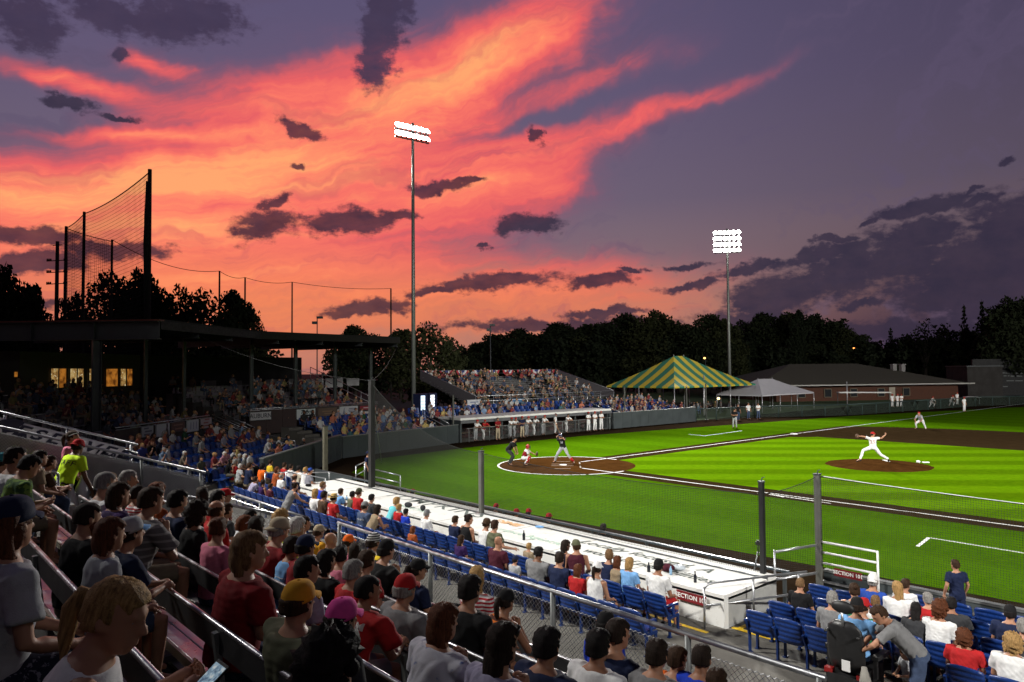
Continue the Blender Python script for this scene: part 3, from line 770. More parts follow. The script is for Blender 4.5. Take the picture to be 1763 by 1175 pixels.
def net(name, label, p, q, z0a, z0b, z1a, z1b, sag, cell=.048, w=.0042):
    p = np.asarray(p, float)[:2]; q = np.asarray(q, float)[:2]; L = np.linalg.norm(q - p); base = np.array([*p, z0a])
    root = empty(name, label, 'net', base, 0, 'black foul ball netting')
    top = lambda u: z1a + (z1b - z1a) * u - sag * 4 * u * (1 - u)
    bot = lambda u: z0a + (z0b - z0a) * u
    P = lambda u, z: np.array([*(p + (q - p) * u), z]) - base
    mb = MB(); n = int(L / cell)
    for k in range(n + 1):
        u = k / n; mb.bar(P(u, bot(u)), P(u, top(u)), w, w)
    H = max(z1a - z0a, z1b - z0b); m_ = int(H / cell); S = 10
    for r_ in range(1, m_):
        f = r_ / m_
        for i in range(S):
            u0, u1 = i / S, (i + 1) / S
            mb.bar(P(u0, bot(u0) + (top(u0) - bot(u0)) * f), P(u1, bot(u1) + (top(u1) - bot(u1)) * f), w, w)
    g = build(mb, 'mesh', NET, root); g['kind'] = 'stuff'
    mb = MB(); mb.tube([P(i / 16, top(i / 16)) for i in range(17)], .009, 6); build(mb, 'top_rope', NET, root, True)
    return root
net('foul_net', 'black net between the tall post and the middle post on the dugout roof', TALL, NP[1], DZ + .01, DZ + .01, 5.1, 2.9, .55)
net('foul_net', 'black net above the right half of the white dugout roof', NP[1], NP[2], DZ + .01, DZ + .01, 2.9, 2.75, .16)
net('foul_net', 'short black net between the two right hand posts', NP[2], NP[3], DZ + .01, .9, 2.75, 3.05, .06)
net('foul_net', 'black net with pale rope in front of the section 101 seats', NP[3], (34.0, -13.42), .95, .95, 3.05, 3.0, .10)
mb = MB(); mb.tube([(22.05, -13.40, 3.07)] + [(22.05 + 11.9 * u, -13.40, 3.06 - .06 * u - .4 * u * (1 - u)) for u in (.1, .2, .3, .4, .5, .6, .7, .8, .9, 1)], .011, 6)
tag(build(mb, 'rope', mat('white_rope', (.6, .6, .58), .8), None, True), 'pale rope along the top of the section 101 net', 'rope')

# gate and white rails by section 101
rail('gate_rail', 'grey pipe gate rail between the two right hand net posts', 'gate', [[(21.62, -14.6, 1.42), (22.03, -13.5, 1.46)], [(21.62, -14.6, .8), (22.03, -13.5, .82)]], .03, STEEL, [((21.6, -14.62, .3), (21.6, -14.62, 1.45))])
def section_wall():
    root = empty('field_wall', 'low dark wall in front of the section 101 seats', 'wall', (28, -13.25, 0))
    for k in range(10):
        mb = MB(); mb.box((-5.3 + k * 1.22, 0, .42), (1.208, .12, .84)); build(mb, 'panel', WALLG, root)
    mb = MB(); mb.box((.2, 0, .865), (12.2, .16, .05)); build(mb, 'cap_rail', CAPR, root)
    mb = MB(); mb.box((.2, -.1, .62), (12.2, .05, .05)); build(mb, 'inner_rail', STEEL, root)
section_wall()
rail('white_rail', 'three bright white pipes beside the section 101 sign', 'handrail', [[(22.1, -13.42, z_), (23.35, -13.42, z_)] for z_ in (1.06, 1.30, 1.54)], .026, mat('white_pipe', (.7, .7, .7), .4), [((23.38, -13.42, .29), (23.38, -13.42, 1.56))])
sign('SECTION 101', 'maroon section 101 sign hung under the white pipes', (22.78, -13.56, .95), (1, 0, 0), (0, 0, 1), .62, .17, RED_SIGN, WHITE_INK, .112)
def tripod():
    p = np.array([21.25, -14.72, DZ]); root = empty('camera_tripod', 'small camera on a silver tripod at the end of the white roof', 'tripod', p)
    for k in range(3):
        a = k * 2.1 + .4; mb = MB(); mb.tube([(.02 * math.cos(a), .02 * math.sin(a), .42), (.17 * math.cos(a), .17 * math.sin(a), 0)], .011, 6); build(mb, 'leg', STEEL, root, True)
    mb = MB(); mb.tube([(0, 0, .40), (0, 0, .58)], .014, 6); build(mb, 'column', BLACK, root, True)
    mb = MB(); mb.box((0, 0, .62), (.09, .07, .07)); mb.tube([(.04, 0, .62), (.11, .01, .62)], .028, 8); mb.box((0, 0, .67), (.04, .04, .03)); build(mb, 'camera', BLACK, root)
tripod()

# ------------------------------------------------------------------ blue stadium seats
def seat_parts():
    out = {}
    mb = MB(); NX, NZ = 8, 26; W, H = .52, .44
    front = []; back = []
    for i in range(NZ + 1):
        f = i / NZ; z = .42 + H * f
        wd = W / 2 * (1 - .10 * max(0, f - .86) / .14 - .03 * (1 - f))
        for k in range(NX + 1):
            u = -1 + 2 * k / NX
            zz = z - .035 * (u * u) * max(0, f - .55) / .45
            y = -.20 - .10 * f + .05 * u * u + .010 * abs(math.sin(f * PI * 5))
            front.append((wd * u, y, zz)); back.append((wd * u, y - .022 - .026 * abs(math.sin(f * PI * 5)), zz))
    n = NX + 1; vs = front + back; o = len(front); fs = []
    for i in range(NZ):
        for k in range(NX):
            a = i * n + k; fs.append((a, a + 1, a + n + 1, a + n)); fs.append((o + a, o + a + n, o + a + n + 1, o + a + 1))
    bord = [k for k in range(n)] + [i * n + NX for i in range(1, NZ + 1)] + [NZ * n + k for k in range(NX - 1, -1, -1)] + [i * n for i in range(NZ - 1, 0, -1)]
    for a, b_ in zip(bord, bord[1:] + bord[:1]): fs.append((a, o + a, o + b_, b_))
    mb.add(vs, fs); out['backrest'] = mb.mesh('backrest', True)
    mb = MB(); pr = [(-.19, .41), (-.1, .425), (.05, .43), (.2, .445), (.235, .43), (.225, .405), (.05, .395), (-.19, .385)]
    vs = []; NU = 6
    for k in range(NU + 1):
        u = -1 + 2 * k / NU
        vs += [(u * .225, y, z + .012 * u * u) for y, z in pr]
    n = len(pr); fs = [tuple(range(n)), tuple(range(NU * n + n - 1, NU * n - 1, -1))]
    for k in range(NU):
        for i in range(n):
            fs.append((k * n + i, k * n + (i + 1) % n, (k + 1) * n + (i + 1) % n, (k + 1) * n + i))
    mb.add(vs, fs); out['seat'] = mb.mesh('seat', False)
    mb = MB(); mb.box((0, -.13, .205), (.035, .05, .41)); mb.box((0, .14, .205), (.035, .05, .41)); mb.box((0, 0, .385), (.036, .36, .05)); mb.bar((0, -.15, .40), (0, -.28, .64), .034, .05); mb.box((0, -.13, .008), (.07, .10, .016)); mb.box((0, .14, .008), (.07, .10, .016))
    out['side_frame'] = mb.mesh('side_frame')
    mb = MB(); mb.box((0, -.04, .625), (.055, .36, .03)); mb.box((0, .12, .61), (.05, .05, .06)); mb.box((0, .0, .50), (.03, .06, .22)); out['armrest'] = mb.mesh('armrest')
    return out
SEATM = seat_parts()
for k_, m_ in (('backrest', BLUEP), ('seat', BLUEP), ('side_frame', BLUEM), ('armrest', BLUEP)): SEATM[k_].materials.append(m_)
N_SEAT = [0]
def stadium_seat(x, y, z, rz, label, group, last=False):
    root = empty('stadium_seat', label, 'seat', (x, y, z), rz, group)
    link('backrest', SEATM['backrest'], None, root); link('seat', SEATM['seat'], None, root)
    link('side_frame', SEATM['side_frame'], None, root, (-.27, 0, 0)); link('armrest', SEATM['armrest'], None, root, (-.27, 0, 0))
    if last:
        link('side_frame', SEATM['side_frame'], None, root, (.27, 0, 0)); link('armrest', SEATM['armrest'], None, root, (.27, 0, 0))
    N_SEAT[0] += 1
    return root
ORD = ['first', 'second', 'third', 'fourth', 'fifth', 'sixth', 'seventh', 'eighth', 'ninth', 'tenth', 'eleventh', 'twelfth', 'thirteenth', 'fourteenth', 'fifteenth', 'sixteenth', 'seventeenth', 'eighteenth', 'nineteenth', 'twentieth']
def nth(n):
    if n < 20: return ORD[n]
    if n == 29: return 'thirtieth'
    return ('twenty-' if n < 30 else 'thirty-') + ORD[(n - 20) % 10]
SP = .56
for i in range(36):
    x = 21.35 - SP * i
    stadium_seat(x, -19.15, .3, 0, 'blue slatted seat in the rear row behind the dugout, %s from the right end' % nth(i), 'blue seats behind the near dugout', i == 0)
for i in range(36):
    x = 21.05 - SP * i
    stadium_seat(x, -18.05, .3, 0, 'blue slatted seat in the row facing the white roof, %s from the right end' % nth(i), 'blue seats behind the near dugout', i == 0)
R101 = [-17.55, -16.75, -15.95, -15.15, -14.35]
for r_, y in enumerate(R101):
    for i in range(15):
        x = 23.05 + SP * i
        if r_ == 0 and (24.2 < x < 25.95): continue
        if x > 31 - r_ * .3 or (r_ == 4 and i < 3): continue
        stadium_seat(x, y, .3, 0, 'blue slatted seat in section 101, %s row from the back, %s from the aisle' % (nth(r_), nth(i)), 'blue seats of section 101', False)
for i in range(6):
    stadium_seat(-2.2 + SP * i, -16.55, .3, 0, 'blue seat left of the white dugout roof, %s from the left' % nth(i), 'blue seats left of the near dugout', i == 5)

# ------------------------------------------------------------------ stands behind home plate
W0 = np.array([-12.1, -7.6, 0]); EB = np.array([-.70711, .70711, 0]); NB = np.array([-.70711, -.70711, 0])
EC = np.array([-2.6, 11.5, 0]); EC /= np.linalg.norm(EC); NC = np.array([-EC[1], EC[0], 0])
def PB(s, t, z): return W0 + EB * s + NB * t + np.array([0, 0, z])
def PC(s, t, z): return W0 + EC * s + NC * t + np.array([0, 0, z])
RB = math.atan2(EB[1], EB[0]); RC = math.atan2(EC[1], EC[0])
# along the rows, facing the field: yaw whose +Y points back to the field
FB = math.atan2(-NB[1], -NB[0]) - PI / 2; FC = math.atan2(-NC[1], -NC[0]) - PI / 2
def row_floor(k): return .55 + .19 * k
mb = MB()
for k in range(7):
    for (P, s0, s1, rz) in ((PB, -17.5, -.2 - .30 * k, RB), (PC, .15 - .0 * k, 11.2, RC)):
        c = P((s0 + s1) / 2, .55 + .88 * k + .0, row_floor(k) / 2); mb.box(c, (s1 - s0, .88, row_floor(k)), rz)
struct(mb, 'stand_terrace', CONC)
mbs = MB()
mbs.box((0, -.22, .63), (.46, .05, .44), 0); mbs.box((0, .02, .42), (.44, .40, .05)); mbs.box((0, 0, .2), (.36, .3, .4))
SMALL_SEAT = MB(); SMALL_SEAT.add(mbs.v, mbs.f); 
def small_seat_mesh():
    m_ = MB()
    NX, NZ = 4, 6; fr = []; bk = []
    for i in range(NZ + 1):
        f = i / NZ
        for k in range(NX + 1):
            u = -1 + 2 * k / NX; y = -.2 - .1 * f + .05 * u * u
            z = .42 + .43 * f - .03 * u * u * (f > .8)
            fr.append((u * .235, y, z)); bk.append((u * .235, y - .03, z))
    n = NX + 1; o = len(fr); fs = []
    for i in range(NZ):
        for k in range(NX):
            a = i * n + k; fs += [(a, a + 1, a + n + 1, a + n), (o + a, o + a + n, o + a + n + 1, o + a + 1)]
    for k in range(NX): fs.append((NZ * n + k, NZ * n + k + 1, o + NZ * n + k + 1, o + NZ * n + k))
    m_.add(fr + bk, fs); m_.box((0, .02, .42), (.45, .42, .05)); m_.box((-.24, -.03, .3), (.04, .34, .6))
    me = m_.mesh('stadium_seat', False); me.materials.append(BLUEP); return me
SMALL = small_seat_mesh()
def far_seat(p, rz, label, group):
    o = link('stadium_seat', SMALL, None, None, p, rz); tag(o, label, 'seat', group); return o
FAR_SPOTS = []     # (section, row, index, position, facing)
def spots(P, rz, s0, s1, rows, sec, t0=.62, dt=.88, zf=row_floor):
    for k in rows:
        n = int((s1 - s0) / .58)
        for i in range(n):
            FAR_SPOTS.append((sec, k, i, P(s0 + .3 + i * .58, t0 + dt * k, zf(k)), rz))
spots(PB, FB, -15.5, -5.0, range(0, 6), 'slant')
spots(PC, FC, .8, 10.6, range(0, 6), 'plate')

# advertising wall and front railing of the covered grandstand
ADW = mat('ad_wall_boards', (.045, .03, .028), .8, 0, .2)
def ad_wall(P, s0, s1, t, rz, label):
    o = P((s0 + s1) / 2, t, 0); root = empty('ad_wall', label, 'wall', o)
    n = int((s1 - s0) / 1.2)
    for k in range(n):
        s = s0 + (s1 - s0) * (k + .5) / n
        mb = MB(); mb.box(P(s, t, 2.15) - o, ((s1 - s0) / n - .02, .12, 1.6), rz); build(mb, 'board', ADW, root)
    mb = MB(); mb.tube([P(s0, t, 3.08) - o, P(s1, t, 3.08) - o], .03, 8); mb.tube([P(s0, t - .03, 2.98) - o, P(s1, t - .03, 2.98) - o], .02, 6); build(mb, 'rail', STEEL, root, True)
    return root
ad_wall(PB, -13.8, -4.9, 6.2, RB, 'low wall of advertising boards slanting along the left grandstand')
ad_wall(PC, -2.3, 9.2, 6.3, RC, 'low wall of advertising boards under the grandstand behind home plate')
def billboard(P, px0, px1, py0, py1, solver, rz, colr, label, texts=(), shapes=None):
    c = (np.array(solver(px0, (py0 + py1) / 2)) + np.array(solver(px1, (py0 + py1) / 2))) / 2
    w = np.linalg.norm(np.array(solver(px1, (py0 + py1) / 2)) - np.array(solver(px0, (py0 + py1) / 2)))
    h = abs(solver((px0 + px1) / 2, py0)[2] - solver((px0 + px1) / 2, py1)[2])
    root = empty('billboard', label, 'billboard', c, rz, 'advertising boards on the stands')
    mb = MB(); mb.box((0, 0, 0), (w, .03, h)); build(mb, 'board', mat('board_' + '%02d%02d%02d' % tuple(int(v * 99) for v in colr), colr, .6, 0, .06), root)
    mb = MB()
    for sx in (-1, 1): mb.box((sx * (w / 2 - .015), -.02, 0), (.03, .012, h - .001))
    for sz in (-1, 1): mb.box((0, -.0202, sz * (h / 2 - .015)), (w - .062, .012, .03))
    build(mb, 'frame', DARKSTEEL, root)
    for (s, size, dx, dz, inkc, kw) in texts:
        place_text(s, size, (dx, -.024, dz), (1, 0, 0), (0, 0, 1), mat('ink_%02d%02d%02d' % tuple(int(v * 99) for v in inkc), inkc, .7, 0, 0), root, **kw)
    if shapes:
        for (pts, inkc) in shapes:
            mb = MB(); mb.poly([(x, -.0245, z) for x, z in pts]); build(mb, 'emblem', mat('ink_%02d%02d%02d' % tuple(int(v * 99) for v in inkc), inkc, .7, 0, 0), root)
    return root
def plane_solver(P0, nrm):
    def f(px, py):
        d = ray(px, py); return CAM + d * (((P0 - CAM) @ nrm) / (d @ nrm))
    return f
SB = plane_solver(PB(0, 6.08, 0), NB); SC = plane_solver(PC(0, 6.18, 0), NC)
RBf = RB; RCf = RC
def flip(rz): return rz
def bars(rows, ink, w=.4):
    return [([(x0 * w, z - .035), (x1 * w, z - .035), (x1 * w, z + .035), (x0 * w, z + .035)], ink) for x0, x1, z in rows]
billboard(PB, 243, 264, 733, 753, SB, RB, (.32, .32, .36), 'pale grey board at the left end of the slanting ad wall', [], bars([(-.8, .2, .15), (-.6, .9, 0), (-.8, .5, -.15)], (.1, .1, .14)))
billboard(PB, 268, 292, 729, 752, SB, RB, (.42, .42, .46), 'white board with the dark figure of a person', [], [([(.2, -.4), (.55, -.4), (.5, -.1), (.42, .05), (.46, .2), (.4, .3), (.3, .28), (.3, .1), (.22, -.05)], (.07, .05, .06))])
billboard(PB, 294, 318, 726, 744, SB, RB, (.10, .045, .04), 'dark brown board on the slanting ad wall', [], bars([(-1, 1, .1), (-.7, .8, -.1)], (.25, .13, .1), .45))
billboard(PB, 321, 342, 722, 744, SB, RB, (.42, .43, .47), 'white board with three thin symbols', [], [([(x - .03, -.2), (x + .03, -.2), (x + .05, .2), (x - .01, .2)], (.12, .12, .2)) for x in (-.25, .05, .35)])
billboard(PB, 345, 364, 719, 738, SB, RB, (.34, .28, .30), 'pinkish board next to the grandstand stair', [], bars([(-.5, .9, .2), (-.8, .6, .02), (-.8, .8, -.15)], (.25, .07, .07)))
billboard(PC, 430, 467, 709, 724, SC, RC, (.42, .42, .43), 'wide white board lettered AUBURN', [('AUBURN', .42, 0, 0, (.08, .08, .09), {'bold': .01})])
billboard(PC, 510, 543, 704, 722, SC, RC, (.45, .50, .50), 'white board with dark script and a swoosh underline', [('Talbot', .40, .0, .14, (.02, .03, .03), {'shear': .4, 'bold': .012})], [([(-.5, -.22), (-.2, -.12), (.5, -.02), (.3, -.14), (-.45, -.34)], (.02, .03, .03))])
billboard(PC, 547, 580, 702, 717, SC, RC, (.11, .075, .055), 'dull brown board right of the script board', [], bars([(-1, 1, .05), (-.6, .7, -.12)], (.2, .13, .08), .5))
billboard(PC, 584, 616, 699, 714, SC, RC, (.40, .41, .42), 'white board with a grey swirl and small lettering', [], [([(-.6, -.28), (-.5, .1), (-.32, .28), (-.42, .05), (-.38, -.28)], (.16, .17, .22))] + bars([(0, 1.2, .12), (-.1, 1.2, 0), (0, 1.1, -.12)], (.15, .15, .2), .5))
billboard(PC, 619, 648, 698, 706, SC, RC, (.20, .02, .035), 'maroon strip board at the right end of the ad wall', [], bars([(-1, 1, 0)], (.4, .3, .3), .5))
billboard(PC, 619, 648, 707.5, 713, SC, RC, (.45, .43, .43), 'white strip board below the maroon one', [])

# ------------------------------------------------------------------ covered grandstand
ROOFM = mat('grandstand_roof', (.008, .008, .008), .8, .1, .2)
BEAM = mat('grey_green_beam', (.055, .062, .062), .55, .2, .15, 2)
INNER = mat('grandstand_inner_wall', (.035, .034, .034), .8, 0, .25, 2)
PANELW = mat('pale_rear_panel', (.22, .22, .22), .8, 0, .1)
def ibeam(mb, p, q, depth, width, th=.03):
    p = np.asarray(p, float); q = np.asarray(q, float)
    mb.bar(p, q, th, depth - 2 * th)
    up = np.array([0, 0, 1.]); a = (q - p) / np.linalg.norm(q - p)
    b = np.cross(up, a); b /= np.linalg.norm(b); k = np.cross(a, b)
    for s in (-1, 1): mb.bar(p + k * s * (depth - th) / 2, q + k * s * (depth - th) / 2, width, th)
RZ = 8.12
def grandstand():
    o = np.array([*PB(-4, 12, 0)[:2], 0]); root = empty('grandstand', 'covered dark grandstand with steel beams behind home plate', 'grandstand', o)
    A = lambda s, t, z: PB(s, t, z) - o
    B = lambda s, t, z: PC(s, t, z) - o
    C0 = lambda t: (PB(-.21 * t + .0, t, 0))[:2]
    # roof slab: slanting run, corner, far run
    def slab(pts, z, th, name, m):
        mb = MB(); n = len(pts); mb.add([(*(p - o[:2]), z(p)) for p in pts] + [(*(p - o[:2]), z(p) + th) for p in pts], [tuple(range(n - 1, -1, -1)), tuple(range(n, 2 * n))] + [(i, (i + 1) % n, n + (i + 1) % n, n + i) for i in range(n)])
        return build(mb, name, m, root)
    crn = lambda t: (PC(-.29 * t, t, 0)[:2] + PB(-.29 * t * 0 - .0, t, 0)[:2] * 0)
    # corner line: intersection of both t-lines
    def corner(t):
        p1 = PB(0, t, 0)[:2]; p2 = PC(0, t, 0)[:2]; Mx = np.array([EB[:2], -EC[:2]]).T; k = np.linalg.solve(Mx, p2 - p1); return p1 + EB[:2] * k[0]
    zr = lambda p: RZ
    slab([PB(-10.6, 6, 0)[:2], corner(6), corner(19), PB(-10.6, 19, 0)[:2]], zr, .16, 'roof', ROOFM)
    slab([corner(6), PC(11.4, 6, 0)[:2], PC(11.4, 19, 0)[:2], corner(19)], lambda p: RZ + .002, .16, 'roof', ROOFM)
    # front fascia
    for (p, q_) in ((PB(-10.55, 6, 0)[:2], corner(6)), (corner(6), PC(11.4, 6, 0)[:2])):
        mb = MB(); mb.bar((*(p - o[:2]), RZ - .16), (*(q_ - o[:2]), RZ - .16), .12, .42); build(mb, 'fascia', mat('dark_fascia', (.008, .006, .006), .7, 0, .2), root)
    # big end beam and its stub post
    mb = MB(); ibeam(mb, A(-10.75, 5.9, RZ - .42), A(-10.75, 18.5, RZ - .42), .92, .42, .04)
    for t in (9.2, 12.5, 16): mb.box(A(-10.75, t, RZ - .42), (.40, .03, .83), RB)
    build(mb, 'end_beam', BEAM, root)
    mb = MB(); mb.box(A(-10.75, 12.2, RZ + .075), (.5, 12.8, .06), RB); build(mb, 'roof_flashing', mat('copper_flashing', (.16, .05, .035), .5, .5, .15), root)
    for t in (9.15, 16.5):
        mb = MB(); ibeam(mb, A(-10.75, t, 1.5), A(-10.75 - .001, t + .001, RZ - .9), .40, .36, .035); build(mb, 'post', BEAM, root)
    for s in (-6.4, -2.2):
        mb = MB(); ibeam(mb, A(s, 9.15, 2.5), A(s + .001, 9.15, RZ - .05), .3, .26, .03); build(mb, 'post', DARKSTEEL, root)
        mb = MB(); ibeam(mb, A(s, 6.1, RZ - .35), A(s, 18.9, RZ - .35), .6, .25, .03); build(mb, 'roof_beam', DARKSTEEL, root)
    for s in (-.2, 3.6, 7.4, 11.2):
        mb = MB(); ibeam(mb, B(s, 9.2, 2.5), B(s + .001, 9.2, RZ - .05), .26, .24, .03); build(mb, 'post', BEAM if s > 11 else DARKSTEEL, root)
        mb = MB(); ibeam(mb, B(s, 6.1, RZ - .35), B(s, 18.9, RZ - .35), .6, .25, .03); build(mb, 'roof_beam', DARKSTEEL, root)
    # terraces with benches
    for k in range(9):
        t = 7.0 + k * .95; z = 2.05 + k * .30
        for (P, s0, s1, rz) in ((A, -12.5, -.22 * t, RB), (B, -.22 * t, 9.6, RC)):
            mb = MB(); c = P((s0 + s1) / 2, t, z / 2 - .22); mb.box(c, (s1 - s0, .95, z - .44), rz); build(mb, 'terrace', INNER, root)
            mb = MB(); mb.box(P((s0 + s1) / 2, t - .1, z + .02), (s1 - s0 - .2, .26, .04), rz); mb.box(P((s0 + s1) / 2, t - .0, z - .24), (s1 - s0 - .4, .05, .44), rz); build(mb, 'bench', ALU, root)
    # rear wall with pale panels and open strip under the roof
    for (P, s0, s1, rz) in ((A, -12.5, -4.2, RB), (B, -4.2, 11.4, RC)):
        mb = MB(); mb.box(P((s0 + s1) / 2, 18.6, 3.4), (s1 - s0, .2, 6.8), rz); build(mb, 'rear_wall', INNER, root)
    for px0, px1, y0, y1 in ((345, 372, 656, 676), (398, 416, 656, 674), (457, 487, 654, 672), (493, 523, 653, 671), (527, 557, 653, 669), (560, 590, 652, 667), (597, 618, 652, 664)):
        sv = plane_solver(PC(0, 18.4, 0), NC); p = sv(px0, y0); q_ = sv(px1, y1); c = (p + q_) / 2
        mb = MB(); mb.box(c - o, (np.linalg.norm((q_ - p)[:2]), .05, abs(p[2] - q_[2])), RC); build(mb, 'rear_panel', PANELW, root)
    # press box with lit windows
    mb = MB(); t = 15.2
    mb.box(A(-2.4, t + 1.55, 5.1), (11.4, 3.0, 3.4), RB); build(mb, 'press_box', mat('press_box_wall', (.075, .066, .05), .8, 0, .15), root)
    svp = plane_solver(PB(0, t, 0), NB)
    def lit_fn(t_, b, tc):
        n = t_.noise(tc, 2.3, 3, .7); v = t_.noise(tc, 6.5, 2, .5)
        c = t_.ramp(n, [(.3, (.05, .02, .004, 1)), (.42, (.22, .11, .03, 1)), (.55, (.42, .26, .08, 1)), (.66, (.55, .42, .2, 1)), (.75, (.10, .05, .02, 1))])
        c = t_.mix(t_.mapr(v, .62, .68), c, (.75, .62, .36, 1)); c = t_.mix(t_.mapr(v, .36, .31), c, (.03, .012, .006, 1))
        b.inputs['Base Color'].default_value = (.02, .02, .02, 1)
        t_.l.new(c, b.inputs['Emission Color']); b.inputs['Emission Strength'].default_value = .85
    LIT = mat('lit_press_box_glass', (1, 1, 1), .2, fn=lit_fn)
    def lit2_fn(t_, b, tc):
        n = t_.noise(tc, 3, 2, .5)
        b.inputs['Base Color'].default_value = (.02, .02, .02, 1)
        t_.l.new(t_.ramp(n, [(.35, (.10, .03, .004, 1)), (.65, (.45, .16, .02, 1))]), b.inputs['Emission Color']); b.inputs['Emission Strength'].default_value = .8
    LIT2 = mat('orange_lit_glass', (1, 1, 1), .2, fn=lit2_fn)
    for i, (x0, x1, m_) in enumerate(((87, 99.5, LIT), (101, 113, LIT2), (120, 131, LIT), (133, 143, LIT), (153, 166, LIT), (182, 202, LIT2), (207, 216, LIT), (218, 227, LIT2))):
        p = svp(x0, 635 + i * .1); q_ = svp(x1, 668 - i * .6); c = (p + q_) / 2; w = np.linalg.norm((q_ - p)[:2]); h = abs(p[2] - q_[2])
        f = MB(); c2 = c - NB * .02 - o
        for sx in (-1, 1): f.box(c2 + EB * sx * (w / 2 + .03), (.06, .05, h + .12), RB)
        for sz in (-1, 1): f.box(c2 + np.array([0, 0, sz * (h / 2 + .03)]), (w, .05, .06), RB)
        wn = build(f, 'window', mat('window_frame', (.12, .10, .07), .6), root)
        g = MB(); g.box(c2 + NB * .012, (w, .014, h), RB); build(g, 'pane', m_, wn)
    p = svp(26, 645); f = MB(); f.box(p - NB * .02 - o, (.30, .05, .34), RB); wn = build(f, 'window', mat('window_frame', (.12, .10, .07), .6), root)
    g = MB(); g.box(p - NB * .05 - o, (.22, .014, .26), RB); build(g, 'pane', LIT2, wn)
    # right hand stair: sloping rails and panel
    mb = MB()
    for dz in (0, .5, 1.0): mb.tube([B(9.6, 7.0, 2.3 + dz), B(9.6, 15, 4.9 + dz)], .03, 6)
    build(mb, 'stair_rail', STEEL, root, True)
    for k in range(6):
        mb = MB(); mb.tube([B(9.6, 7 + k * 1.6, 2.0 + k * .52), B(9.6, 7 + k * 1.6, 3.3 + k * .52)], .03, 6); build(mb, 'stair_post', STEEL, root, True)
    for (P, s0) in ((A, -4.55), (A, -3.3)):
        mb = MB()
        for dz in (.15, .4, .65, .9, 1.1): mb.tube([P(s0, 6.2, 2.0 + dz), P(s0, 4.2, 1.15 + dz)], .022, 6)
        build(mb, 'stair_rail', STEEL, root, True)
    # roof-edge cables to the tall net post
    return root
grandstand()
def cable(name, label, pts, r=.012, m=NET):
    mb = MB(); mb.tube(pts, r, 5); return tag(build(mb, name, m, None, True), label, 'cable', 'steel cables of the backstop')
def sag(a, b, s, n=12):
    a = np.asarray(a, float); b = np.asarray(b, float); return [a + (b - a) * i / n - np.array([0, 0, s * 4 * (i / n) * (1 - i / n)]) for i in range(n + 1)]
CAB = mat('cable_grey', (.02, .02, .02), .8, .1, 0)
T0 = np.array([4.62, -15.1, 5.2])
cable('guy_cable', 'thin cable from the grandstand roof edge down to the tall net post', sag(PB(-7.5, 6, RZ - .3), T0, .5), .009, CAB)
cable('guy_cable', 'thin cable from the far roof end to the tall net post', sag(PC(11.2, 6, RZ - .3), T0, .4), .009, CAB)
cable('guy_cable', 'pale stay cable running from the tall net post down to the dirt', sag(T0 + [0, 0, -.3], on_z(657, 797, .02), .0, 2), .016, mat('pale_cable', (.35, .33, .33), .5, .4, 0))
cable('guy_cable', 'low cable from the timber post across to the home plate net', sag((-4.28, -12.6, 2.2), (-13.3, -4.2, 1.5), .25), .01, CAB)

# rails between the blue seat blocks
for i, (a, b) in enumerate((((228, 738), (305, 760)), ((418, 738), (508, 760)), ((422, 752), (508, 767)), ((492, 812), (560, 824)))):
    p = on_z(*a, 2.0 - .1 * i); q_ = on_z(*b, 1.75 - .1 * i)
    rail('aisle_rail', ['pipe rail among the left blue seats', 'upper pipe rail beside the empty blue seats', 'lower pipe rail beside the empty blue seats', 'pipe rail at the foot of the left seats'][i], 'handrail', [[p, q_]], .022, STEEL, [((q_[0], q_[1], .6), q_), ((p[0], p[1], .9), p)])
rail('handrail', 'bright pipe rail above the front seats left of the white roof', 'handrail', [[(-.2, -17.45, 1.28), (1.6, -15.4, 1.28)]], .03, STEEL, [((-.2, -17.45, .3), (-.2, -17.45, 1.28)), ((1.6, -15.4, .9), (1.6, -15.4, 1.28))])
rail('dugout_rail', 'grey rails round the dugout steps at its left end', 'handrail', [[(1.2, -13.9, 1.35), (-.3, -12.6, 1.3)], [(1.2, -13.9, .95), (-.3, -12.6, .9)], [(1.9, -13.6, 1.3), (4.2, -13.5, 1.22)], [(1.9, -13.6, .98), (4.2, -13.5, .92)]], .026, STEEL, [((1.2, -13.9, 0), (1.2, -13.9, 1.36)), ((-.3, -12.6, 0), (-.3, -12.6, 1.3)), ((4.2, -13.5, 0), (4.2, -13.5, 1.22))])
mb = MB(); mb.box((-.6, -14.02, .45), (3.6, .12, .9)); tag(build(mb, 'low_wall', WALLG), 'low dark wall in front of the seats left of the white roof', 'wall')

# vending machines glowing beside the grandstand
def vending(p, rz, label, colr):
    root = empty('vending_machine', label, 'vending machine', p, rz, 'drink machines by the grandstand')
    mb = MB(); mb.box((0, 0, .95), (.9, .8, 1.9)); build(mb, 'cabinet', mat('dark_blue_cabinet', (.01, .015, .05), .5), root)
    mb = MB(); mb.box((-.12, -.408, 1.15), (.5, .016, 1.2)); build(mb, 'lit_front', mat('lit_front_' + label[:4], colr, .4, emit=1.3, var=0), root)
    for k in range(4):
        mb = MB(); mb.box((-.12, -.42, .75 + k * .27), (.48, .012, .035)); build(mb, 'shelf', BLACK, root)
vending(PC(13.4, 5.6, 1.7), RC, 'left glowing drink machine with pale blue front', (.62, .78, 1.0))
vending(PC(14.9, 5.9, 1.7), RC, 'right glowing drink machine with pale white front', (.85, .90, 1.0))
mb = MB(); c = PC(13.6, 6.2, .85); mb.box(c, (6.5, 3.2, 1.7), RC); struct(mb, 'gangway_floor', CONC)

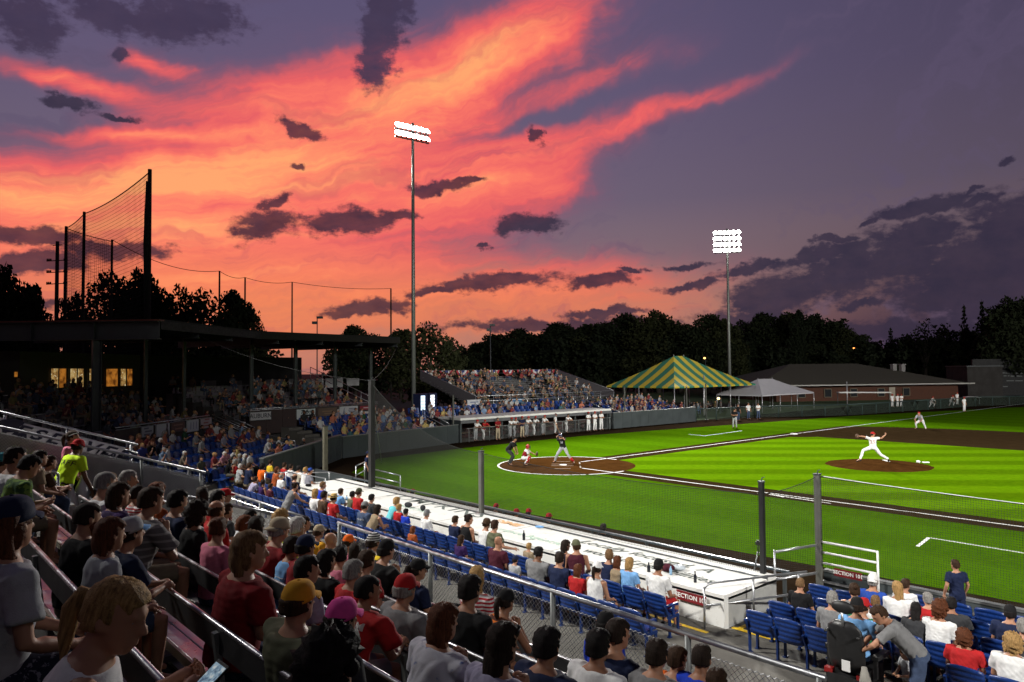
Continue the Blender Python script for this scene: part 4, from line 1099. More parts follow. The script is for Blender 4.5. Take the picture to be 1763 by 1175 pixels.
# ------------------------------------------------------------------ third-base bleachers
def third_bleacher():
    Y0, Y1 = 10.3, 28.9; o = np.array([-26, (Y0 + Y1) / 2, 0])
    root = empty('bleachers', 'open aluminium bleachers behind the far dugout filled with spectators', 'bleachers', o)
    n = 12
    for k in range(n):
        x = -22.2 - .62 * k; z = 2.65 + .195 * k
        mb = MB(); mb.box(np.array([x, (Y0 + Y1) / 2, z]) - o, (.28, Y1 - Y0, .04)); build(mb, 'bench', ALU, root)
        mb = MB(); mb.box(np.array([x + .31, (Y0 + Y1) / 2, z - .40]) - o, (.34, Y1 - Y0, .03)); mb.box(np.array([x + .02, (Y0 + Y1) / 2, z - .2]) - o, (.02, Y1 - Y0, .3)); build(mb, 'footboard', RISER, root)
    mb = MB(); mb.box(np.array([-21.5, (Y0 + Y1) / 2, 2.2]) - o, (1.5, Y1 - Y0, .06)); build(mb, 'walkway', RISER, root)
    mb = MB(); mb.box(np.array([-20.85, (Y0 + Y1) / 2, 1.5]) - o, (.08, Y1 - Y0, 1.5)); build(mb, 'front_wall', ADW, root)
    mb = MB()
    for z in (3.2, 2.75): mb.tube([np.array([-20.75, Y0, z]) - o, np.array([-20.75, Y1, z]) - o], .03, 6)
    build(mb, 'front_rail', STEEL, root, True)
    for k in range(10):
        mb = MB(); y = Y0 + (Y1 - Y0) * k / 9; mb.tube([np.array([-20.75, y, 1.7]) - o, np.array([-20.75, y, 3.2]) - o], .03, 6); build(mb, 'rail_post', STEEL, root, True)
    mb = MB()
    for z in (5.5, 5.15): mb.tube([np.array([-29.5, Y0, z]) - o, np.array([-29.5, Y1, z]) - o], .025, 6)
    build(mb, 'back_rail', DARKSTEEL, root, True)
    for y, nm in ((Y0, 'side_panel'), (Y1, 'side_panel')):
        mb = MB(); mb.add([np.array(p) - o for p in ((-20.8, y, 2.2), (-29.5, y, 4.6), (-29.5, y, 5.5), (-20.8, y, 3.2), (-20.8, y + .06, 2.2), (-29.5, y + .06, 4.6), (-29.5, y + .06, 5.5), (-20.8, y + .06, 3.2))],
                          [(0, 1, 2, 3), (7, 6, 5, 4), (0, 4, 5, 1), (1, 5, 6, 2), (2, 6, 7, 3), (3, 7, 4, 0)]); build(mb, nm, mat('grey_mesh_panel', (.13, .12, .13), .7, .3, .2), root)
        mb = MB(); mb.tube([np.array([-20.8, y + .03, 3.24]) - o, np.array([-29.5, y + .03, 5.54]) - o], .03, 6); build(mb, 'side_rail', STEEL, root, True)
    for y in (14.6, 21.0):
        mb = MB()
        for dz in (0, .45): mb.tube([np.array([-21.9, y, 3.1 + dz]) - o, np.array([-25.2, y, 4.15 + dz]) - o], .025, 6)
        build(mb, 'aisle_rail', STEEL, root, True)
    cols = [mat('bunting_red', (.30, .03, .04), .9, 0, .1), mat('bunting_white', (.45, .43, .44), .9, 0, .1), mat('bunting_blue', (.04, .05, .16), .9, 0, .1)]
    for k in range(9):
        y = Y0 + 1 + (Y1 - Y0 - 2) * k / 8
        for b_, (r0, r1) in enumerate(((.55, .8), (.3, .55), (.0, .3))):
            mb = MB(); N = 10
            for i in range(N):
                a0_, a1_ = PI + PI * i / N, PI + PI * (i + 1) / N
                q4 = [np.array([-29.42 + .02 * (i % 2), y + r * math.cos(a), 5.48 + r * .8 * math.sin(a)]) - o for r, a in ((r0, a0_), (r1, a0_), (r1, a1_), (r0, a1_))]
                mb.add(q4, [(0, 1, 2, 3)])
            build(mb, 'bunting', cols[b_], root)
third_bleacher()
ST = plane_solver(np.array([-20.78, 0, 0]), np.array([1., 0, 0]))
def board3(px0, px1, py0, py1, colr, label, shapes=None):
    billboard(None, px0, px1, py0, py1, ST, PI / 2, colr, label, [], shapes)
board3(804, 828, 688, 702, (.42, .43, .45), 'white board with blue lettering on the front of the far bleachers', bars([(-.9, .9, .12), (-.6, .6, -.1)], (.06, .09, .2), .5))
board3(879, 902, 686, 695, (.05, .12, .22), 'plain mid blue board on the far bleachers')
board3(927, 947, 686, 697, (.02, .03, .12), 'dark blue board with a small white mark', bars([(-.9, -.5, .0), (-.3, .9, .0)], (.4, .42, .5), .45))
# blue seat terrace behind the far dugout
mb = MB()
for k in range(3): mb.box((-18.1 - .95 * k, 12.6, (1.15 + .24 * k) / 2), (.95, 21, 1.15 + .24 * k))
struct(mb, 'far_terrace', CONC)
for k in range(3):
    n = int(20.0 / .6)
    for i in range(n): FAR_SPOTS.append(('third', k, i, np.array([-18.05 - .95 * k, 3.0 + .6 * i, 1.15 + .24 * k]), -PI / 2))
for px, py in ((738, 712), (760, 708)):
    pass
rail('stair_rail', 'bright white stair rails at the right end of the far dugout roof', 'handrail', [[(-15.0, 21.7, 1.5), (-19.5, 21.7, 3.0)], [(-15.0, 21.7, 1.1), (-19.5, 21.7, 2.6)], [(-15.0, 23.2, 1.4), (-19.0, 23.2, 2.7)]], .035, STEEL, [((-15.0, 21.7, .3), (-15.0, 21.7, 1.5)), ((-19.5, 21.7, 1.2), (-19.5, 21.7, 3.0))])
rail('stair_rail', 'pipe rails down to the field at the left end of the far dugout', 'handrail', [[(-14.7, 2.9, 1.5), (-17.5, 2.4, 2.5)], [(-14.7, 2.9, 1.15), (-17.5, 2.4, 2.15)], [(-14.7, 1.6, 1.55), (-17.5, 1.2, 2.5)]], .03, STEEL, [((-14.7, 2.9, .3), (-14.7, 2.9, 1.5)), ((-17.5, 2.4, .9), (-17.5, 2.4, 2.5))])
for y, z1 in ((3.4, 3.6), (23.6, 3.8), (33.5, 3.6), (37.0, 3.8)):
    p = np.array([-14.85, y, 0]); net_post(p, z1, .10, 'thin grey net post beside the far wall, ' + {3.4: 'left of the dugout', 23.6: 'right of the dugout', 33.5: 'under the striped tent', 37.0: 'past the striped tent'}[y])
# seats under the striped tent
mb = MB()
for k in range(5): mb.box((-15.6 - .9 * k, 28.4, (.7 + .22 * k) / 2), (.9, 10.8, .7 + .22 * k))
struct(mb, 'tent_terrace', CONC)
for k in range(5):
    for i in range(17): FAR_SPOTS.append(('tent', k, i, np.array([-15.6 - .9 * k, 23.8 + .6 * i, .7 + .22 * k]), -PI / 2))

# ------------------------------------------------------------------ tents
TG = mat('tent_green', (.028, .17, .105), .7, 0, .08); TY = mat('tent_yellow', (.52, .40, .035), .7, 0, .08); TW = mat('tent_white', (.42, .41, .44), .7, 0, .1, 1.2); TPOLE = mat('tent_pole', (.4, .4, .42), .4, .6, .1)
def hip_tent(name, label, N, R_, L_, za, apex, ze, nst, m0, m1, leg, m_edge):
    """N nearest corner, R_ along +Y, L_ along -X (2-D). apex: ridge end points (2-D) for a ridge along Y"""
    N, R_, L_ = [np.asarray(q, float) for q in (N, R_, L_)]; F = R_ + L_ - N
    a0_, a1_ = [np.asarray(q, float) for q in apex]
    o = np.array([*(N + F) / 2, 0]); root = empty(name, label, 'tent', o)
    P = lambda xy, z: np.array([xy[0], xy[1], z]) - o
    def face(c0, c1, r0, r1, n):
        # eave c0->c1, ridge r0->r1; up-slope stripes clipped by the hips
        d = c1 - c0; L = np.linalg.norm(d); d = d / L; up = np.array([-d[1], d[0]])
        if up @ (r0 - c0) < 0: up = -up
        H = up @ (r0 - c0); ra = d @ (r0 - c0); rb = d @ (r1 - c0)
        def topv(u):
            if u < ra: return u / ra
            if u > rb: return (L - u) / (L - rb)
            return 1.0
        for k in range(n):
            u0, u1 = L * k / n, L * (k + 1) / n
            us = sorted({u0, u1} | {v for v in (ra, rb) if u0 < v < u1}); S = 4
            mb = MB(); vs = []; fs = []
            for u in us:
                tv = topv(u)
                for i in range(S + 1):
                    f = tv * i / S
                    z = ze + (za - ze) * (f * .82 + .18 * f * f)
                    vs.append(P(c0 + d * u + up * H * f, z))
            for a in range(len(us) - 1):
                for i in range(S):
                    b = a * (S + 1) + i; fs.append((b, b + S + 1, b + S + 2, b + 1))
            if vs:
                q0 = len(vs)
                for u in (us[0], us[-1]): vs.append(P(c0 + d * u - up * .02, ze + .0)); vs.append(P(c0 + d * u - up * .02, ze - .16))
                fs.append((q0, q0 + 2, q0 + 3, q0 + 1))
            mb.add(vs, fs); build(mb, 'panel', m0 if k % 2 else m1, root, False)
    face(N, R_, a0_, a1_, nst[0]); face(L_, N, a0_, a0_, nst[1]); face(R_, F, a1_, a1_, nst[1]); face(F, L_, a1_, a0_, nst[0])
    pts = [N, R_, F, L_] + [N + (R_ - N) * f for f in (.33, .66)] + [L_ + (F - L_) * f for f in (.33, .66)] + [N + (L_ - N) * .5, R_ + (F - R_) * .5]
    for p in pts:
        mb = MB(); mb.tube([P(p, 0), P(p, ze)], .05, 8); build(mb, 'pole', leg, root, True)
    for a in (a0_, a1_):
        mb = MB(); mb.tube([P(a, 0), P(a, za + .15)], .06, 8); build(mb, 'centre_pole', leg, root, True)
    return root
tn = on_x(1161, 671, -18.5); tr = on_x(1301, 666, -18.5); tl = on_y(1044, 671, tn[1])
ta = on_x(1150, 621, (tn[0] + tl[0]) / 2)
wid = tl[0] - tn[0]
ridge0 = ((tn[0] + tl[0]) / 2, tn[1] + (tr[1] - tn[1]) * .40); 
hip_tent('striped_tent', 'green and yellow striped party tent beyond the far seats', (tn[0], tn[1]), (tn[0], tr[1]), (tl[0], tn[1]), 7.0, (ridge0, (ridge0[0], ridge0[1] + (tr[1] - tn[1]) * .12)), 3.45, (18, 12), TG, TY, TPOLE, TG)
print('TENT', tn, tr, tl, ridge0, 'apex px', pix((*ridge0, 7.0)), pix((ridge0[0], ridge0[1] + (tr[1] - tn[1]) * .12, 7.0)))
wn_ = on_x(1312, 685, -16.5); wr = on_x(1401, 681, -16.5); wl = on_y(1234, 676, wn_[1])
print('WTENT', wn_, wr, wl)
wr0 = ((wn_[0] + wl[0]) / 2, wn_[1] + (wr[1] - wn_[1]) * .35); wr1 = (wr0[0], wn_[1] + (wr[1] - wn_[1]) * .62)
hip_tent('white_tent', 'white canopy tent behind the chain link fence', (wn_[0], wn_[1]), (wn_[0], wr[1]), (wl[0], wn_[1]), 4.0, (wr0, wr1), 2.15, (4, 3), TW, TW, TPOLE, TW)

# ------------------------------------------------------------------ brick building, block building, scoreboard
def brick_fn(t, b, tc):
    br = t.node('ShaderNodeTexBrick'); t.l.new(t.mapping(tc, rot=(R(90), 0, 0), kind='POINT'), br.inputs['Vector'])
    br.inputs['Scale'].default_value = 5; br.inputs['Color1'].default_value = (.080, .026, .013, 1); br.inputs['Color2'].default_value = (.055, .018, .010, 1); br.inputs['Mortar'].default_value = (.055, .038, .028, 1)
    t.l.new(br.outputs[0], b.inputs['Base Color'])
BRICK = mat('red_brick', (.2, .08, .05), .9, fn=brick_fn)
SHING = mat('brown_shingle', (.045, .040, .028), .9, 0, .25, 1.5, .3, 12)
def brick_building():
    A = at_depth(1338, 700, 116); B_ = at_depth(1652, 700, 122); A[2] = B_[2] = 0
    d = B_ - A; L = np.linalg.norm(d); d /= L; n = np.array([-d[1], d[0], 0]); n = n if n @ FWD > 0 else -n
    o = (A + B_) / 2; root = empty('brick_building', 'long low brick building with broad hipped roof beyond the fence', 'building', o)
    a = math.atan2(d[1], d[0]); ze, zr = 2.5, 6.0
    P = lambda u, v, z: A + d * u + n * v + np.array([0, 0, z]) - o
    mb = MB(); mb.box(P(L / 2, 8, ze / 2 - .4), (L, 15.6, ze + .8), a); build(mb, 'wall', BRICK, root)
    e = 1.6; mb = MB(); c = [P(-e - 3, -e, ze), P(L + e, -e, ze), P(L + e, 16 + e, ze), P(-e - 3, 16 + e, ze)]; r0, r1 = P(L * .22, 8, zr), P(L * .60, 8, zr)
    mb.add(c + [r0, r1], [(0, 1, 5, 4), (1, 2, 5), (2, 3, 4, 5), (3, 0, 4), (0, 3, 2, 1)]); rf = build(mb, 'roof', SHING, root)
    mb = MB(); mb.bar(P(-e - 3, -e - .03, ze + .06), P(L + e, -e - .03, ze + .06), .06, .2); build(mb, 'gutter', mat('pale_gutter', (.33, .32, .30), .6), root)
    for u in (.66, .71):
        mb = MB(); mb.box(P(L * u + 3, 5, 4.6), (.7, .7, 2.2), a); mb.box(P(L * u + 3, 5, 5.78), (.86, .86, .16), a); build(mb, 'chimney', mat('vent_metal', (.22, .21, .21), .6, .3), root)
    for u in (.13, .27, .41, .56, .70):
        mb = MB(); c = P(L * u, -.03, 1.25)
        for sx in (-.62, .62): mb.box(c + d * sx, (.1, .1, 1.3), a)
        for sz in (-.65, .65): mb.box(c + np.array([0, 0, sz]), (1.14, .1, .1), a)
        w_ = build(mb, 'window', mat('window_frame', (.12, .10, .07), .6), root)
        mb = MB(); mb.box(c + n * .02, (1.14, .03, 1.2), a); build(mb, 'pane', mat('dark_glass', (.02, .022, .025), .1, 0, 0), w_)
    mb = MB(); mb.box(P(L * .62, -.04, 1.0), (1.1, .06, 2.1), a); dr = build(mb, 'door', mat('pale_door', (.28, .25, .2), .6), root)
brick_building()
def block_building():
    p = at_depth(1650, 690, 126); q_ = at_depth(1678, 690, 126); c = (p + q_) / 2; c[2] = 0
    root = empty('block_building', 'plain grey block building beside the brick one', 'building', c)
    mb = MB(); mb.box((0, 4, 2.2), (5.6, 8, 6.2), YAW * 0 + R(41)); build(mb, 'wall', mat('grey_siding', (.016, .014, .013), .8, 0, .15, 1), root)
    mb = MB(); mb.box((0, 4, 5.38), (5.9, 8.3, .16), R(41)); build(mb, 'roof', DARKSTEEL, root)
block_building()
def scoreboard():
    c = at_depth(1735, 668, 128); c[2] = 0; a = R(41.3)
    root = empty('scoreboard', 'dark unlit scoreboard back with pale lettering and a running figure', 'scoreboard', c, a)
    mb = MB(); mb.box((0, 0, 3.4), (11.5, .5, 6.4)); build(mb, 'panel', mat('scoreboard_black', (.008, .008, .009), .7, 0, .1), root)
    for x in (-4, 0, 4):
        mb = MB(); mb.box((x, .5, 1.5), (.3, .3, 3)); build(mb, 'post', DARKSTEEL, root)
    ink = mat('dim_pale_ink', (.10, .11, .11), .8, 0, 0); ink2 = mat('figure_ink', (.16, .18, .20), .8, 0, 0)
    pl = plane_solver(c + np.array([math.sin(a), -math.cos(a), 0]) * .26, np.array([math.sin(a), -math.cos(a), 0]))
    def loc(px, py):
        q_ = pl(px, py) - c; return np.array([q_[0] * math.cos(a) + q_[1] * math.sin(a), q_[2]])
    for (x0, x1, y) in ((1723, 1730, 642.5), (1731, 1738, 642.8), (1740, 1747, 643), (1749, 1762, 643), (1728, 1733, 647.5), (1735, 1738, 647.5), (1740, 1747, 648), (1750, 1760, 648), (1733, 1746, 656), (1748, 1761, 656), (1721, 1735, 666)):
        u0, u1 = loc(x0, y), loc(x1, y)
        mb = MB(); mb.box(((u0[0] + u1[0]) / 2, -.257, u0[1]), (u1[0] - u0[0], .012, .16)); build(mb, 'lettering', ink, root)
    fig = [(1709, 650), (1713, 648), (1716, 652), (1713, 656), (1717, 659), (1714, 660), (1710, 657), (1706, 659.5), (1699, 659), (1694, 656), (1691, 652), (1693, 650), (1696, 655), (1702, 657.5), (1707, 656)]
    mb = MB(); mb.poly([(loc(x, y)[0], -.256, loc(x, y)[1]) for x, y in fig]); build(mb, 'emblem', ink2, root)
scoreboard()

# ------------------------------------------------------------------ third-base fence towards the outfield
def outfield_fence():
    pts = [(-14.35, 34.4), (-12.5, 42.7), (-6.9, 52.9), (-4.9, 67.0), (-2.8, 82.3), (2.5, 92.0), (12, 104)]
    root = empty('chain_link_fence', 'long green chain link fence running from the tent to the outfield corner', 'fence', (-14.35, 34.4, 0))
    o = np.array([-14.35, 34.4, 0]); FM = mat('dark_green_fence_post', (.025, .045, .042), .6, .2, .15); MESHF = mat('green_mesh_wire', (.05, .075, .06), .7, .1, 0)
    h = 1.25
    for (x0, y0), (x1, y1) in zip(pts[:-1], pts[1:]):
        a = np.array([x0, y0, 0]) - o; b = np.array([x1, y1, 0]) - o; L = np.linalg.norm(b - a)
        mb = MB(); mb.tube([a + [0, 0, h], b + [0, 0, h]], .06, 8); build(mb, 'top_rail', FM, root, True)
        n = int(L / 2.6)
        for k in range(n + 1):
            p = a + (b - a) * k / n; mb = MB(); mb.tube([p, p + [0, 0, h]], .055, 6); build(mb, 'post', FM, root, True)
        mb = MB(); m_ = int(L / .16)
        for k in range(m_):
            p = a + (b - a) * k / m_
            for s in (-1, 1):
                q_ = a + (b - a) * min(max((k + s * 7) / m_, 0), 1); mb.bar(p + [0, 0, .04], q_ + [0, 0, h - .02], .012, .012)
        g = build(mb, 'wire_mesh', MESHF, root); g['kind'] = 'stuff'
outfield_fence()
mb = MB(); mb.add([(-60, 34, -.03), (-14.6, 34.4, -.03), (-12.8, 42.7, -.03), (-7.2, 53, -.03), (-5.2, 67, -.03), (-3.1, 82.3, -.03), (10, 120, -.03), (-80, 120, -.03)], [tuple(range(8))]); struct(mb, 'lawn', mat('dim_lawn', (.035, .075, .012), .95, 0, .3, .5, .3, 20))
def light_panel(px0, px1, py, depth, label, h=.25, m=None):
    p = at_depth(px0, py, depth); q_ = at_depth(px1, py, depth); root = empty('awning', label, 'awning', (*((p + q_) / 2)[:2], 0))
    o = np.array([*((p + q_) / 2)[:2], 0]); mb = MB(); mb.bar(p - o, q_ - o, .9, h); build(mb, 'roof', m or mat('pale_awning', (.5, .5, .48), .6), root)
    for e in (p, q_):
        mb = MB(); mb.tube([(*(e - o)[:2], 0), (*(e - o)[:2], e[2] - h / 2)], .05, 6); build(mb, 'post', DARKSTEEL, root, True)
light_panel(1442, 1532, 676, 103, 'long pale awning of the bullpen bench by the brick building', .16)
light_panel(1661, 1686, 684, 104, 'short white awning at the outfield end of the fence', .14)
for i, (px, py, pt, dp) in enumerate(((1459, 701, 659, 98), (1213, 705, 648, 86))):
    p = at_depth(px, py, dp); p[2] = 0; root = empty('pole', ['thin pale pole in front of the brick building', 'thin pole under the right end of the striped tent'][i], 'pole', p)
    zt = at_depth(px, pt, dp)[2]; mb = MB(); mb.tube([(0, 0, 0), (0, 0, zt)], .07, 8); build(mb, 'shaft', TPOLE, root, True); mb = MB(); mb.ell((0, 0, zt + .05), (.1, .1, .08), 8, 6); build(mb, 'cap', TPOLE, root, True)

# ------------------------------------------------------------------ light poles
LENS = mat('lit_lamp_lens', (1.0, .985, .92), .3, var=0, emit=60.0)
LENS2 = mat('dim_lamp_lens', (1.0, .97, .88), .3, var=0, emit=14.0)
def lamp_mesh():
    mb = MB(); mb.tube([(0, .32, 0), (0, .26, 0), (0, .12, 0), (0, 0, 0)], [.07, .16, .28, .32], 12); mb.box((0, .30, -.18), (.05, .05, .36)); a = mb.mesh('lamp', True)
    mb = MB(); mb.tube([(0, -.012, 0), (0, -.03, 0)], [.305, .27], 14); b = mb.mesh('lens', True); return a, b
LM, LL = lamp_mesh(); LM.materials.append(DARKSTEEL); LL.materials.append(LENS)
def flood_pole(label, p, h, rows, cols, dx, dz, rz, tilt, r=.21, dim=()):
    root = empty('floodlight_pole', label, 'floodlight', p, rz, 'tall floodlight poles round the field')
    mb = MB(); mb.tube([(0, 0, 0), (0, 0, h * .5), (0, 0, h + rows * dz - .3)], [r, r * .8, r * .55], 12); build(mb, 'pole', mat('pole_galvanised', (.16, .17, .16), .5, .4, .15), root, True)
    for i in range(rows):
        z = h + i * dz; mb = MB(); mb.box((0, .12, z - .34), ((cols - 1) * dx + .5, .09, .09)); build(mb, 'crossarm', DARKSTEEL, root)
        for k in range(cols):
            o = link('lamp', LM, None, root, ((k - (cols - 1) / 2) * dx, -.05, z)); o.rotation_euler = (R(-tilt), 0, R((k - (cols - 1) / 2) * 4))
            l = link('lens', LL, LENS2 if (i, k) in dim else None, o) if (i, k) not in dim else link('lens', LL, LENS2, o)
    return root
pa = at_depth(712, 650, 66); pa[2] = 0; pb = at_depth(1256.5, 660, 100); pb[2] = 0
ra_ = math.atan2(*(np.array([13, 5]) - pa[:2])[::-1]) + PI / 2; rb_ = math.atan2(*(np.array([13, 13]) - pb[:2])[::-1]) + PI / 2
flood_pole('floodlight pole with two rows of lamps above the grandstand end', pa, 27.0, 2, 7, .52, .74, ra_, 28, .21, {(0, 5), (0, 6), (1, 6)})
flood_pole('floodlight pole with four rows of lamps beyond the striped tent', pb, 21.7, 4, 6, .62, .82, rb_, 24, .24, {(3, 0), (0, 4), (0, 5)})
flood_pole('floodlight pole behind the near grandstand outside the picture', np.array([POLE_C[0], POLE_C[1] - .8, 0]), 26.5, 3, 7, .62, .95, math.atan2(39, 14) + PI / 2, 28)
flood_pole('floodlight pole towards right field outside the picture', np.array([POLE_D[0] + .5, POLE_D[1] - .8, 0]), 26.5, 3, 7, .62, .95, math.atan2(48, -48) + PI / 2, 28)
flood_pole('added unseen floodlight pole at the right field corner outside the picture', np.array([POLE_E[0] + .8, POLE_E[1], 0]), 26.5, 3, 7, .62, .95, math.atan2(44, -86) + PI / 2, 28)
def lot_lamp(px, pyb, pyt, dp, arms, label):
    p = at_depth(px, pyb, dp); p[2] = 0; zt = at_depth(px, pyt, dp)[2]; root = empty('lot_lamp', label, 'lamp post', p, YAW * -1, 'unlit parking lot lamps on the skyline')
    k = dp / FPX
    mb = MB(); mb.tube([(0, 0, 0), (0, 0, zt)], [.14, .1], 8); build(mb, 'pole', DARKSTEEL, root, True)
    for (dx, dy, w, h) in arms:
        mb = MB(); mb.box((dx * k, 0, zt + dy * k), (w * k, w * k, h * k)); build(mb, 'lamp_head', DARKSTEEL, root)
        if abs(dx) > 2: mb = MB(); mb.bar((0, 0, zt + dy * k), (dx * k, 0, zt + dy * k), .08, .08); build(mb, 'arm', DARKSTEEL, root)
lot_lamp(546, 583, 548, 150, [(4.5, 1, 9, 3.5), (-4, -8, 8, 4.5)], 'unlit twin parking lamp on the skyline left of the tall pole')
lot_lamp(844.5, 600, 561, 140, [(3.5, 1, 9, 3.5), (-2.5, -7, 8, 4.5)], 'unlit twin parking lamp on the skyline right of the tall pole')
def glow_lamp(px, py, dp, r, label, colr):
    p = at_depth(px, py, dp); root = empty('street_lamp', label, 'street lamp', (p[0], p[1], 0))
    mb = MB(); mb.tube([(0, .3, 0), (0, .3, p[2]), (0, .02, p[2] + .25)], .07, 6); build(mb, 'pole', DARKSTEEL, root, True)
    mb = MB(); mb.ell((0, 0, p[2]), (r, r, r * .8), 10, 8); build(mb, 'globe', mat('sodium_glow_%d' % px, colr, .4, var=0, emit=5), root, True)
glow_lamp(1213, 617, 132, .2, 'small warm street lamp glowing above the striped tent', (1.0, .45, .12))
glow_lamp(1470, 600, 170, .22, 'small orange street lamp glowing in front of the dark wood', (1.0, .28, .06))
glow_lamp(1237, 686.5, 88, .17, 'small warm lamp beside the poles right of the striped tent', (1.0, .62, .28))
# ------------------------------------------------------------------ high safety net and utility pole on the skyline
HP = [((258, 292), 58), ((145, 365), 74), ((114, 390), 81), ((193, 413), 89), ((378, 467), 115), ((422, 478), 123), ((503, 486), 130), ((673, 497), 139)]
HPW = [.34, .3, .34, .3, .3, .3, .26, .3]
HN = ['tallest wooden net pole with furled netting, nearest the roof beam', 'second wooden net pole left of the tallest', 'wooden net pole at the left corner of the high net', 'wooden net pole seen through the high net', 'distant net pole above the round trees', 'distant net pole right of the round trees', 'distant net pole above the grandstand roof', 'distant net pole beside the tall floodlight']
tops = []
for (((px, py), dp), w_, lb) in zip(HP, HPW, HN):
    p = at_depth(px, py, dp); tops.append(p.copy()); root = empty('net_pole', lb, 'pole', (p[0], p[1], 0), 0, 'tall poles of the high net')
    mb = MB(); mb.tube([(0, 0, 0), (0, 0, p[2] * .5), (0, 0, p[2])], [w_ * .62, w_ * .55, w_ * .45], 10); build(mb, 'shaft', mat('dark_pole_wood', (.02, .017, .015), .9, 0, .3), root, True)
    if px == 258:
        mb = MB(); mb.tube([(.05, -.2, p[2] - 1), (.1, -.24, p[2] - 6), (.05, -.22, p[2] - 9), (.0, -.2, p[2] - 14)], [.10, .22, .16, .05], 8); build(mb, 'furled_net', NET, root, True)
HNET = mat('fine_black_net', (.015, .012, .012), .9, 0, 0)
def high_net(i, j, label, zb):
    a, b = tops[i] - [0, 0, .2], tops[j] - [0, 0, .2]; L = np.linalg.norm((b - a)[:2]); root = empty('high_net', label, 'net', (a[0], a[1], 0), 0, 'high safety net')
    o = np.array([a[0], a[1], 0]); mb = MB(); n = int(L / .34); s = L * .018
    P = lambda u, f: np.array([*(a + (b - a) * u)[:2], zb + ((a + (b - a) * u)[2] - s * 4 * u * (1 - u) - zb) * f]) - o
    for k in range(n + 1):
        u = k / n; mb.bar(P(u, 0), P(u, 1), .016, .016)
    m_ = int((a[2] - zb) / .34); S = 8
    for r_ in range(1, m_):
        for q_ in range(S): mb.bar(P(q_ / S, r_ / m_), P((q_ + 1) / S, r_ / m_), .016, .016)
    g = build(mb, 'mesh', HNET, root); g['kind'] = 'stuff'
    mb = MB(); mb.tube([P(q_ / 14, 1) for q_ in range(15)], .05, 5); build(mb, 'top_cable', HNET, root, True)
high_net(0, 1, 'nearest span of high safety net, left of the tallest pole', 6)
high_net(1, 2, 'second span of high safety net at the left corner', 6)
high_net(2, 3, 'first span of the far side of the high safety net', 6)
for i, j in ((3, 4), (4, 5), (5, 6), (6, 7)):
    a, b = tops[i], tops[j]; cable('net_cable', 'sagging top cable of the distant net, span %s' % ['behind the tallest pole', 'above the round trees', 'left of the twin parking lamp', 'left of the tall floodlight'][i - 3], sag(a, b, 1.3 if i == 3 else .5), .045, HNET)
def utility_pole():
    p = at_depth(99, 416, 88); root = empty('utility_pole', 'wooden utility pole with three tiers of insulators at the left', 'utility pole', (p[0], p[1], 0), -YAW)
    W_ = MATS['dark_pole_wood']; mb = MB(); mb.tube([(0, 0, 0), (0, 0, p[2])], [.26, .2], 10); build(mb, 'shaft', W_, root, True)
    k = 88 / FPX
    for py in (450, 470, 490):
        z = p[2] - (py - 416) * k
        mb = MB(); mb.bar((-18 * k, 0, z), (18 * k, 0, z + .12), .08, .10); build(mb, 'crossarm', W_, root)
        for x in (-17, -14, -11, 12, 16):
            mb = MB(); mb.tube([(x * k, 0, z + .02), (x * k, 0, z + .3)], [.1, .07], 8); build(mb, 'insulator', BLACK, root, True)
    mb = MB(); mb.bar((-8 * k, 0, p[2] - 7 * k), (8 * k, 0, p[2] - 6 * k), .07, .09); build(mb, 'crossarm', W_, root)
utility_pole()

# ------------------------------------------------------------------ trees
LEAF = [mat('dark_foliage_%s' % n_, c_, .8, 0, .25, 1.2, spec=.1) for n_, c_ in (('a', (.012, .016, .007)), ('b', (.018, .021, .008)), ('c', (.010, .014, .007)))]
BARK = mat('bark', (.035, .028, .022), .9, 0, .3)
def leaf_cloud(rs, pts_r, n, size):
    """pts_r: list of (centre, radius); leaf quads through each clump"""
    vs = []; fs = []
    for c, r in pts_r:
        m = max(8, int(n * r * r))
        d = rs.normal(size=(m, 3)); d /= np.linalg.norm(d, axis=1)[:, None]
        rad = r * rs.uniform(.25, 1.12, m) ** .6
        P = np.asarray(c) + d * rad[:, None] * np.array([1, 1, .8])
        A = rs.normal(size=(m, 3)); A /= np.linalg.norm(A, axis=1)[:, None]
        B_ = np.cross(A, rs.normal(size=(m, 3))); B_ /= np.linalg.norm(B_, axis=1)[:, None]
        s = size * rs.uniform(.6, 1.4, m)[:, None]
        for i in range(m):
            o = len(vs); a = A[i] * s[i]; b = B_[i] * s[i] * .6
            vs += [P[i] - a, P[i] + b, P[i] + a, P[i] - b]; fs.append((o, o + 1, o + 2, o + 3))
    me = bpy.data.meshes.new('crown'); me.from_pydata([tuple(v) for v in vs], [], fs); me.update(); return me
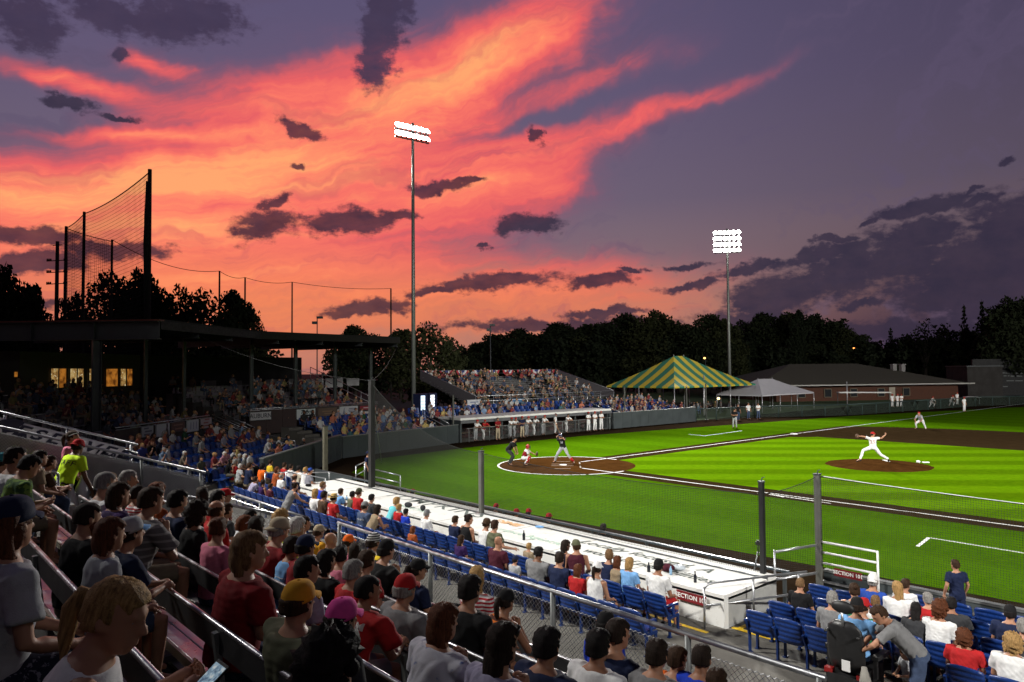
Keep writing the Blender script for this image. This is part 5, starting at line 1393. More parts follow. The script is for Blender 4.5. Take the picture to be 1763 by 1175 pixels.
def broad_tree(seed, h, w, n=70, size=.26, crown0=.18, lobes=46):
    rs = np.random.default_rng(seed); cl = []; br = []
    trunk_top = h * .55
    for i in range(lobes):
        a = rs.uniform(0, 2 * PI); zz = rs.uniform(crown0, .96); q = (zz - crown0) / (1 - crown0)
        env = max(.12, 1 - abs(2 * q - .82) ** 2.4 * (.75 if q < .41 else 1.0)) ** .6
        rr = w / 2 * env * rs.uniform(.45, .92) * (.86 + .22 * math.sin(3 * a + seed))
        c = np.array([rr * math.cos(a), rr * math.sin(a), h * zz]); r = w * rs.uniform(.08, .155) * (.7 + .5 * env); c[2] = min(c[2], h - r * .62); cl.append((c, r)); br.append(c)
    for zf, rf in ((.42, .30), (.58, .33), (.74, .27), (.86, .17)): cl.append((np.array([0, 0, h * zf]), w * rf))
    crown = leaf_cloud(rs, cl, n, size)
    mb = MB(); mb.tube([(0, 0, 0), (.1, 0, h * .25), (0, .1, trunk_top), (0, 0, h * .8)], [w * .035, w * .028, w * .018, w * .006], 8)
    for c in br[:14]:
        b0 = np.array([0, 0, h * rs.uniform(.2, .5)]); mb.tube([b0, (b0 + c) / 2 + [0, 0, .3], c], [w * .012, w * .008, w * .003], 5)
    return crown, mb.mesh('trunk', True)
def conifer(seed, h, w, size=.24):
    rs = np.random.default_rng(seed); cl = []
    for k in range(24):
        f = k / 23; z = h * (.06 + .90 * f); r = w / 2 * (1 - f) ** .85 + .10
        m = max(2, int(9 * (1 - f)))
        for i in range(m):
            a = 2 * PI * i / m + k * 1.3; q = rs.uniform(.45, .85); cl.append((np.array([r * q * math.cos(a), r * q * math.sin(a), z - r * .12]), max(.22, r * .42)))
        cl.append((np.array([0, 0, z]), max(.2, r * .45)))
    crown = leaf_cloud(rs, cl, 55, size)
    mb = MB(); mb.tube([(0, 0, 0), (0, 0, h * .6), (0, 0, h)], [w * .04, w * .025, .03], 8); return crown, mb.mesh('trunk', True)
TREES = {'oak': broad_tree(3, 12, 11), 'maple': broad_tree(5, 12, 9), 'airy': broad_tree(8, 12, 10, 40, .24, .15, 34), 'elm': broad_tree(13, 12, 12.5), 'ash': broad_tree(21, 12, 8), 'pine': conifer(4, 12, 6), 'spruce': conifer(9, 12, 5), 'palm': broad_tree(31, 12, 9, 16, .26, .55, 14)}
for k_, (c_, t_) in TREES.items(): c_.materials.append(LEAF[0]); t_.materials.append(BARK)
def tree(kind, px, pyt, dp, wpx, label, rz=0., leafi=0, group='dark trees on the skyline'):
    top = at_depth(px, pyt, dp); h = top[2]; k = dp / FPX
    root = empty('pine_tree' if kind in ('pine', 'spruce') else 'tree', label, 'tree', (top[0], top[1], 0), rz, group)
    cr, tr_ = TREES[kind]; w0 = {'oak': 11, 'maple': 9, 'airy': 10, 'elm': 12.5, 'ash': 8, 'pine': 6, 'spruce': 5, 'palm': 9}[kind]
    sx = wpx * k / w0 * (1.45 if kind not in ('pine', 'spruce') else 1.25); sz = h / 12
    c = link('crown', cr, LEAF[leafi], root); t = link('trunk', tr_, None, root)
    for o in (c, t): o.scale = (sx, sx, sz)
    return root
TL = [('oak', 8, 458, 70, 95, 'broad dark tree at the left edge above the roof beam', 0), ('maple', 52, 490, 75, 70, 'lower dark tree right of the one at the left edge', 1), ('ash', 128, 500, 95, 50, 'small dark tree behind the utility pole', 0),
      ('airy', 190, 466, 92, 110, 'airy dark tree behind the net poles', 0), ('oak', 245, 466, 96, 90, 'dark tree right behind the tallest net pole', 2), ('airy', 305, 488, 100, 75, 'loose dark tree right of the tallest net pole', 1), ('airy', 352, 494, 98, 95, 'dark tree with a loose ragged top over the grandstand', 0), ('maple', 408, 505, 96, 80, 'dark rounded tree at the right end of the left group', 2), ('airy', 440, 540, 94, 46, 'small ragged tree at the edge of the left group', 1),
      ('elm', 612, 562, 150, 76, 'small round tree on the skyline above the grandstand roof', 0), ('maple', 690, 568, 140, 66, 'dark tree left of the tall floodlight pole', 1), ('airy', 742, 553, 82, 92, 'greenish lit tree behind the tall floodlight pole', 1), ('ash', 772, 580, 90, 46, 'narrow tree at the right side of the greenish tree', 1)]
fr = [(800, 608, 50), (822, 592, 60), (852, 576, 70), (893, 566, 84), (925, 574, 60), (965, 558, 96), (1005, 560, 80), (1040, 556, 90), (1073, 542, 84), (1108, 556, 70), (1132, 536, 88), (1170, 553, 84), (1218, 544, 84), (1250, 552, 60), (1285, 552, 76), (1318, 541, 84), (1362, 539, 80), (1400, 541, 70), (1440, 548, 70), (1458, 566, 50), (1372, 536, 30)]
kinds = ['oak', 'elm', 'maple', 'oak', 'ash', 'elm', 'maple']
desc = ['dark rounded tree', 'dark spreading tree', 'dark bushy tree', 'dark uneven tree', 'dark narrow tree', 'dark domed tree', 'dark tall tree']
for i, (px, py, w_) in enumerate(fr):
    where = 'left of the striped tent' if px < 1040 else ('behind the striped tent' if px < 1255 else 'above the brick building')
    k_ = len([1 for q_ in fr[:i] if (q_[0] < 1040) == (px < 1040) and (q_[0] < 1255) == (px < 1255)])
    TL.append((kinds[i % 7], px, py, 150 + (i * 37) % 40, w_ * 1.05, '%s in the wood %s, %s from its left' % (desc[i % 7], where, nth(k_)), i % 3))
TL += [('pine', 1533, 563, 175, 34, 'small pointed conifer at the left of the right hand wood', 0), ('ash', 1560, 575, 170, 40, 'low tree beside the small conifer', 2), ('palm', 1592, 546, 160, 62, 'open branched tree with flat tufts against the sky', 0), ('ash', 1625, 562, 165, 44, 'dark tree between the open branched tree and the spires', 1), ('spruce', 1659, 524, 150, 36, 'left of the two tall pointed spruces', 0), ('spruce', 1690, 516, 150, 36, 'right of the two tall pointed spruces', 2), ('maple', 1672, 570, 152, 70, 'dark bush under the two spruces', 0), ('oak', 1745, 511, 130, 92, 'large dark tree at the right edge of the sky', 0), ('maple', 1718, 530, 140, 60, 'dark tree left of the large right edge tree', 1), ('elm', 1800, 505, 130, 90, 'dark tree at the far right corner', 2), ('elm', 1500, 590, 190, 60, 'low dark tree in the dip of the skyline', 1), ('elm', 1600, 592, 180, 80, 'low dark tree in front of the right hand wood', 2)]
for i, T in enumerate(TL): tree(T[0], T[1], T[2], T[3], T[4], T[5], i * 1.3, T[6])
# a continuous understorey closes the foot of the wood
def understorey():
    rs = np.random.default_rng(77); cl = []
    for px in range(560, 1900, 9):
        dp = 172 + rs.uniform(-12, 25); p = at_depth(px, 640, dp); top = 3 + 6.5 * (px > 780)
        for z in np.arange(1.5, top + rs.uniform(0, 2.0), 2.2): cl.append((np.array([p[0], p[1], z]), rs.uniform(1.6, 2.6)))
    for px in range(-60, 470, 12):
        dp = 112 + rs.uniform(-8, 8); p = at_depth(px, 640, dp)
        for z in (1.5, 3.5, 5.5, 7.5): cl.append((np.array([p[0], p[1], z]), rs.uniform(1.4, 2.2)))
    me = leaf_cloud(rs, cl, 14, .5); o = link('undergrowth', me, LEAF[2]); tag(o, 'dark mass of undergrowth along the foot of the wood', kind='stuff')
understorey()

# ================================================================== people
SKIN = [mat('skin_%s' % n_, c_, .55, 0, .10, 9, spec=.35) for n_, c_ in (('fair', (.42, .215, .135)), ('light', (.36, .18, .11)), ('tan', (.28, .13, .075)), ('brown', (.15, .065, .035)), ('dark', (.07, .032, .02)))]
def hair_fn(c):
    def fn(t, b, tc):
        n = t.noise(t.mapping(tc, scale=(90, 90, 9), kind='POINT'), 1.0, 3, .6)
        t.l.new(t.ramp(n, [(.3, (*[v * .45 for v in c], 1)), (.5, (*c, 1)), (.72, (*[min(1, v * 1.6) for v in c], 1))]), b.inputs['Base Color'])
    return fn
HAIRC = {'black': (.010, .008, .008), 'brown': (.035, .018, .010), 'dark': (.018, .011, .008), 'auburn': (.085, .028, .012), 'blond': (.30, .18, .07), 'grey': (.20, .19, .18), 'white': (.45, .44, .42), 'sandy': (.15, .085, .04), 'red': (.13, .04, .015)}
HAIRM = {k: mat('hair_' + k, v, .68, fn=hair_fn(v), bump=.6, bscale=150, spec=.14) for k, v in HAIRC.items()}
CLOTH = {'black': (.010, .010, .011), 'charcoal': (.035, .036, .04), 'grey': (.17, .17, .175), 'lightgrey': (.34, .35, .37), 'white': (.66, .66, .66), 'navy': (.012, .018, .050), 'blue': (.02, .06, .30), 'royal': (.012, .04, .40), 'lightblue': (.16, .34, .62), 'teal': (.03, .20, .24), 'aqua': (.13, .48, .54),
         'red': (.36, .016, .018), 'darkred': (.19, .010, .014), 'maroon': (.06, .012, .022), 'orange': (.72, .13, .015), 'rust': (.30, .07, .02), 'yellow': (.72, .50, .03), 'neon': (.58, .86, .02), 'mustard': (.55, .27, .02), 'pink': (.55, .16, .24), 'hotpink': (.75, .08, .34), 'purple': (.035, .014, .075), 'lavender': (.32, .30, .42), 'olive': (.095, .10, .06), 'green': (.02, .13, .05), 'tan': (.26, .20, .13), 'khaki': (.20, .165, .11), 'brown': (.06, .036, .022), 'denim': (.045, .065, .12), 'cream': (.55, .50, .40), 'sand': (.36, .30, .21)}
def cl(c):
    if c in CLOTH:
        return mat('cloth_' + c, CLOTH[c], .85, 0, .16, 14, .25, 160, spec=.15)
    return PAT[c]()
def stripes(name, a, b, freq, axis=2, duty=0.):
    def mk():
        def fn(t, bs, tc):
            x = t.xyz(tc)[axis]
            s = t.math('SINE', t.math('MULTIPLY', x, freq)); t.l.new(t.mix(t.mapr(s, duty - .15, duty + .15), (*a, 1), (*b, 1)), bs.inputs['Base Color'])
        return mat('cloth_' + name, a, .85, fn=fn, bump=.25, bscale=160, spec=.15)
    return mk
def blotch(name, a, b, sc, lo=.5, hi=.56):
    def mk():
        def fn(t, bs, tc):
            n = t.noise(tc, sc, 3, .6); t.l.new(t.mix(t.mapr(n, lo, hi), (*a, 1), (*b, 1)), bs.inputs['Base Color'])
        return mat('cloth_' + name, a, .85, fn=fn, bump=.25, bscale=160, spec=.15)
    return mk
PAT = {'redstripe': stripes('redstripe', (.55, .5, .5), (.34, .02, .03), 150), 'greystripe': stripes('greystripe', (.14, .13, .13), (.30, .28, .27), 90, 2, .55), 'hawaiian': blotch('hawaiian', (.04, .09, .03), (.16, .26, .05), 11), 'floral': blotch('floral', (.50, .50, .56), (.08, .12, .32), 9, .56, .66),
       'orangestripe': stripes('orangestripe', (.60, .14, .02), (.09, .03, .02), 95), 'zebra': stripes('zebra', (.5, .5, .5), (.02, .02, .02), 210), 'plaid': stripes('plaid', (.30, .30, .33), (.10, .10, .14), 130), 'darkpattern': blotch('darkpattern', (.015, .018, .035), (.16, .16, .2), 34, .56, .6), 'camo': blotch('camo', (.08, .085, .045), (.03, .03, .02), 26, .48, .52)}

# ---- surface helpers
def remesh(mb, voxel, smooth_it=3, tri=None):
    me = bpy.data.meshes.new('tmp'); me.from_pydata(mb.v, [], mb.f); me.update()
    bm = bmesh.new(); bm.from_mesh(me); bmesh.ops.recalc_face_normals(bm, faces=bm.faces); bm.to_mesh(me); bm.free()
    o = bpy.data.objects.new('tmp', me); COL.objects.link(o)
    m = o.modifiers.new('r', 'REMESH'); m.mode = 'VOXEL'; m.voxel_size = voxel; m.use_smooth_shade = True
    if smooth_it:
        s = o.modifiers.new('s', 'SMOOTH'); s.factor = .5; s.iterations = smooth_it
    if tri:
        d = o.modifiers.new('d', 'DECIMATE'); d.ratio = tri
    dg = bpy.context.evaluated_depsgraph_get(); out = bpy.data.meshes.new_from_object(o.evaluated_get(dg))
    bpy.data.objects.remove(o); bpy.data.meshes.remove(me)
    return out
def rot(a, axis): return np.array(Matrix.Rotation(a, 3, axis))
def cloth_wrinkle(me, amp, seed):
    n = len(me.vertices); co = np.empty(n * 3); me.vertices.foreach_get('co', co); co = co.reshape(-1, 3)
    no = np.empty(n * 3); me.vertices.foreach_get('normal', no); no = no.reshape(-1, 3)
    rs = np.random.default_rng(seed); d = np.zeros(n)
    for k in range(7):
        f = rs.normal(size=3) * (14 + 7 * k); d += np.sin(co @ f + rs.uniform(0, 6) + 1.5 * np.sin(co @ (f[[1, 2, 0]] * .4))) / (1 + .5 * k)
    co += no * (amp * d / 2.2)[:, None]
    me.vertices.foreach_set('co', co.ravel()); me.update()
def set_smooth(me): me.polygons.foreach_set('use_smooth', [True] * len(me.polygons)); return me

class Pose:
    """joint layout of one figure facing +Y; the origin is the seat surface (seated) or the ground (standing)"""
    def __init__(s, seated=True, lean=.12, side=0., twist=0., hip=None, head=(0., 0., 0.), arms=None, legs=None, sq=1.0):
        s.hip = np.array(hip if hip is not None else ((0, 0, .10) if seated else (0, 0, .94)))
        s.Rs = rot(twist, 'Z') @ rot(side, 'Y') @ rot(-lean, 'X')
        s.up = s.Rs @ np.array([0, 0, 1.]); s.fw = s.Rs @ np.array([0, 1., 0]); s.rt = s.Rs @ np.array([1., 0, 0])
        s.neck = s.hip + s.up * .545 - s.fw * .005
        hy, hp, ht = head
        s.Rh = s.Rs @ rot(hp * 0, 'X')
        # the head rights itself against the spine's lean, then turns
        s.Rh = rot(twist * .5 + hy, 'Z') @ rot(ht, 'Y') @ rot(-hp, 'X')
        s.headc = s.neck + s.up * .035 + (s.Rh @ np.array([0, .025, .108]))
        s.sh = {k: s.hip + s.up * .475 + s.rt * .178 * k for k in (-1, 1)}
        s.arms = arms; s.legs = legs; s.seated = seated
    def P(s, v): return s.hip + s.Rs @ np.asarray(v, float)   # torso-relative point
HEAD_RINGS = [(-.122, .052, .020, .022), (-.112, .050, .036, .040), (-.092, .038, .050, .056), (-.062, .022, .060, .074), (-.025, .008, .069, .089), (.02, .0, .0755, .098), (.055, -.004, .0755, .099), (.088, -.008, .066, .088), (.110, -.010, .047, .064), (.122, -.010, .020, .03)]
def head_into(mb, c, Rm):
    rings = []
    for z, y, rx, ry in HEAD_RINGS:
        rings.append([c + Rm @ np.array([rx * math.cos(2 * PI * k / 18), y + ry * math.sin(2 * PI * k / 18), z]) for k in range(18)])
    mb.rings(rings)
    mb.tube([c + Rm @ np.array(p) for p in ((0, .090, .022), (0, .110, -.008), (0, .122, -.030), (0, .098, -.040))], [.010, .013, .018, .010], 8)
    mb.tube([c + Rm @ np.array(p) for p in ((-.045, .083, .030), (0, .098, .034), (.045, .083, .030))], [.012, .014, .012], 6)
    mb.tube([c + Rm @ np.array(p) for p in ((-.028, .088, -.070), (0, .100, -.070), (.028, .088, -.070))], [.008, .012, .008], 6)
    for k in (-1, 1):
        ax = np.array([Rm @ np.array([1., 0, 0]), Rm @ rot(.3, 'X') @ np.array([0, 1., 0]), Rm @ rot(.3, 'X') @ np.array([0, 0, 1.])])
        mb.ell(c + Rm @ np.array([k * .079, -.012, -.010]), (.013, .023, .035), 8, 6, ax)
def torso_into(mb, P, grow=0., z0=-.10, z1=.60, belly=0.):
    prof = [(-.10, .120, .095), (-.03, .168, .122), (.06, .165, .122), (.16, .150, .116), (.26, .156, .120), (.36, .172, .122), (.43, .176, .112), (.485, .158, .094), (.525, .110, .078), (.56, .062, .062)]
    rings = []
    for z, rx, ry in prof:
        if z < z0 - 1e-6 or z > z1 + 1e-6: continue
        b = belly * math.exp(-((z - .10) / .12) ** 2)
        yo = (-.012 if z > .4 else 0) + b * .5
        rings.append([P.P(((rx + grow + b * .35) * math.cos(2 * PI * k / 20), yo + (ry + grow + b * .5) * math.sin(2 * PI * k / 20), z)) for k in range(20)])
    mb.rings(rings)
def frame_of(d, hint):
    d = d / np.linalg.norm(d); a = np.cross(hint, d)
    if np.linalg.norm(a) < 1e-3: a = np.cross(np.array([.3, .9, .2]), d)
    a /= np.linalg.norm(a); return a, np.cross(d, a), d
def hand_mesh(mb, mbf, wrist, d, palm, curl, side):
    """palm into mb (fused with the arm), five fingers into mbf"""
    n, b, d = frame_of(np.asarray(d, float), np.cross(np.asarray(d, float), np.asarray(palm, float)))
    n = np.asarray(palm, float) - d * (np.asarray(palm, float) @ d); n /= np.linalg.norm(n) + 1e-9; x = np.cross(d, n) * side
    mb.tube([wrist - d * .01, wrist + d * .03, wrist + d * .065, wrist + d * .085], [.024, .033, .036, .026], 8)
    for k, (off, L, r) in enumerate(((-.030, .072, .0085), (-.010, .082, .009), (.011, .077, .0088), (.030, .060, .0078))):
        p = wrist + d * .07 + x * off; a = curl * .5; pts = [p]; 
        for j, f in enumerate((.42, .33, .25)):
            dd = d * math.cos(a) + n * math.sin(a); p = p + dd * L * f; pts.append(p); a += curl * .8
        mbf.tube(pts, [r * 1.05, r, r * .92, r * .7], 6)
    p = wrist + d * .028 - x * .030; dd = d * .62 - x * .62 + n * .45; dd /= np.linalg.norm(dd); q = p + dd * .036
    d2 = d * .85 - x * .1 + n * .5; d2 /= np.linalg.norm(d2); mbf.tube([p, q, q + d2 * .028, q + d2 * .046], [.012, .0105, .0095, .007], 6)
def limbs_into(mb, P, mbf=None):
    for k in (-1, 1):
        E_, W_, hd, palm, curl = P.arms[k]
        S_ = P.sh[k]; E_ = np.asarray(E_, float); W_ = np.asarray(W_, float)
        mb.tube([S_ - P.rt * k * .03, S_ + P.rt * k * .008, S_ + (E_ - S_) * .35, E_, E_ + (W_ - E_) * .3, W_], [.052, .058, .049, .040, .041, .026], 10)
        if mbf is not None: hand_mesh(mb, mbf, W_, hd if hd is not None else (W_ - E_), palm, curl, k)
        else: mb.tube([W_, W_ + (W_ - E_) / np.linalg.norm(W_ - E_) * .13], [.035, .03], 6)
        K_, A_, T_ = [np.asarray(v, float) for v in P.legs[k]]
        H_ = P.hip + P.rt * k * .09 + np.array([0, 0, -.02])
        mb.tube([H_, H_ + (K_ - H_) * .25, K_ + (H_ - K_) * .12, K_, K_ + (A_ - K_) * .3, A_], [.095, .092, .064, .056, .058, .036], 12)
        mb.tube([A_ + [0, 0, .0], A_ * .5 + T_ * .5 + [0, 0, -.012], T_], [.038, .040, .028], 8)
def body_mesh(P, voxel=.0125):
    mb = MB(); mf = MB(); torso_into(mb, P); head_into(mb, P.headc, P.Rh)
    mb.tube([P.neck - P.up * .04, P.neck + P.up * .05, P.headc + P.Rh @ np.array([0, -.012, -.04])], [.066, .056, .056], 12)
    limbs_into(mb, P, mf)
    me = remesh(mb, voxel, 2)
    bm = bmesh.new(); bm.from_mesh(me); t = mf.mesh('f', True); bm.from_mesh(t); bm.to_mesh(me); bm.free(); bpy.data.meshes.remove(t)
    me.name = 'body'; return set_smooth(me)
def shirt_mesh(P, kind, seed, belly=0., voxel=.0135):
    mb = MB(); torso_into(mb, P, .016, -.07 if kind != 'crop' else 0, .54, belly)
    if kind != 'tank':
        f = {'tee': .66, 'long': 2.0, 'threequarter': 1.4}[kind]
        for k in (-1, 1):
            S_ = P.sh[k]; E_ = np.asarray(P.arms[k][0], float); W_ = np.asarray(P.arms[k][1], float)
            if f <= 1: pts = [S_ - P.rt * k * .05, S_ + P.rt * k * .008, S_ + (E_ - S_) * f * .5, S_ + (E_ - S_) * f]; rr = [.07, .078, .074, .072]
            else:
                w = (f - 1); pts = [S_ - P.rt * k * .05, S_ + P.rt * k * .008, S_ + (E_ - S_) * .5, E_, E_ + (W_ - E_) * w * .5, E_ + (W_ - E_) * w * .96]; rr = [.07, .074, .063, .057, .053, .042]
            mb.tube(pts, rr, 12)
    else:
        for k in (-1, 1): mb.tube([P.P((k * .11, -.02, .40)), P.P((k * .10, -.02, .52))], [.06, .045], 8)
    me = remesh(mb, voxel, 3); cloth_wrinkle(me, .010, seed); me.name = 'shirt'; return set_smooth(me)
def pants_mesh(P, kind, seed):
    mb = MB(); g = .014
    mb.rings([[P.P(((rx + g) * math.cos(2 * PI * k / 18), (ry + g) * math.sin(2 * PI * k / 18), z)) for k in range(18)] for z, rx, ry in ((-.11, .12, .10), (-.03, .168, .122), (.03, .166, .122), (.065, .165, .122))])
    for k in (-1, 1):
        K_, A_, T_ = [np.asarray(v, float) for v in P.legs[k]]; H_ = P.hip + P.rt * k * .09 + np.array([0, 0, -.02])
        if kind == 'shorts': mb.tube([H_, H_ + (K_ - H_) * .3, H_ + (K_ - H_) * .86], [.112, .108, .088], 12)
        else: mb.tube([H_, H_ + (K_ - H_) * .25, K_ + (H_ - K_) * .12, K_, K_ + (A_ - K_) * .35, K_ + (A_ - K_) * .95], [.108, .104, .080, .073, .074, .060], 12)
    me = remesh(mb, .0145, 3); cloth_wrinkle(me, .007, seed + 3); me.name = 'trousers' if kind != 'shorts' else 'shorts'; return set_smooth(me)
def shoe_mesh(P, k):
    K_, A_, T_ = [np.asarray(v, float) for v in P.legs[k]]; d = T_ - A_; d[2] = 0; L = np.linalg.norm(d); d /= L; x = np.array([-d[1], d[0], 0]); mb = MB(); rings = []
    z0 = min(A_[2] - .075, T_[2] - .03)
    for f, w, h in ((-.42, .028, .05), (-.36, .038, .085), (0, .042, .095), (.4, .044, .07), (.8, .046, .05), (1.08, .036, .04), (1.18, .018, .028)):
        c = A_ + d * L * f; zb = A_[2] - .08 + (T_[2] - .045 - (A_[2] - .08)) * max(0, f)
        rings.append([np.array([*(c + x * w * math.cos(a))[:2], zb + h * .5 + h * .5 * math.sin(a)]) for a in [2 * PI * i / 12 for i in range(12)]])
    mb.rings(rings); return mb.mesh('shoe', True)

# ---- hair, caps (head space: origin head centre, +Y face)
def hair_shell(style, seed, var_cap=False):
    rs = np.random.default_rng(seed); mb = MB(); N, Mm = 28, 20; vs = []; fs = []
    grow = {'short': 1.075, 'buzz': 1.035, 'long': 1.08, 'bob': 1.09, 'curly': 1.20, 'pony': 1.07, 'bun': 1.07, 'fringe': 1.05}[style]
    low = {'short': -.055, 'buzz': -.045, 'long': -.10, 'bob': -.12, 'curly': -.12, 'pony': -.05, 'bun': -.05, 'fringe': -.06}[style]
    amp = {'short': .006, 'buzz': .002, 'long': .006, 'bob': .007, 'curly': .020, 'pony': .004, 'bun': .004, 'fringe': .004}[style]
    for i in range(1, Mm):
        th = PI * i / Mm
        for k in range(N):
            ph = 2 * PI * k / N; d = np.array([math.sin(th) * math.cos(ph), math.sin(th) * math.sin(ph), math.cos(th)])
            ab = np.abs(d) / np.array([.0785, .103, .123]); p = d * (1 / (ab ** 2.6).sum() ** (1 / 2.6)) * (grow + .025) + np.array([0, -.004, .004])
            nz = mnoise.noise(Vector((d * (16 if style == 'curly' else 9)).tolist()) + Vector((seed * 3.1, 0, 0))); nz += .7 * mnoise.noise(Vector((d * 26).tolist()) + Vector((0, seed * 2.3, 0))); p = p + d * amp * nz * 2.0
            front = p[1] - (.052 + .35 * max(0, p[2] - .035))
            face = p[1] > .030 and p[2] < .062 + .02 * math.sin(ph * 3 + seed)
            if p[1] > -.004 and p[2] < .004: face = True
            below = p[2] < low + .10 * max(0, (p[1] + .02) / .1)
            if style == 'fringe' and p[2] > .055: face = True
            if face or below: q_ = .74 if p[2] > -.03 else .50; p = np.array([p[0] * q_, p[1] * q_, p[2] * .9])
            if var_cap and p[2] > .030 - .35 * min(0, p[1] + .03): p = p * np.array([.84, .84, .72])
            vs.append(p)
    for i in range(Mm - 2):
        for k in range(N):
            k2 = (k + 1) % N; fs.append((i * N + k, (i + 1) * N + k, (i + 1) * N + k2, i * N + k2))
    vs += [np.array([0, -.006, .122 * (.72 if var_cap else grow + .02 if style != 'fringe' else .9)]), np.array([0, -.006, -.09])]; t = len(vs) - 2; l = (Mm - 2) * N
    for k in range(N):
        k2 = (k + 1) % N; fs.append((t, k, k2)); fs.append((t + 1, l + k2, l + k))
    mb.add(vs, fs)
    def lock(z1, w0, w1, y1, n=14):
        rings = []
        for j in range(9):
            f = j / 8; z = .05 + (z1 - .05) * f; w = (w0 + (w1 - w0) * f); y = -.045 + (y1 + .045) * f - .03 * math.sin(f * PI)
            rings.append([np.array([w * math.cos(2 * PI * k / n) * (1 + .05 * math.sin(3 * k + 5 * f + seed)), y + .058 * (1 - .35 * f) * math.sin(2 * PI * k / n) + .006 * math.sin(k * 4 + seed), z + (.025 * math.sin(5 * k + seed) if j == 8 else 0)]) for k in range(n)])
        mb.rings(rings)
    if style == 'long': lock(-.30 - .04 * rs.uniform(), .080, .072, -.075)
    if style == 'bob': lock(-.16, .083, .082, -.050)
    if style == 'curly': 
        for k in range(26):
            a = rs.uniform(PI * .95, PI * 2.05); mb.ell((.095 * math.cos(a), .02 + .10 * math.sin(a), rs.uniform(-.16, .08)), (.034, .034, .034), 8, 6)
    if style == 'pony': mb.tube([(0, -.095, .05), (0, -.135, .045), (0, -.160, -.02), (0, -.150, -.12), (.01, -.13, -.20)], [.018, .030, .034, .028, .008], 10)
    if style == 'bun': mb.ell((0, -.10, .085), (.042, .040, .042), 12, 8)
    return mb.mesh('hair', True)
HAIR = {}
def hair(style, var=0):
    if (style, var) not in HAIR: HAIR[(style, var)] = hair_shell(style, 1 if var == 'cap' else var + 1, var == 'cap')
    return HAIR[(style, var)]
def cap_meshes():
    mb = MB(); rings = []; N = 24
    for f in (0, .12, .3, .5, .7, .86, .96):
        a = f * PI / 2; z = .022 + .116 * math.sin(a); s = math.cos(a) ** .58
        rings.append([np.array([.0895 * s * math.cos(2 * PI * k / N), -.004 + (.113 * s) * math.sin(2 * PI * k / N), z + (.018 * math.sin(2 * PI * k / N) * (1 - f))]) for k in range(N)])
    mb.rings(rings); crown = mb.mesh('cap', True)
    mb = MB(); n = 12; vs = []; fs = []
    for j, (yy, dz) in enumerate(((.085, 0), (.125, -.004), (.160, -.014), (.178, -.020))):
        for k in range(n + 1):
            u = -1 + 2 * k / n; w = .078 * (1 if j < 3 else .72)
            y = .060 + (yy - .060) * math.sqrt(max(0, 1 - (u * .93) ** 2)); vs.append(np.array([w * u, y, .052 + dz - .022 * u * u]))
    m_ = len(vs); vs += [v + np.array([0, 0, -.006]) for v in vs]
    for j in range(3):
        for k in range(n):
            a = j * (n + 1) + k; fs += [(a, a + 1, a + n + 2, a + n + 1), (m_ + a, m_ + a + n + 1, m_ + a + n + 2, m_ + a + 1)]
    for k in range(n): a = 3 * (n + 1) + k; fs.append((a, a + 1, m_ + a + 1, m_ + a))
    for j in range(3):
        a = j * (n + 1); fs.append((a, a + n + 1, m_ + a + n + 1, m_ + a)); a += n; fs.append((a, m_ + a, m_ + a + n + 1, a + n + 1))
    mb.add(vs, fs); brim = mb.mesh('brim', True)
    mb = MB(); mb.ell((0, -.004, .139), (.010, .010, .006), 8, 5); btn = mb.mesh('button', True)
    mb = MB(); rings = []
    for r, z in ((.19, .040), (.17, .036), (.11, .040), (.090, .048), (.088, .10), (.078, .135), (.03, .142)):
        rings.append([np.array([r * .92 * math.cos(2 * PI * k / 28), r * 1.08 * math.sin(2 * PI * k / 28), z + .012 * math.cos(4 * PI * k / 28) * (r > .1)]) for k in range(28)])
    mb.rings(rings); straw = mb.mesh('straw_hat', True)
    mb = MB(); mb.tube([(.0905 * math.cos(2 * PI * k / 24), .099 * math.sin(2 * PI * k / 24), .056) for k in range(25)], .012, 6); band = mb.mesh('hat_band', True)
    mb = MB(); rings = []
    for f in (0, .15, .35, .55, .75, .92):
        a = f * PI / 2; s = math.cos(a) ** .6; rings.append([np.array([.098 * s * math.cos(2 * PI * k / 24), -.004 + .122 * s * math.sin(2 * PI * k / 24), -.03 + .175 * math.sin(a) + (.05 * math.sin(2 * PI * k / 24) * (1 - f))]) for k in range(24)])
    mb.rings(rings)
    for k in (-1, 1): mb.ell((k * .092, -.01, -.045), (.018, .05, .05), 10, 8)
    helm = mb.mesh('helmet', True)
    mb = MB()
    for z in (-.11, -.075, -.04, .0, .035):
        mb.tube([(.085 * math.cos(a), .10 + .055 * math.sin(a), z) for a in [PI * i / 8 for i in range(9)]], .007, 5)
    for x in (-.05, 0, .05): mb.tube([(x, .148, -.11), (x, .152, .035)], .007, 5)
    cage = mb.mesh('face_cage', True)
    return crown, brim, btn, straw, band, helm, cage
CAPM, BRIMM, BTNM, STRAWM, BANDM, HELMM, CAGEM = cap_meshes()
mb = MB(); mb.tube([(.086 * math.cos(a), -.004 + .100 * math.sin(a), .050 + .055 * math.cos(a) * 0 + .045 * math.sin(a + .2)) for a in [PI * i / 14 * 2 for i in range(15)]], .008, 6); HEADBAND = mb.mesh('headband', True)
mb = MB(); 
for k in (-1, 1): mb.ell((k * .033, .100, .094), (.027, .014, .018), 10, 6); mb.tube([(k * .058, .095, .094), (k * .082, .03, .080)], .004, 5)
mb.tube([(-.01, .108, .096), (.01, .108, .096)], .004, 5); SHADES = mb.mesh('sunglasses', True)
mb = MB(); mb.ell((0, 0, 0), (.0125, .0085, .0085), 10, 6); EYEM = mb.mesh('eye', True)
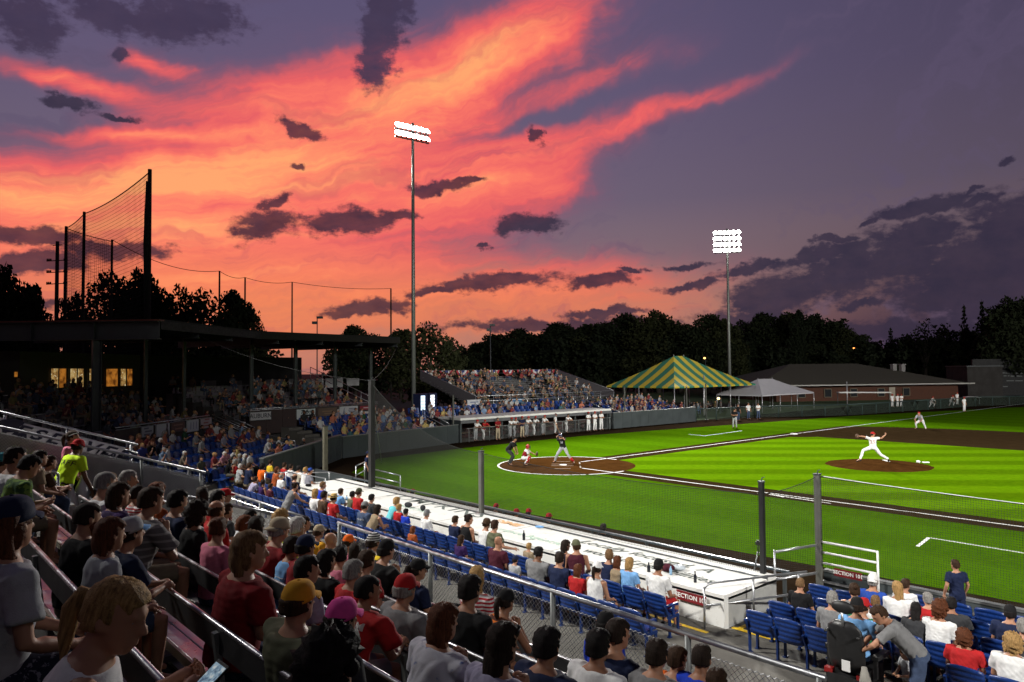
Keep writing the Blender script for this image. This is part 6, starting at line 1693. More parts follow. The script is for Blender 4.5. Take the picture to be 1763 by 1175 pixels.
def eye_fn(t, b, tc):
    x, y, z = t.xyz(tc); q = t.math('SQRT', t.math('ADD', t.math('MULTIPLY', x, x), t.math('MULTIPLY', z, z)))
    t.l.new(t.mix(t.mapr(q, .0042, .005), (.02, .012, .008, 1), (.30, .27, .25, 1)), b.inputs['Base Color'])
EYEM.materials.append(mat('eye', (1, 1, 1), .2, fn=eye_fn))

# ---- seated and standing poses
def legs_seat(spread=.12, fwd=.0, dz=0.):
    return {k: ((k * spread, .44 + fwd, .09), (k * (spread + .01), .40 + fwd, -.35 + dz), (k * (spread + .03), .55 + fwd, -.405 + dz)) for k in (-1, 1)}
def A_(e, w, hd=None, palm=(0, 0, -1), curl=.35): return (e, w, hd, palm, curl)
def sym(e, w, hd=None, palm=(0, 0, -1), curl=.35):
    f = lambda v, k: None if v is None else (v[0] * k, v[1], v[2])
    return {1: A_(e, w, hd, palm, curl), -1: A_(f(e, -1), f(w, -1), f(hd, -1), f(palm, -1), curl)}
def Sd(lean, yaw, pitch, arms, legs=None, **kw): return Pose(True, lean, kw.get('side', 0), kw.get('twist', 0), None, (yaw, pitch, kw.get('tilt', 0)), arms, legs or legs_seat())
LAP = sym((.25, .10, .28), (.14, .33, .20), (-.3, 1, -.15), (0, 0, -1), .3)
KNEE = sym((.22, .36, .22), (.06, .55, .24), (-.5, .8, .1), (-.6, 0, -.5), .7)
POSES = {
    'lap': Sd(.12, .25, .05, LAP), 'lapl': Sd(.10, .62, .02, LAP, twist=.12), 'lapr': Sd(.14, -.18, .05, LAP, side=.04),
    'fwd': Sd(.52, .28, -.05, KNEE), 'fwdr': Sd(.45, -.10, .02, KNEE, side=-.05),
    'hunch': Sd(.82, .20, -.05, sym((.24, .52, .22), (.07, .68, .20), (-.5, .8, .0), (-.6, 0, -.5), .7)),
    'chin': Sd(.28, .15, .06, {1: A_((.22, .33, .24), (.08, .30, .50), (-.25, -.1, 1), (-.3, -.8, .2), 1.1), -1: LAP[-1]}),
    'slouch': Sd(-.06, .35, .05, sym((.28, .02, .26), (.20, .27, .17), (-.2, 1, -.1))),
    'phone': Sd(.26, .12, .42, sym((.24, .14, .26), (.07, .37, .31), (-.4, .9, .2), (-.5, -.1, .8), .8)),
    'phone2': Sd(.30, -.55, .30, sym((.24, .24, .26), (.07, .44, .40), (-.4, .9, .3), (-.5, -.1, .8), .8), twist=-.35),
    'clap': Sd(.10, .30, .0, sym((.27, .16, .27), (.05, .33, .40), (-.15, .7, .7), (-1, 0, 0), .15)),
    'turn': Sd(.06, -.75, .02, LAP, twist=-.3),
    'back': Sd(.05, 1.35, .0, LAP, twist=.75),
    'arm': Sd(.14, .3, .04, {1: A_((.36, .06, .34), (.50, .24, .30), (.5, .8, -.1), (0, 0, -1), .3), -1: LAP[-1]}),
}
PROTO = {}
def proto(name):
    if name not in PROTO: PROTO[name] = {'body': body_mesh(POSES[name]), 'P': POSES[name], 'i': len(PROTO)}
    return PROTO[name]
def garment(name, what, kind, belly=0.):
    d = proto(name); key = (what, kind, round(belly, 2))
    if key not in d:
        P = d['P']
        if what == 'shirt': d[key] = shirt_mesh(P, kind, d['i'], belly)
        elif what == 'pants': d[key] = pants_mesh(P, kind, d['i'])
        elif what == 'shoe': d[key] = shoe_mesh(P, kind)
    return d[key]
def dress(pose, name, label, loc, rz, skin=0, top=('tee', 'white'), bottom=('pants', 'denim'), hairs=('short', 'brown'), cap=None, scale=1.0, wide=1.0, group=None, shoes='black', belly=0., extra=(), eyes=True, cat='person'):
    """one person: body (continuous) with clothing, hair and headgear as parts"""
    d = proto(pose); P = d['P']
    if len(d['body'].materials) == 0: d['body'].materials.append(SKIN[0])
    root = link(name, d['body'], SKIN[skin], None, tuple(loc), rz); tag(root, label, cat, group)
    root.scale = (scale * (1 + (wide - 1) * .45), scale * (1 + (wide - 1) * .2), scale)
    def part(nm, me, m, parent=root, mw=None):
        if len(me.materials) == 0: me.materials.append(m)
        o = link(nm, me, m, parent)
        if mw is not None: o.matrix_local = mw
        return o
    sh = part('shirt', garment(pose, 'shirt', top[0], belly), cl(top[1]))
    sh.scale = (1 + (wide - 1) * .8, 1 + (wide - 1) * .9, 1)
    pn = part('trousers' if bottom[0] == 'pants' else 'shorts', garment(pose, 'pants', bottom[0]), cl(bottom[1]))
    for k in (-1, 1): part('shoe', garment(pose, 'shoe', k), cl(shoes))
    HM = Matrix.Identity(4)
    for i in range(3):
        for j in range(3): HM[i][j] = P.Rh[i][j]
        HM[i][3] = P.headc[i]
    if hairs: part('hair', hair(hairs[0], 'cap' if cap and cap[0] in ('cap', 'back', 'straw', 'helmet', 'mask') else hairs[2] if len(hairs) > 2 else 0), HAIRM[hairs[1]], root, HM)
    if cap:
        kind, c = cap[0], cap[1]; CM = HM
        if kind == 'back': CM = HM @ Matrix.Rotation(PI, 4, 'Z')
        if kind in ('cap', 'back'):
            o = part('cap', CAPM, cl(c), root, CM); part('brim', BRIMM, cl(cap[2] if len(cap) > 2 else c), o); part('button', BTNM, cl(c), o)
        elif kind == 'straw': o = part('straw_hat', STRAWM, mat('straw', (.45, .30, .10), .8, 0, .2, 40, .3, 90), root, CM); part('hat_band', BANDM, cl('black'), o)
        elif kind == 'helmet': o = part('helmet', HELMM, mat('helmet_' + c, CLOTH[c], .25, 0, .05), root, CM); part('brim', BRIMM, mat('helmet_' + c, CLOTH[c], .25), o)
        elif kind == 'mask': o = part('helmet', HELMM, mat('helmet_' + c, CLOTH[c], .25, 0, .05), root, CM); part('face_cage', CAGEM, cl('charcoal'), o)
        elif kind == 'band': part('headband', HEADBAND, cl(c), root, CM)
        elif kind == 'shades': part('sunglasses', SHADES, BLACK, root, CM)
    if eyes:
        for k in (-1, 1):
            o = link('eye', EYEM, None, root); o.matrix_local = HM @ Matrix.Translation((k * .031, .079, .012))
    root['_pose'] = pose
    return root
def print_on(person, part_name, s, size, z, m, x=0., face=-1, **kw):
    """flat print laid on the back (face=-1) or chest (face=1) of a garment"""
    P = PROTO[person['_pose']]['P']; part = [c for c in person.children if c.name.split('.')[0] == part_name][0]
    bv = BVHTree.FromPolygons([v.co for v in part.data.vertices], [tuple(p.vertices) for p in part.data.polygons])
    me = text_mesh(s, size, **kw) if isinstance(s, str) else s
    bm = bmesh.new(); bm.from_mesh(me); bmesh.ops.triangulate(bm, faces=bm.faces); bmesh.ops.subdivide_edges(bm, edges=[e for e in bm.edges if e.calc_length() > .03], cuts=1); bm.to_mesh(me); bm.free()
    fw = Vector(P.fw) * face
    for v in me.vertices:
        p = Vector(P.P(((v.co.x + x) * (1 if face < 0 else -1), 0, z + v.co.y)))
        h = bv.ray_cast(p + fw * .4, -fw)
        v.co = (h[0] if h[0] is not None else p + fw * .14) + fw * .004
    me.materials.clear()
    return link('print', me, m, part)

# ------------------------------------------------------------------ who sits where
SEATED = []     # (row key, x) bookkeeping so that neighbours do not overlap
def head_off(pose, rz, s):
    h = POSES[pose].headc if pose in POSES else POSES[pose].headc
    c, n = math.cos(rz), math.sin(rz); return np.array([h[0] * c - h[1] * n, h[0] * n + h[1] * c, h[2]]) * s
def seat_at(px, py, pose, rows, smin=.90, smax=1.08, rz=0., jset=None, hw=None):
    best = None
    for key, y, z in rows:
        if jset is not None and key != jset: continue
        h = head_off(pose, rz, 1.0); p = on_y(px, py, y + h[1]); s = max((p[2] - z) / h[2], .05)
        sc = min(max(s, smin), smax); e = abs(math.log(s / sc)) + .15 * abs(math.log(sc))
        if hw: e += abs(math.log(pix(p)[2] / (FPX * .168 / hw))) * .9
        for k2, x2 in SEATED:
            if k2 == key and abs(x2 - (p[0] - h[0])) < .44: e += (.44 - abs(x2 - (p[0] - h[0]))) * 1.6
        if best is None or e < best[0]: best = (e, key, y, z, sc)
    e, key, y, z, sc = best; h = head_off(pose, rz, sc); p = on_y(px, py, y + h[1])
    return key, np.array([p[0] - h[0], y, z]), sc, e
BROWS = [(j, bench_y(j) + .12, bench_z(j) + .004) for j in range(0, 8)]
CROWS = [('A', -19.15, .3 + .435), ('B', -18.05, .3 + .435)]
SROWS = [('S%d' % i, y, .3 + .435) for i, y in enumerate(R101)]
LROWS = [('L', -16.55, .3 + .435)]
HW = {(19,903):38,(150,890):33,(189,950):44,(222,955):48,(199,1051):72,(4,806):30,(27,782):27,(50,802):28,(69,789):21,(86,794):22,(5,838):30,(181,834):32,(190,817):25,(221,820):24,(204,852):27,(237,865):22,(259,863):29,(270,848):24,(306,864):23,(347,846):21,(375,848):20,(387,853):18,(340,884):24,(373,880):22,(390,884):22,(376,911):28,(431,889):21,(442,908):24,(421,924):24,(428,950):37,(480,912):30,(483,893):21,(511,905):22,(524,902):18,(549,916):20,(569,931):23,(526,942):28,(600,943):22,(587,957):28,(562,971):31,(643,934):22,(665,945):22,(632,966):26,(612,966):24,(503,987):28,(528,987):30,(514,1038):44,(608,996):31,(631,1016):38,(697,1014):34,(719,981):24,(588,1102):50,(567,1146):75,(821,985):27,(809,1000):32,(871,1034):27,(763,1070):43,(866,1108):42,(942,1112):42,(1043,1076):29,(1064,1093):24,(1030,1113):36,(1131,1092):24,(1131,1128):36,(1166,1083):29,(1208,1110):31,(1234,1168):32}
def add_people(table, rows, group, tall=(.90, 1.08)):
    for T in sorted(table, key=lambda q: -HW.get((q[0], q[1]), 0)):
        px, py, pose, sk, top, bot, hr, cap, label = T[:9]; o = T[9] if len(T) > 9 else {}
        lo, hi = (o.get('s'), o.get('s')) if 's' in o else tall
        if 'smin' in o: lo = o['smin']
        key, loc, sc, e = seat_at(px, py, pose, rows, lo, hi, o.get('rz', 0.), o.get('row'), HW.get((px, py)))
        for k2, x2 in SEATED:
            if k2 == key and abs(x2 - loc[0]) < .30: print('CLOSE', key, round(loc[0], 2), round(x2, 2), label)
        if e > .16: print('FAR', key, round(e, 2), label)
        SEATED.append((key, loc[0]))
        if (px, py) in HW: print('ROW', key, round(loc[0], 2), round(sc, 2), round(e, 2), label[:40])
        t = top if isinstance(top, tuple) else ('tee', top); b = bot if isinstance(bot, tuple) else ('pants', bot)
        h_ = hr if hr is None or isinstance(hr, tuple) else tuple(hr.split())
        p = dress(pose, 'person', label, loc, o.get('rz', 0.), sk, t, b, h_, cap, sc, o.get('w', 1.0), group, o.get('sh', 'charcoal'), o.get('belly', 0.))
        if 'print' in o:
            for (s_, size, z, col_, kw) in o['print']: print_on(p, 'shirt', s_, size, z, mat('print_' + col_, CLOTH[col_], .8, 0, 0), **kw)
SH = ('shorts', 'khaki'); SHN = ('shorts', 'navy'); SHD = ('shorts', 'denim'); SHG = ('shorts', 'grey'); TK = lambda c: ('tank', c)
BP = [
 (19, 903, 'lapl', 1, 'lightgrey', ('shorts', 'darkpattern'), 'bob auburn', ('cap', 'navy'), 'person in pale grey tee and navy cap at the left edge of the bleachers', {'w': 1.1}),
 (150, 890, 'lap', 1, 'black', SH, 'buzz dark', None, 'bearded man in plain black tee in front of the empty bench end', {'w': 1.14, 'beard': 1}),
 (189, 950, 'lap', 1, 'lightgrey', SHD, 'bob auburn', None, 'auburn haired woman in pale grey top beside the trucker cap man', {}),
 (222, 955, 'fwd', 1, 'navy', ('shorts', 'grey'), 'short dark', ('cap', 'lightgrey', 'lightblue'), 'man in navy tee and grey cap with light blue brim', {'w': 1.08, 'row': 1}),
 (199, 1051, 'phone2', 1, TK('white'), SHD, 'pony blond', None, 'blond woman in white sleeveless top looking at a lit phone', {'phone': 1}),
 (4, 806, 'lap', 1, 'charcoal', 'denim', 'short dark', ('cap', 'teal'), 'man in teal cap at the left edge above the aisle', {}),
 (27, 782, 'lapr', 1, 'white', SH, 'short dark', None, 'dark haired man in white shirt seated left of the staff member', {'w': 1.08}),
 (50, 802, 'phone', 1, 'hawaiian', SH, 'short black', None, 'person in green leafy shirt left of the staff member', {'w': 1.1}),
 (69, 789, 'lap', 1, 'tan', 'denim', 'short dark', None, 'dark haired person in tan top just left of the staff member', {}),
 (86, 794, 'fwd', 1, 'brown', SH, 'short brown', None, 'brown haired person in brown top partly behind the staff member', {}),
 (181, 834, 'lap', 0, 'white', SH, 'buzz grey', None, 'older man in white tee with cropped grey hair right of the aisle', {'w': 1.05}),
 (190, 817, 'lapr', 0, 'tan', SH, 'short sandy', None, 'sandy haired boy in tan shirt in front of the windscreen', {'s': .86}),
 (221, 820, 'lapr', 1, 'khaki', 'tan', 'short grey', None, 'grey haired man in khaki shirt by the windscreen cloth', {}),
 (204, 852, 'lap', 1, 'purple', 'navy', 'bob brown', None, 'brown haired woman in deep purple top', {'w': 1.15}),
 (237, 865, 'lap', 1, 'redstripe', 'denim', 'short dark', None, 'dark haired woman in red and white striped top', {}),
 (259, 863, 'chin', 1, 'greystripe', SH, 'short brown', None, 'man in grey striped polo resting his chin on his hand', {'w': 1.16}),
 (270, 848, 'lapl', 0, 'rust', 'denim', 'bun red', None, 'red haired woman with hair tied up behind the striped polo man', {}),
 (306, 864, 'lap', 1, 'navy', SH, 'short black', None, 'black haired man in navy tee right of the striped polo man', {'w': 1.08}),
 (347, 846, 'back', 1, 'black', 'denim', 'long dark', None, 'smiling long haired woman turned round towards the crowd behind', {}),
 (375, 848, 'lap', 1, 'red', 'denim', 'short black', None, 'black haired person in bright red tee near the aisle fence', {}),
 (387, 853, 'lapr', 1, 'darkred', 'denim', 'short dark', ('cap', 'red'), 'man in red cap beside the bright red tee', {}),
 (340, 884, 'lap', 2, 'black', 'black', 'curly dark', None, 'woman with big dark curls in black top', {}),
 (373, 880, 'slouch', 1, 'red', SH, 'fringe brown', None, 'balding man in red tee behind the fence rail', {}),
 (390, 884, 'lap', 1, 'charcoal', SH, 'short brown', None, 'brown haired man in charcoal tee right of the balding man', {'w': 1.1}),
 (376, 911, 'lapl', 1, ('long', 'pink'), 'denim', 'bun auburn', None, 'auburn haired girl in pink long sleeved top', {'w': 1.05}),
 (431, 889, 'fwd', 1, 'white', SH, 'short black', None, 'black haired man in white tee hunched forward', {'w': 1.1}),
 (442, 908, 'lapl', 1, 'lavender', SHD, 'long dark', None, 'dark long haired girl in lavender top', {}),
 (421, 924, 'lap', 1, 'rust', SHD, 'short red', ('band', 'white'), 'red haired girl with white headband', {'s': .88}),
 (428, 950, 'lapr', 0, 'darkred', 'denim', 'bob sandy', None, 'sandy haired woman in dark red sweater', {'w': 1.18}),
 (480, 912, 'lap', 0, 'darkred', SH, 'short grey', ('back', 'sand'), 'large man in dark red shirt with backward sand coloured cap', {'w': 1.2}),
 (483, 893, 'lap', 1, 'tan', SHD, 'curly blond', None, 'curly blond woman in tan top', {}),
 (511, 905, 'lap', 1, 'neon', SH, 'short white', None, 'white haired man in neon yellow shirt', {}),
 (524, 902, 'lapr', 1, 'black', SH, 'short dark', None, 'dark haired person in black beside the neon yellow shirt', {}),
 (549, 916, 'lap', 1, 'mustard', SH, 'short brown', ('cap', 'sand'), 'boy in mustard shirt and sand cap', {}),
 (569, 931, 'lap', 1, 'rust', SH, None, None, 'bald man in rust orange tee', {'w': 1.08}),
 (526, 942, 'lap', 1, 'darkred', SHN, 'short black', ('cap', 'navy'), 'man in navy cap and dark red tee', {'w': 1.1}),
 (600, 943, 'lap', 1, 'pink', SHD, 'short dark', ('cap', 'orange'), 'person in orange cap and pink shirt', {}),
 (587, 957, 'lapl', 1, 'pink', SHD, 'short black', None, 'black haired woman in faded pink top', {}),
 (562, 971, 'lap', 1, 'black', 'black', 'bob black', None, 'black haired woman in black blouse with glasses', {'w': 1.1}),
 (643, 934, 'lap', 1, 'yellow', SH, 'short dark', ('cap', 'zebra'), 'person in black and white patterned cap and yellow collar', {}),
 (665, 945, 'chin', 1, 'black', SHN, 'short black', ('cap', 'black'), 'man in black jersey and black cap by the long fence', {'w': 1.05}),
 (632, 966, 'arm', 1, 'red', SHD, 'short brown', None, 'brown haired man in red tee with his arm out to the right', {'w': 1.05}),
 (612, 966, 'lapl', 1, 'maroon', SHD, 'bob dark', None, 'dark haired woman in maroon beside the red tee', {}),
 (503, 987, 'lap', 1, 'lightblue', SHD, 'short dark', None, 'person in light blue tee with a pale back print', {'w': 1.1, 'print': [('~~~~', .12, .36, 'white', {'scale_x': 1.6})], 'row': 4}),
 (528, 987, 'lapr', 1, 'lavender', SHD, 'short black', None, 'black haired person in pale lavender top', {'w': 1.1}),
 (514, 1038, 'slouch', 1, 'olive', SH, 'short brown', ('cap', 'mustard'), 'broad man in olive shirt and mustard yellow cap', {'w': 1.26, 'belly': .06}),
 (608, 996, 'lap', 1, 'red', SHN, 'short grey', None, 'grey haired man in red tee behind the freedom shirt', {'w': 1.05}),
 (631, 1016, 'fwdr', 2, 'red', SHG, 'buzz black', None, 'broad man in red tee lettered freedom over a flag', {'w': 1.2, 'freedom': 1}),
 (697, 1014, 'lap', 1, 'grey', SHD, 'short grey', ('cap', 'red'), 'man in grey polo and red cap', {'w': 1.2, 'belly': .04}),
 (719, 981, 'lapr', 1, 'navy', SHD, 'pony dark', ('cap', 'black'), 'woman in black cap with ponytail and navy jersey', {}),
 (588, 1102, 'lap', 1, 'charcoal', SHD, 'short dark', ('cap', 'hotpink'), 'person in hot pink cap behind the large dark head', {}),
 (567, 1146, 'lap', 1, 'black', 'black', 'curly black', None, 'person with a large mass of black hair at the bottom edge', {}),
 (821, 985, 'lapl', 1, 'redstripe', SHD, 'bob blond', None, 'blond woman in red and white striped tee', {}),
 (809, 1000, 'lap', 2, 'black', SHN, 'short black', None, 'black haired man in plain black tee in front of the striped blond woman', {'w': 1.12}),
 (871, 1034, 'chin', 2, TK('orangestripe'), SHD, 'pony dark', ('cap', 'black'), 'dark haired woman in orange striped tank top', {}),
 (763, 1070, 'chin', 1, 'floral', SHD, 'bob auburn', None, 'auburn haired woman in white and blue tie-dye top', {'w': 1.12}),
 (866, 1108, 'chin', 1, 'lavender', SHD, 'long dark', ('shades', ''), 'long dark haired woman with sunglasses on her head', {}),
 (942, 1112, 'lap', 2, 'navy', SHN, 'short black', None, 'broad man in navy tee with short black hair at the bottom centre', {'w': 1.15}),
 (1043, 1076, 'lap', 2, 'royal', SHN, 'short black', ('cap', 'black'), 'man in deep blue top and black cap by the fence', {}),
 (1064, 1093, 'lapr', 1, 'navy', SHD, 'pony dark', None, 'dark haired woman beside the deep blue top', {}),
 (1030, 1113, 'lap', 2, 'white', SHN, 'short black', None, 'black haired man in white tee at the bottom centre', {'w': 1.12}),
 (1131, 1128, 'lap', 1, 'grey', SHN, 'short dark', None, 'dark haired man in grey tee at the bottom right of the bleachers', {'w': 1.1}),
 (1166, 1083, 'lapr', 1, 'orange', SHN, 'short brown', None, 'brown haired boy in bright orange tee by the fence', {'row': 7, 's': .84}),
 (1208, 1110, 'lap', 2, 'royal', SHN, 'buzz dark', None, 'man in royal blue tee with very short hair', {'row': 7, 's': .94}),
 (1234, 1168, 'lap', 1, 'tan', SHN, 'short brown', None, 'brown haired head at the bottom edge below the royal blue tee', {'row': 6, 's': .85}),
]
add_people(BP, BROWS, 'spectators on the near bleachers', (.85, 1.0))
CP = [
 (405, 794, 'lap', 1, 'red', SH, 'short grey', None, 'grey haired man in bright red shirt at the left end of the blue seats', {}),
 (414, 806, 'arm', 1, 'lightgrey', SH, 'short white', None, 'white haired woman in pale grey top reaching out', {}),
 (430, 796, 'lap', 1, 'navy', SH, 'short brown', None, 'brown haired person in navy behind the white haired woman', {}),
 (440, 826, 'fwd', 1, 'lavender', SH, 'short brown', None, 'person in lavender tee bending forward in the blue seats', {}),
 (453, 834, 'lapl', 2, TK('purple'), SHD, 'pony dark', None, 'tanned woman in purple tank top', {}),
 (466, 836, 'lap', 2, 'maroon', SHD, 'short brown', None, 'brown haired child in maroon between the tank top and the bald man', {'s': .84}),
 (485, 820, 'lap', 0, 'white', SH, 'fringe grey', None, 'bald man with glasses looking across the white roof', {}),
 (508, 822, 'lapl', 1, 'navy', SH, 'fringe brown', None, 'balding man in navy tee at the corner of the white roof', {}),
 (543, 843, 'lapl', 0, 'white', SH, 'bob blond', None, 'blond woman in white top at the left end of the roof table', {}),
 (556, 836, 'lapr', 1, 'royal', SH, 'short sandy', None, 'tall man in royal blue shirt behind the blond woman', {}),
 (558, 850, 'lap', 2, 'brown', SH, 'short dark', None, 'dark haired man in brown tee beside the straw hat', {}),
 (575, 851, 'lap', 1, 'red', SH, 'short dark', ('straw', ''), 'person in red shirt and wide straw hat', {'print': [('B', .10, .40, 'white', {}), ('15', .12, .28, 'white', {})]}),
 (587, 858, 'fwd', 1, 'lightblue', SH, 'short brown', None, 'person in light blue leaning on the roof table beside the straw hat', {}),
 (607, 857, 'lap', 2, 'olive', SH, 'short black', None, 'black haired man in olive shirt', {}),
 (618, 846, 'lap', 1, 'red', SH, 'short brown', ('cap', 'camo'), 'man in red tee and camouflage cap', {}),
 (628, 862, 'lap', 1, 'denim', SHD, 'short dark', ('cap', 'grey'), 'man in faded blue tee with pale back print and grey cap', {'w': 1.15, 'row': 'A', 'print': [('Yankee', .10, .36, 'lightgrey', {})]}),
 (640, 858, 'lap', 2, 'charcoal', SH, 'short black', None, 'black haired person in charcoal right of the faded blue tee', {}),
 (650, 862, 'fwd', 1, TK('tan'), SHD, 'bob dark', None, 'dark haired woman with bare shoulders', {}),
 (683, 861, 'fwd', 0, 'aqua', SHD, 'short blond', None, 'blond person in aqua tee leaning on the roof table', {}),
 (687, 871, 'lap', 0, 'red', SHD, 'short blond', None, 'blond boy in red tee beside the aqua tee', {'s': .88}),
 (699, 884, 'lap', 2, 'royal', SHN, 'short black', None, 'small boy in royal blue tee', {'s': .78}),
 (711, 898, 'lap', 1, 'rust', SHD, 'bob red', None, 'small red haired child in the rear blue seats', {'s': .74, 'row': 'A'}),
 (735, 886, 'lap', 1, ('threequarter', 'white'), SHD, 'short grey', ('cap', 'grey'), 'man in white shirt and grey cap alone at the roof table', {}),
 (784, 896, 'lap', 1, 'navy', SHD, 'short brown', None, 'brown haired man in navy tee at the roof table', {}),
 (794, 909, 'lap', 1, 'purple', SHD, 'long brown', None, 'long brown haired girl beside the navy tee', {'s': .86}),
 (807, 895, 'lapr', 1, TK('black'), SHD, 'bun dark', None, 'woman in black tank top with hair up', {}),
 (838, 899, 'lap', 1, 'white', SHD, 'short brown', ('back', 'brown'), 'man in white tee and brown cap', {}),
 (852, 905, 'arm', 1, 'olive', SHD, 'short brown', None, 'brown haired man in olive tee reaching for his food', {}),
 (858, 921, 'lap', 1, 'maroon', SHD, None, None, 'bald man in maroon tee with a shining head', {'w': 1.1, 'row': 'A'}),
 (887, 943, 'lap', 0, 'lightgrey', SHN, 'short dark', ('cap', 'navy'), 'small child in navy cap', {'s': .72, 'row': 'A'}),
 (911, 946, 'lap', 0, 'tan', SHN, 'short blond', None, 'blond child half hidden beside the broad grey tee', {'s': .70}),
 (927, 935, 'lap', 3, 'grey', SHN, 'buzz black', None, 'broad man in grey tee with cropped black hair', {'w': 1.25, 'row': 'A'}),
 (964, 948, 'lap', 1, 'navy', SHN, 'short dark', None, 'dark haired man in navy tee behind the kissing couple', {'w': 1.08, 'row': 'A'}),
 (974, 940, 'lapr', 1, 'navy', SHD, 'bob dark', None, 'left one of the kissing couple, dark haired', {'row': 'B'}),
 (992, 938, 'lapl', 1, TK('maroon'), SHD, 'short brown', ('cap', 'olive'), 'right one of the kissing couple, in an olive cap', {'row': 'B', 'rz': .5}),
 (995, 956, 'lap', 1, 'red', SHD, 'bob auburn', None, 'auburn haired woman in shiny red top', {'s': .92, 'row': 'A'}),
 (1028, 960, 'lap', 1, TK('white'), SHD, 'pony dark', ('cap', 'white'), 'woman in white cap and tank top with dark ponytail', {'row': 'A'}),
 (1049, 957, 'lapl', 1, 'navy', SHN, 'short sandy', None, 'sandy haired man in navy and white jersey', {'row': 'B'}),
 (1063, 966, 'clap', 2, TK('tan'), SHD, 'bob auburn', None, 'tanned woman with both arms raised to her head', {'row': 'B', 's': .92}),
 (1084, 970, 'lap', 1, 'lightblue', SHD, 'bob blond', None, 'blond woman in light blue print top', {'row': 'B', 's': .95}),
 (1134, 975, 'lap', 2, 'white', ('shorts', 'red'), 'short black', ('cap', 'black'), 'man in white tee and black cap in the last seat of the row', {'w': 1.05, 'row': 'B'}),
]
add_people(CP, CROWS, 'spectators in the blue seats behind the near dugout', (.92, 1.08))
LP_ = [
 (452, 800, 'lap', 1, 'orange', SH, 'curly black', None, 'person in bright orange shirt with big black hair', {'w': 1.2}),
 (466, 792, 'lap', 0, 'yellow', SH, 'short dark', None, 'child in yellow shirt beside the bright orange one', {}),
 (477, 806, 'lapr', 1, 'rust', SH, 'bob auburn', None, 'auburn haired woman in rust shirt left of the white roof', {}),
 (490, 802, 'lap', 1, 'red', SH, 'short brown', None, 'brown haired person in red left of the white shirts', {}),
 (501, 806, 'lap', 1, 'white', SH, 'short dark', None, 'dark haired person in white shirt in the short left row', {}),
 (514, 803, 'lapl', 1, 'cream', SH, 'short black', None, 'black haired person in cream shirt in the short left row', {}),
 (526, 808, 'lap', 1, 'white', SH, 'short blond', None, 'blond person in white left of the blue cap', {}),
 (534, 807, 'lapr', 1, 'plaid', SH, 'short dark', ('cap', 'blue', 'white'), 'man in plaid shirt and blue cap with white front', {}),
]
for T in LP_: 
    T[9]['s'] = .95
LR2 = [('L%d' % i, y, .3 + .435) for i, y in enumerate((-16.55, -15.6, -17.4))]
add_people(LP_, LR2, 'spectators left of the white roof')
SPP = [
 (1378, 1010, 'lap', 1, 'black', SHN, 'buzz sandy', None, 'bald man in black tee in the row by the gate', {}),
 (1433, 1028, 'lap', 1, 'grey', SHD, 'short grey', None, 'grey haired person in grey tee in section 101', {}),
 (1471, 1018, 'lapl', 1, TK('grey'), SHD, 'bun brown', None, 'woman with brown bun under the section 101 sign', {}),
 (1503, 999, 'lap', 1, 'blue', SHD, 'short grey', ('back', 'white'), 'man in bright blue shirt and white cap by the white pipes', {}),
 (1486, 1027, 'lapr', 1, 'green', SHD, 'short dark', ('cap', 'red'), 'man in green shirt and red cap', {}),
 (1507, 1022, 'lap', 0, 'white', SHD, 'short sandy', None, 'sandy haired boy in white sleeveless shirt', {'s': .9}),
 (1545, 1014, 'lapl', 1, 'white', SHD, 'long blond', None, 'long blond haired woman in white printed top', {}),
 (1560, 1020, 'lapr', 1, 'white', SHD, 'short brown', None, 'brown haired boy in white printed tee', {'s': .86}),
 (1597, 1028, 'lapl', 0, 'red', SHD, 'short grey', None, 'grey blond woman in red top', {'s': .92}),
 (1577, 1050, 'lap', 2, 'charcoal', SHD, 'long black', None, 'woman with long black hair and green strap', {}),
 (1618, 1038, 'lapr', 1, 'white', SHD, 'curly auburn', None, 'woman in white top with dark red curls', {}),
 (1638, 1050, 'lap', 2, 'charcoal', SHD, 'short black', None, 'broad man in charcoal tee in section 101', {'w': 1.2}),
 (1660, 1103, 'lap', 1, 'red', SHD, 'curly auburn', None, 'woman in red top with long auburn curls', {'w': 1.12}),
 (1744, 1108, 'lap', 1, 'white', SHD, 'curly blond', None, 'woman in white top with blond curls at the lower right', {'w': 1.1}),
 (1739, 1056, 'lap', 1, 'navy', SHD, 'short black', ('cap', 'black'), 'man in navy tee and black cap at the right edge', {'w': 1.1}),
 (1762, 1060, 'lap', 0, 'charcoal', SHD, 'short grey', None, 'grey haired person at the right edge beside the navy tee', {}),
]
add_people(SPP, SROWS, 'spectators in section 101', (.92, 1.06))

# beard, phone, freedom print, ponytail cap details for named people
def find(lbl):
    for o in COL.objects:
        if o.get('label', '').startswith(lbl): return o
b_ = find('bearded man'); P = POSES[b_['_pose']]; HM = Matrix.Translation(P.headc) @ Matrix([list(r) for r in P.Rh]).to_4x4()
mb = MB(); mb.rings([[np.array([rx * math.cos(2 * PI * k / 16), y + ry * math.sin(2 * PI * k / 16), z]) for k in range(16)] for z, y, rx, ry in ((-.03, .03, .071, .072), (-.07, .03, .066, .074), (-.11, .045, .052, .06), (-.15, .055, .034, .04), (-.175, .06, .012, .014))])
o_ = build(mb, 'beard', HAIRM['auburn'], b_, True); o_.matrix_local = HM
ph = find('blond woman in white sleeveless'); P = POSES['phone2']
def phone_fn(t, b, tc):
    n = t.noise(tc, 60, 2, .5); b.inputs['Base Color'].default_value = (.01, .01, .01, 1)
    t.l.new(t.ramp(n, [(.35, (.10, .16, .25, 1)), (.55, (.35, .5, .62, 1)), (.7, (.75, .8, .8, 1))]), b.inputs['Emission Color']); b.inputs['Emission Strength'].default_value = .55
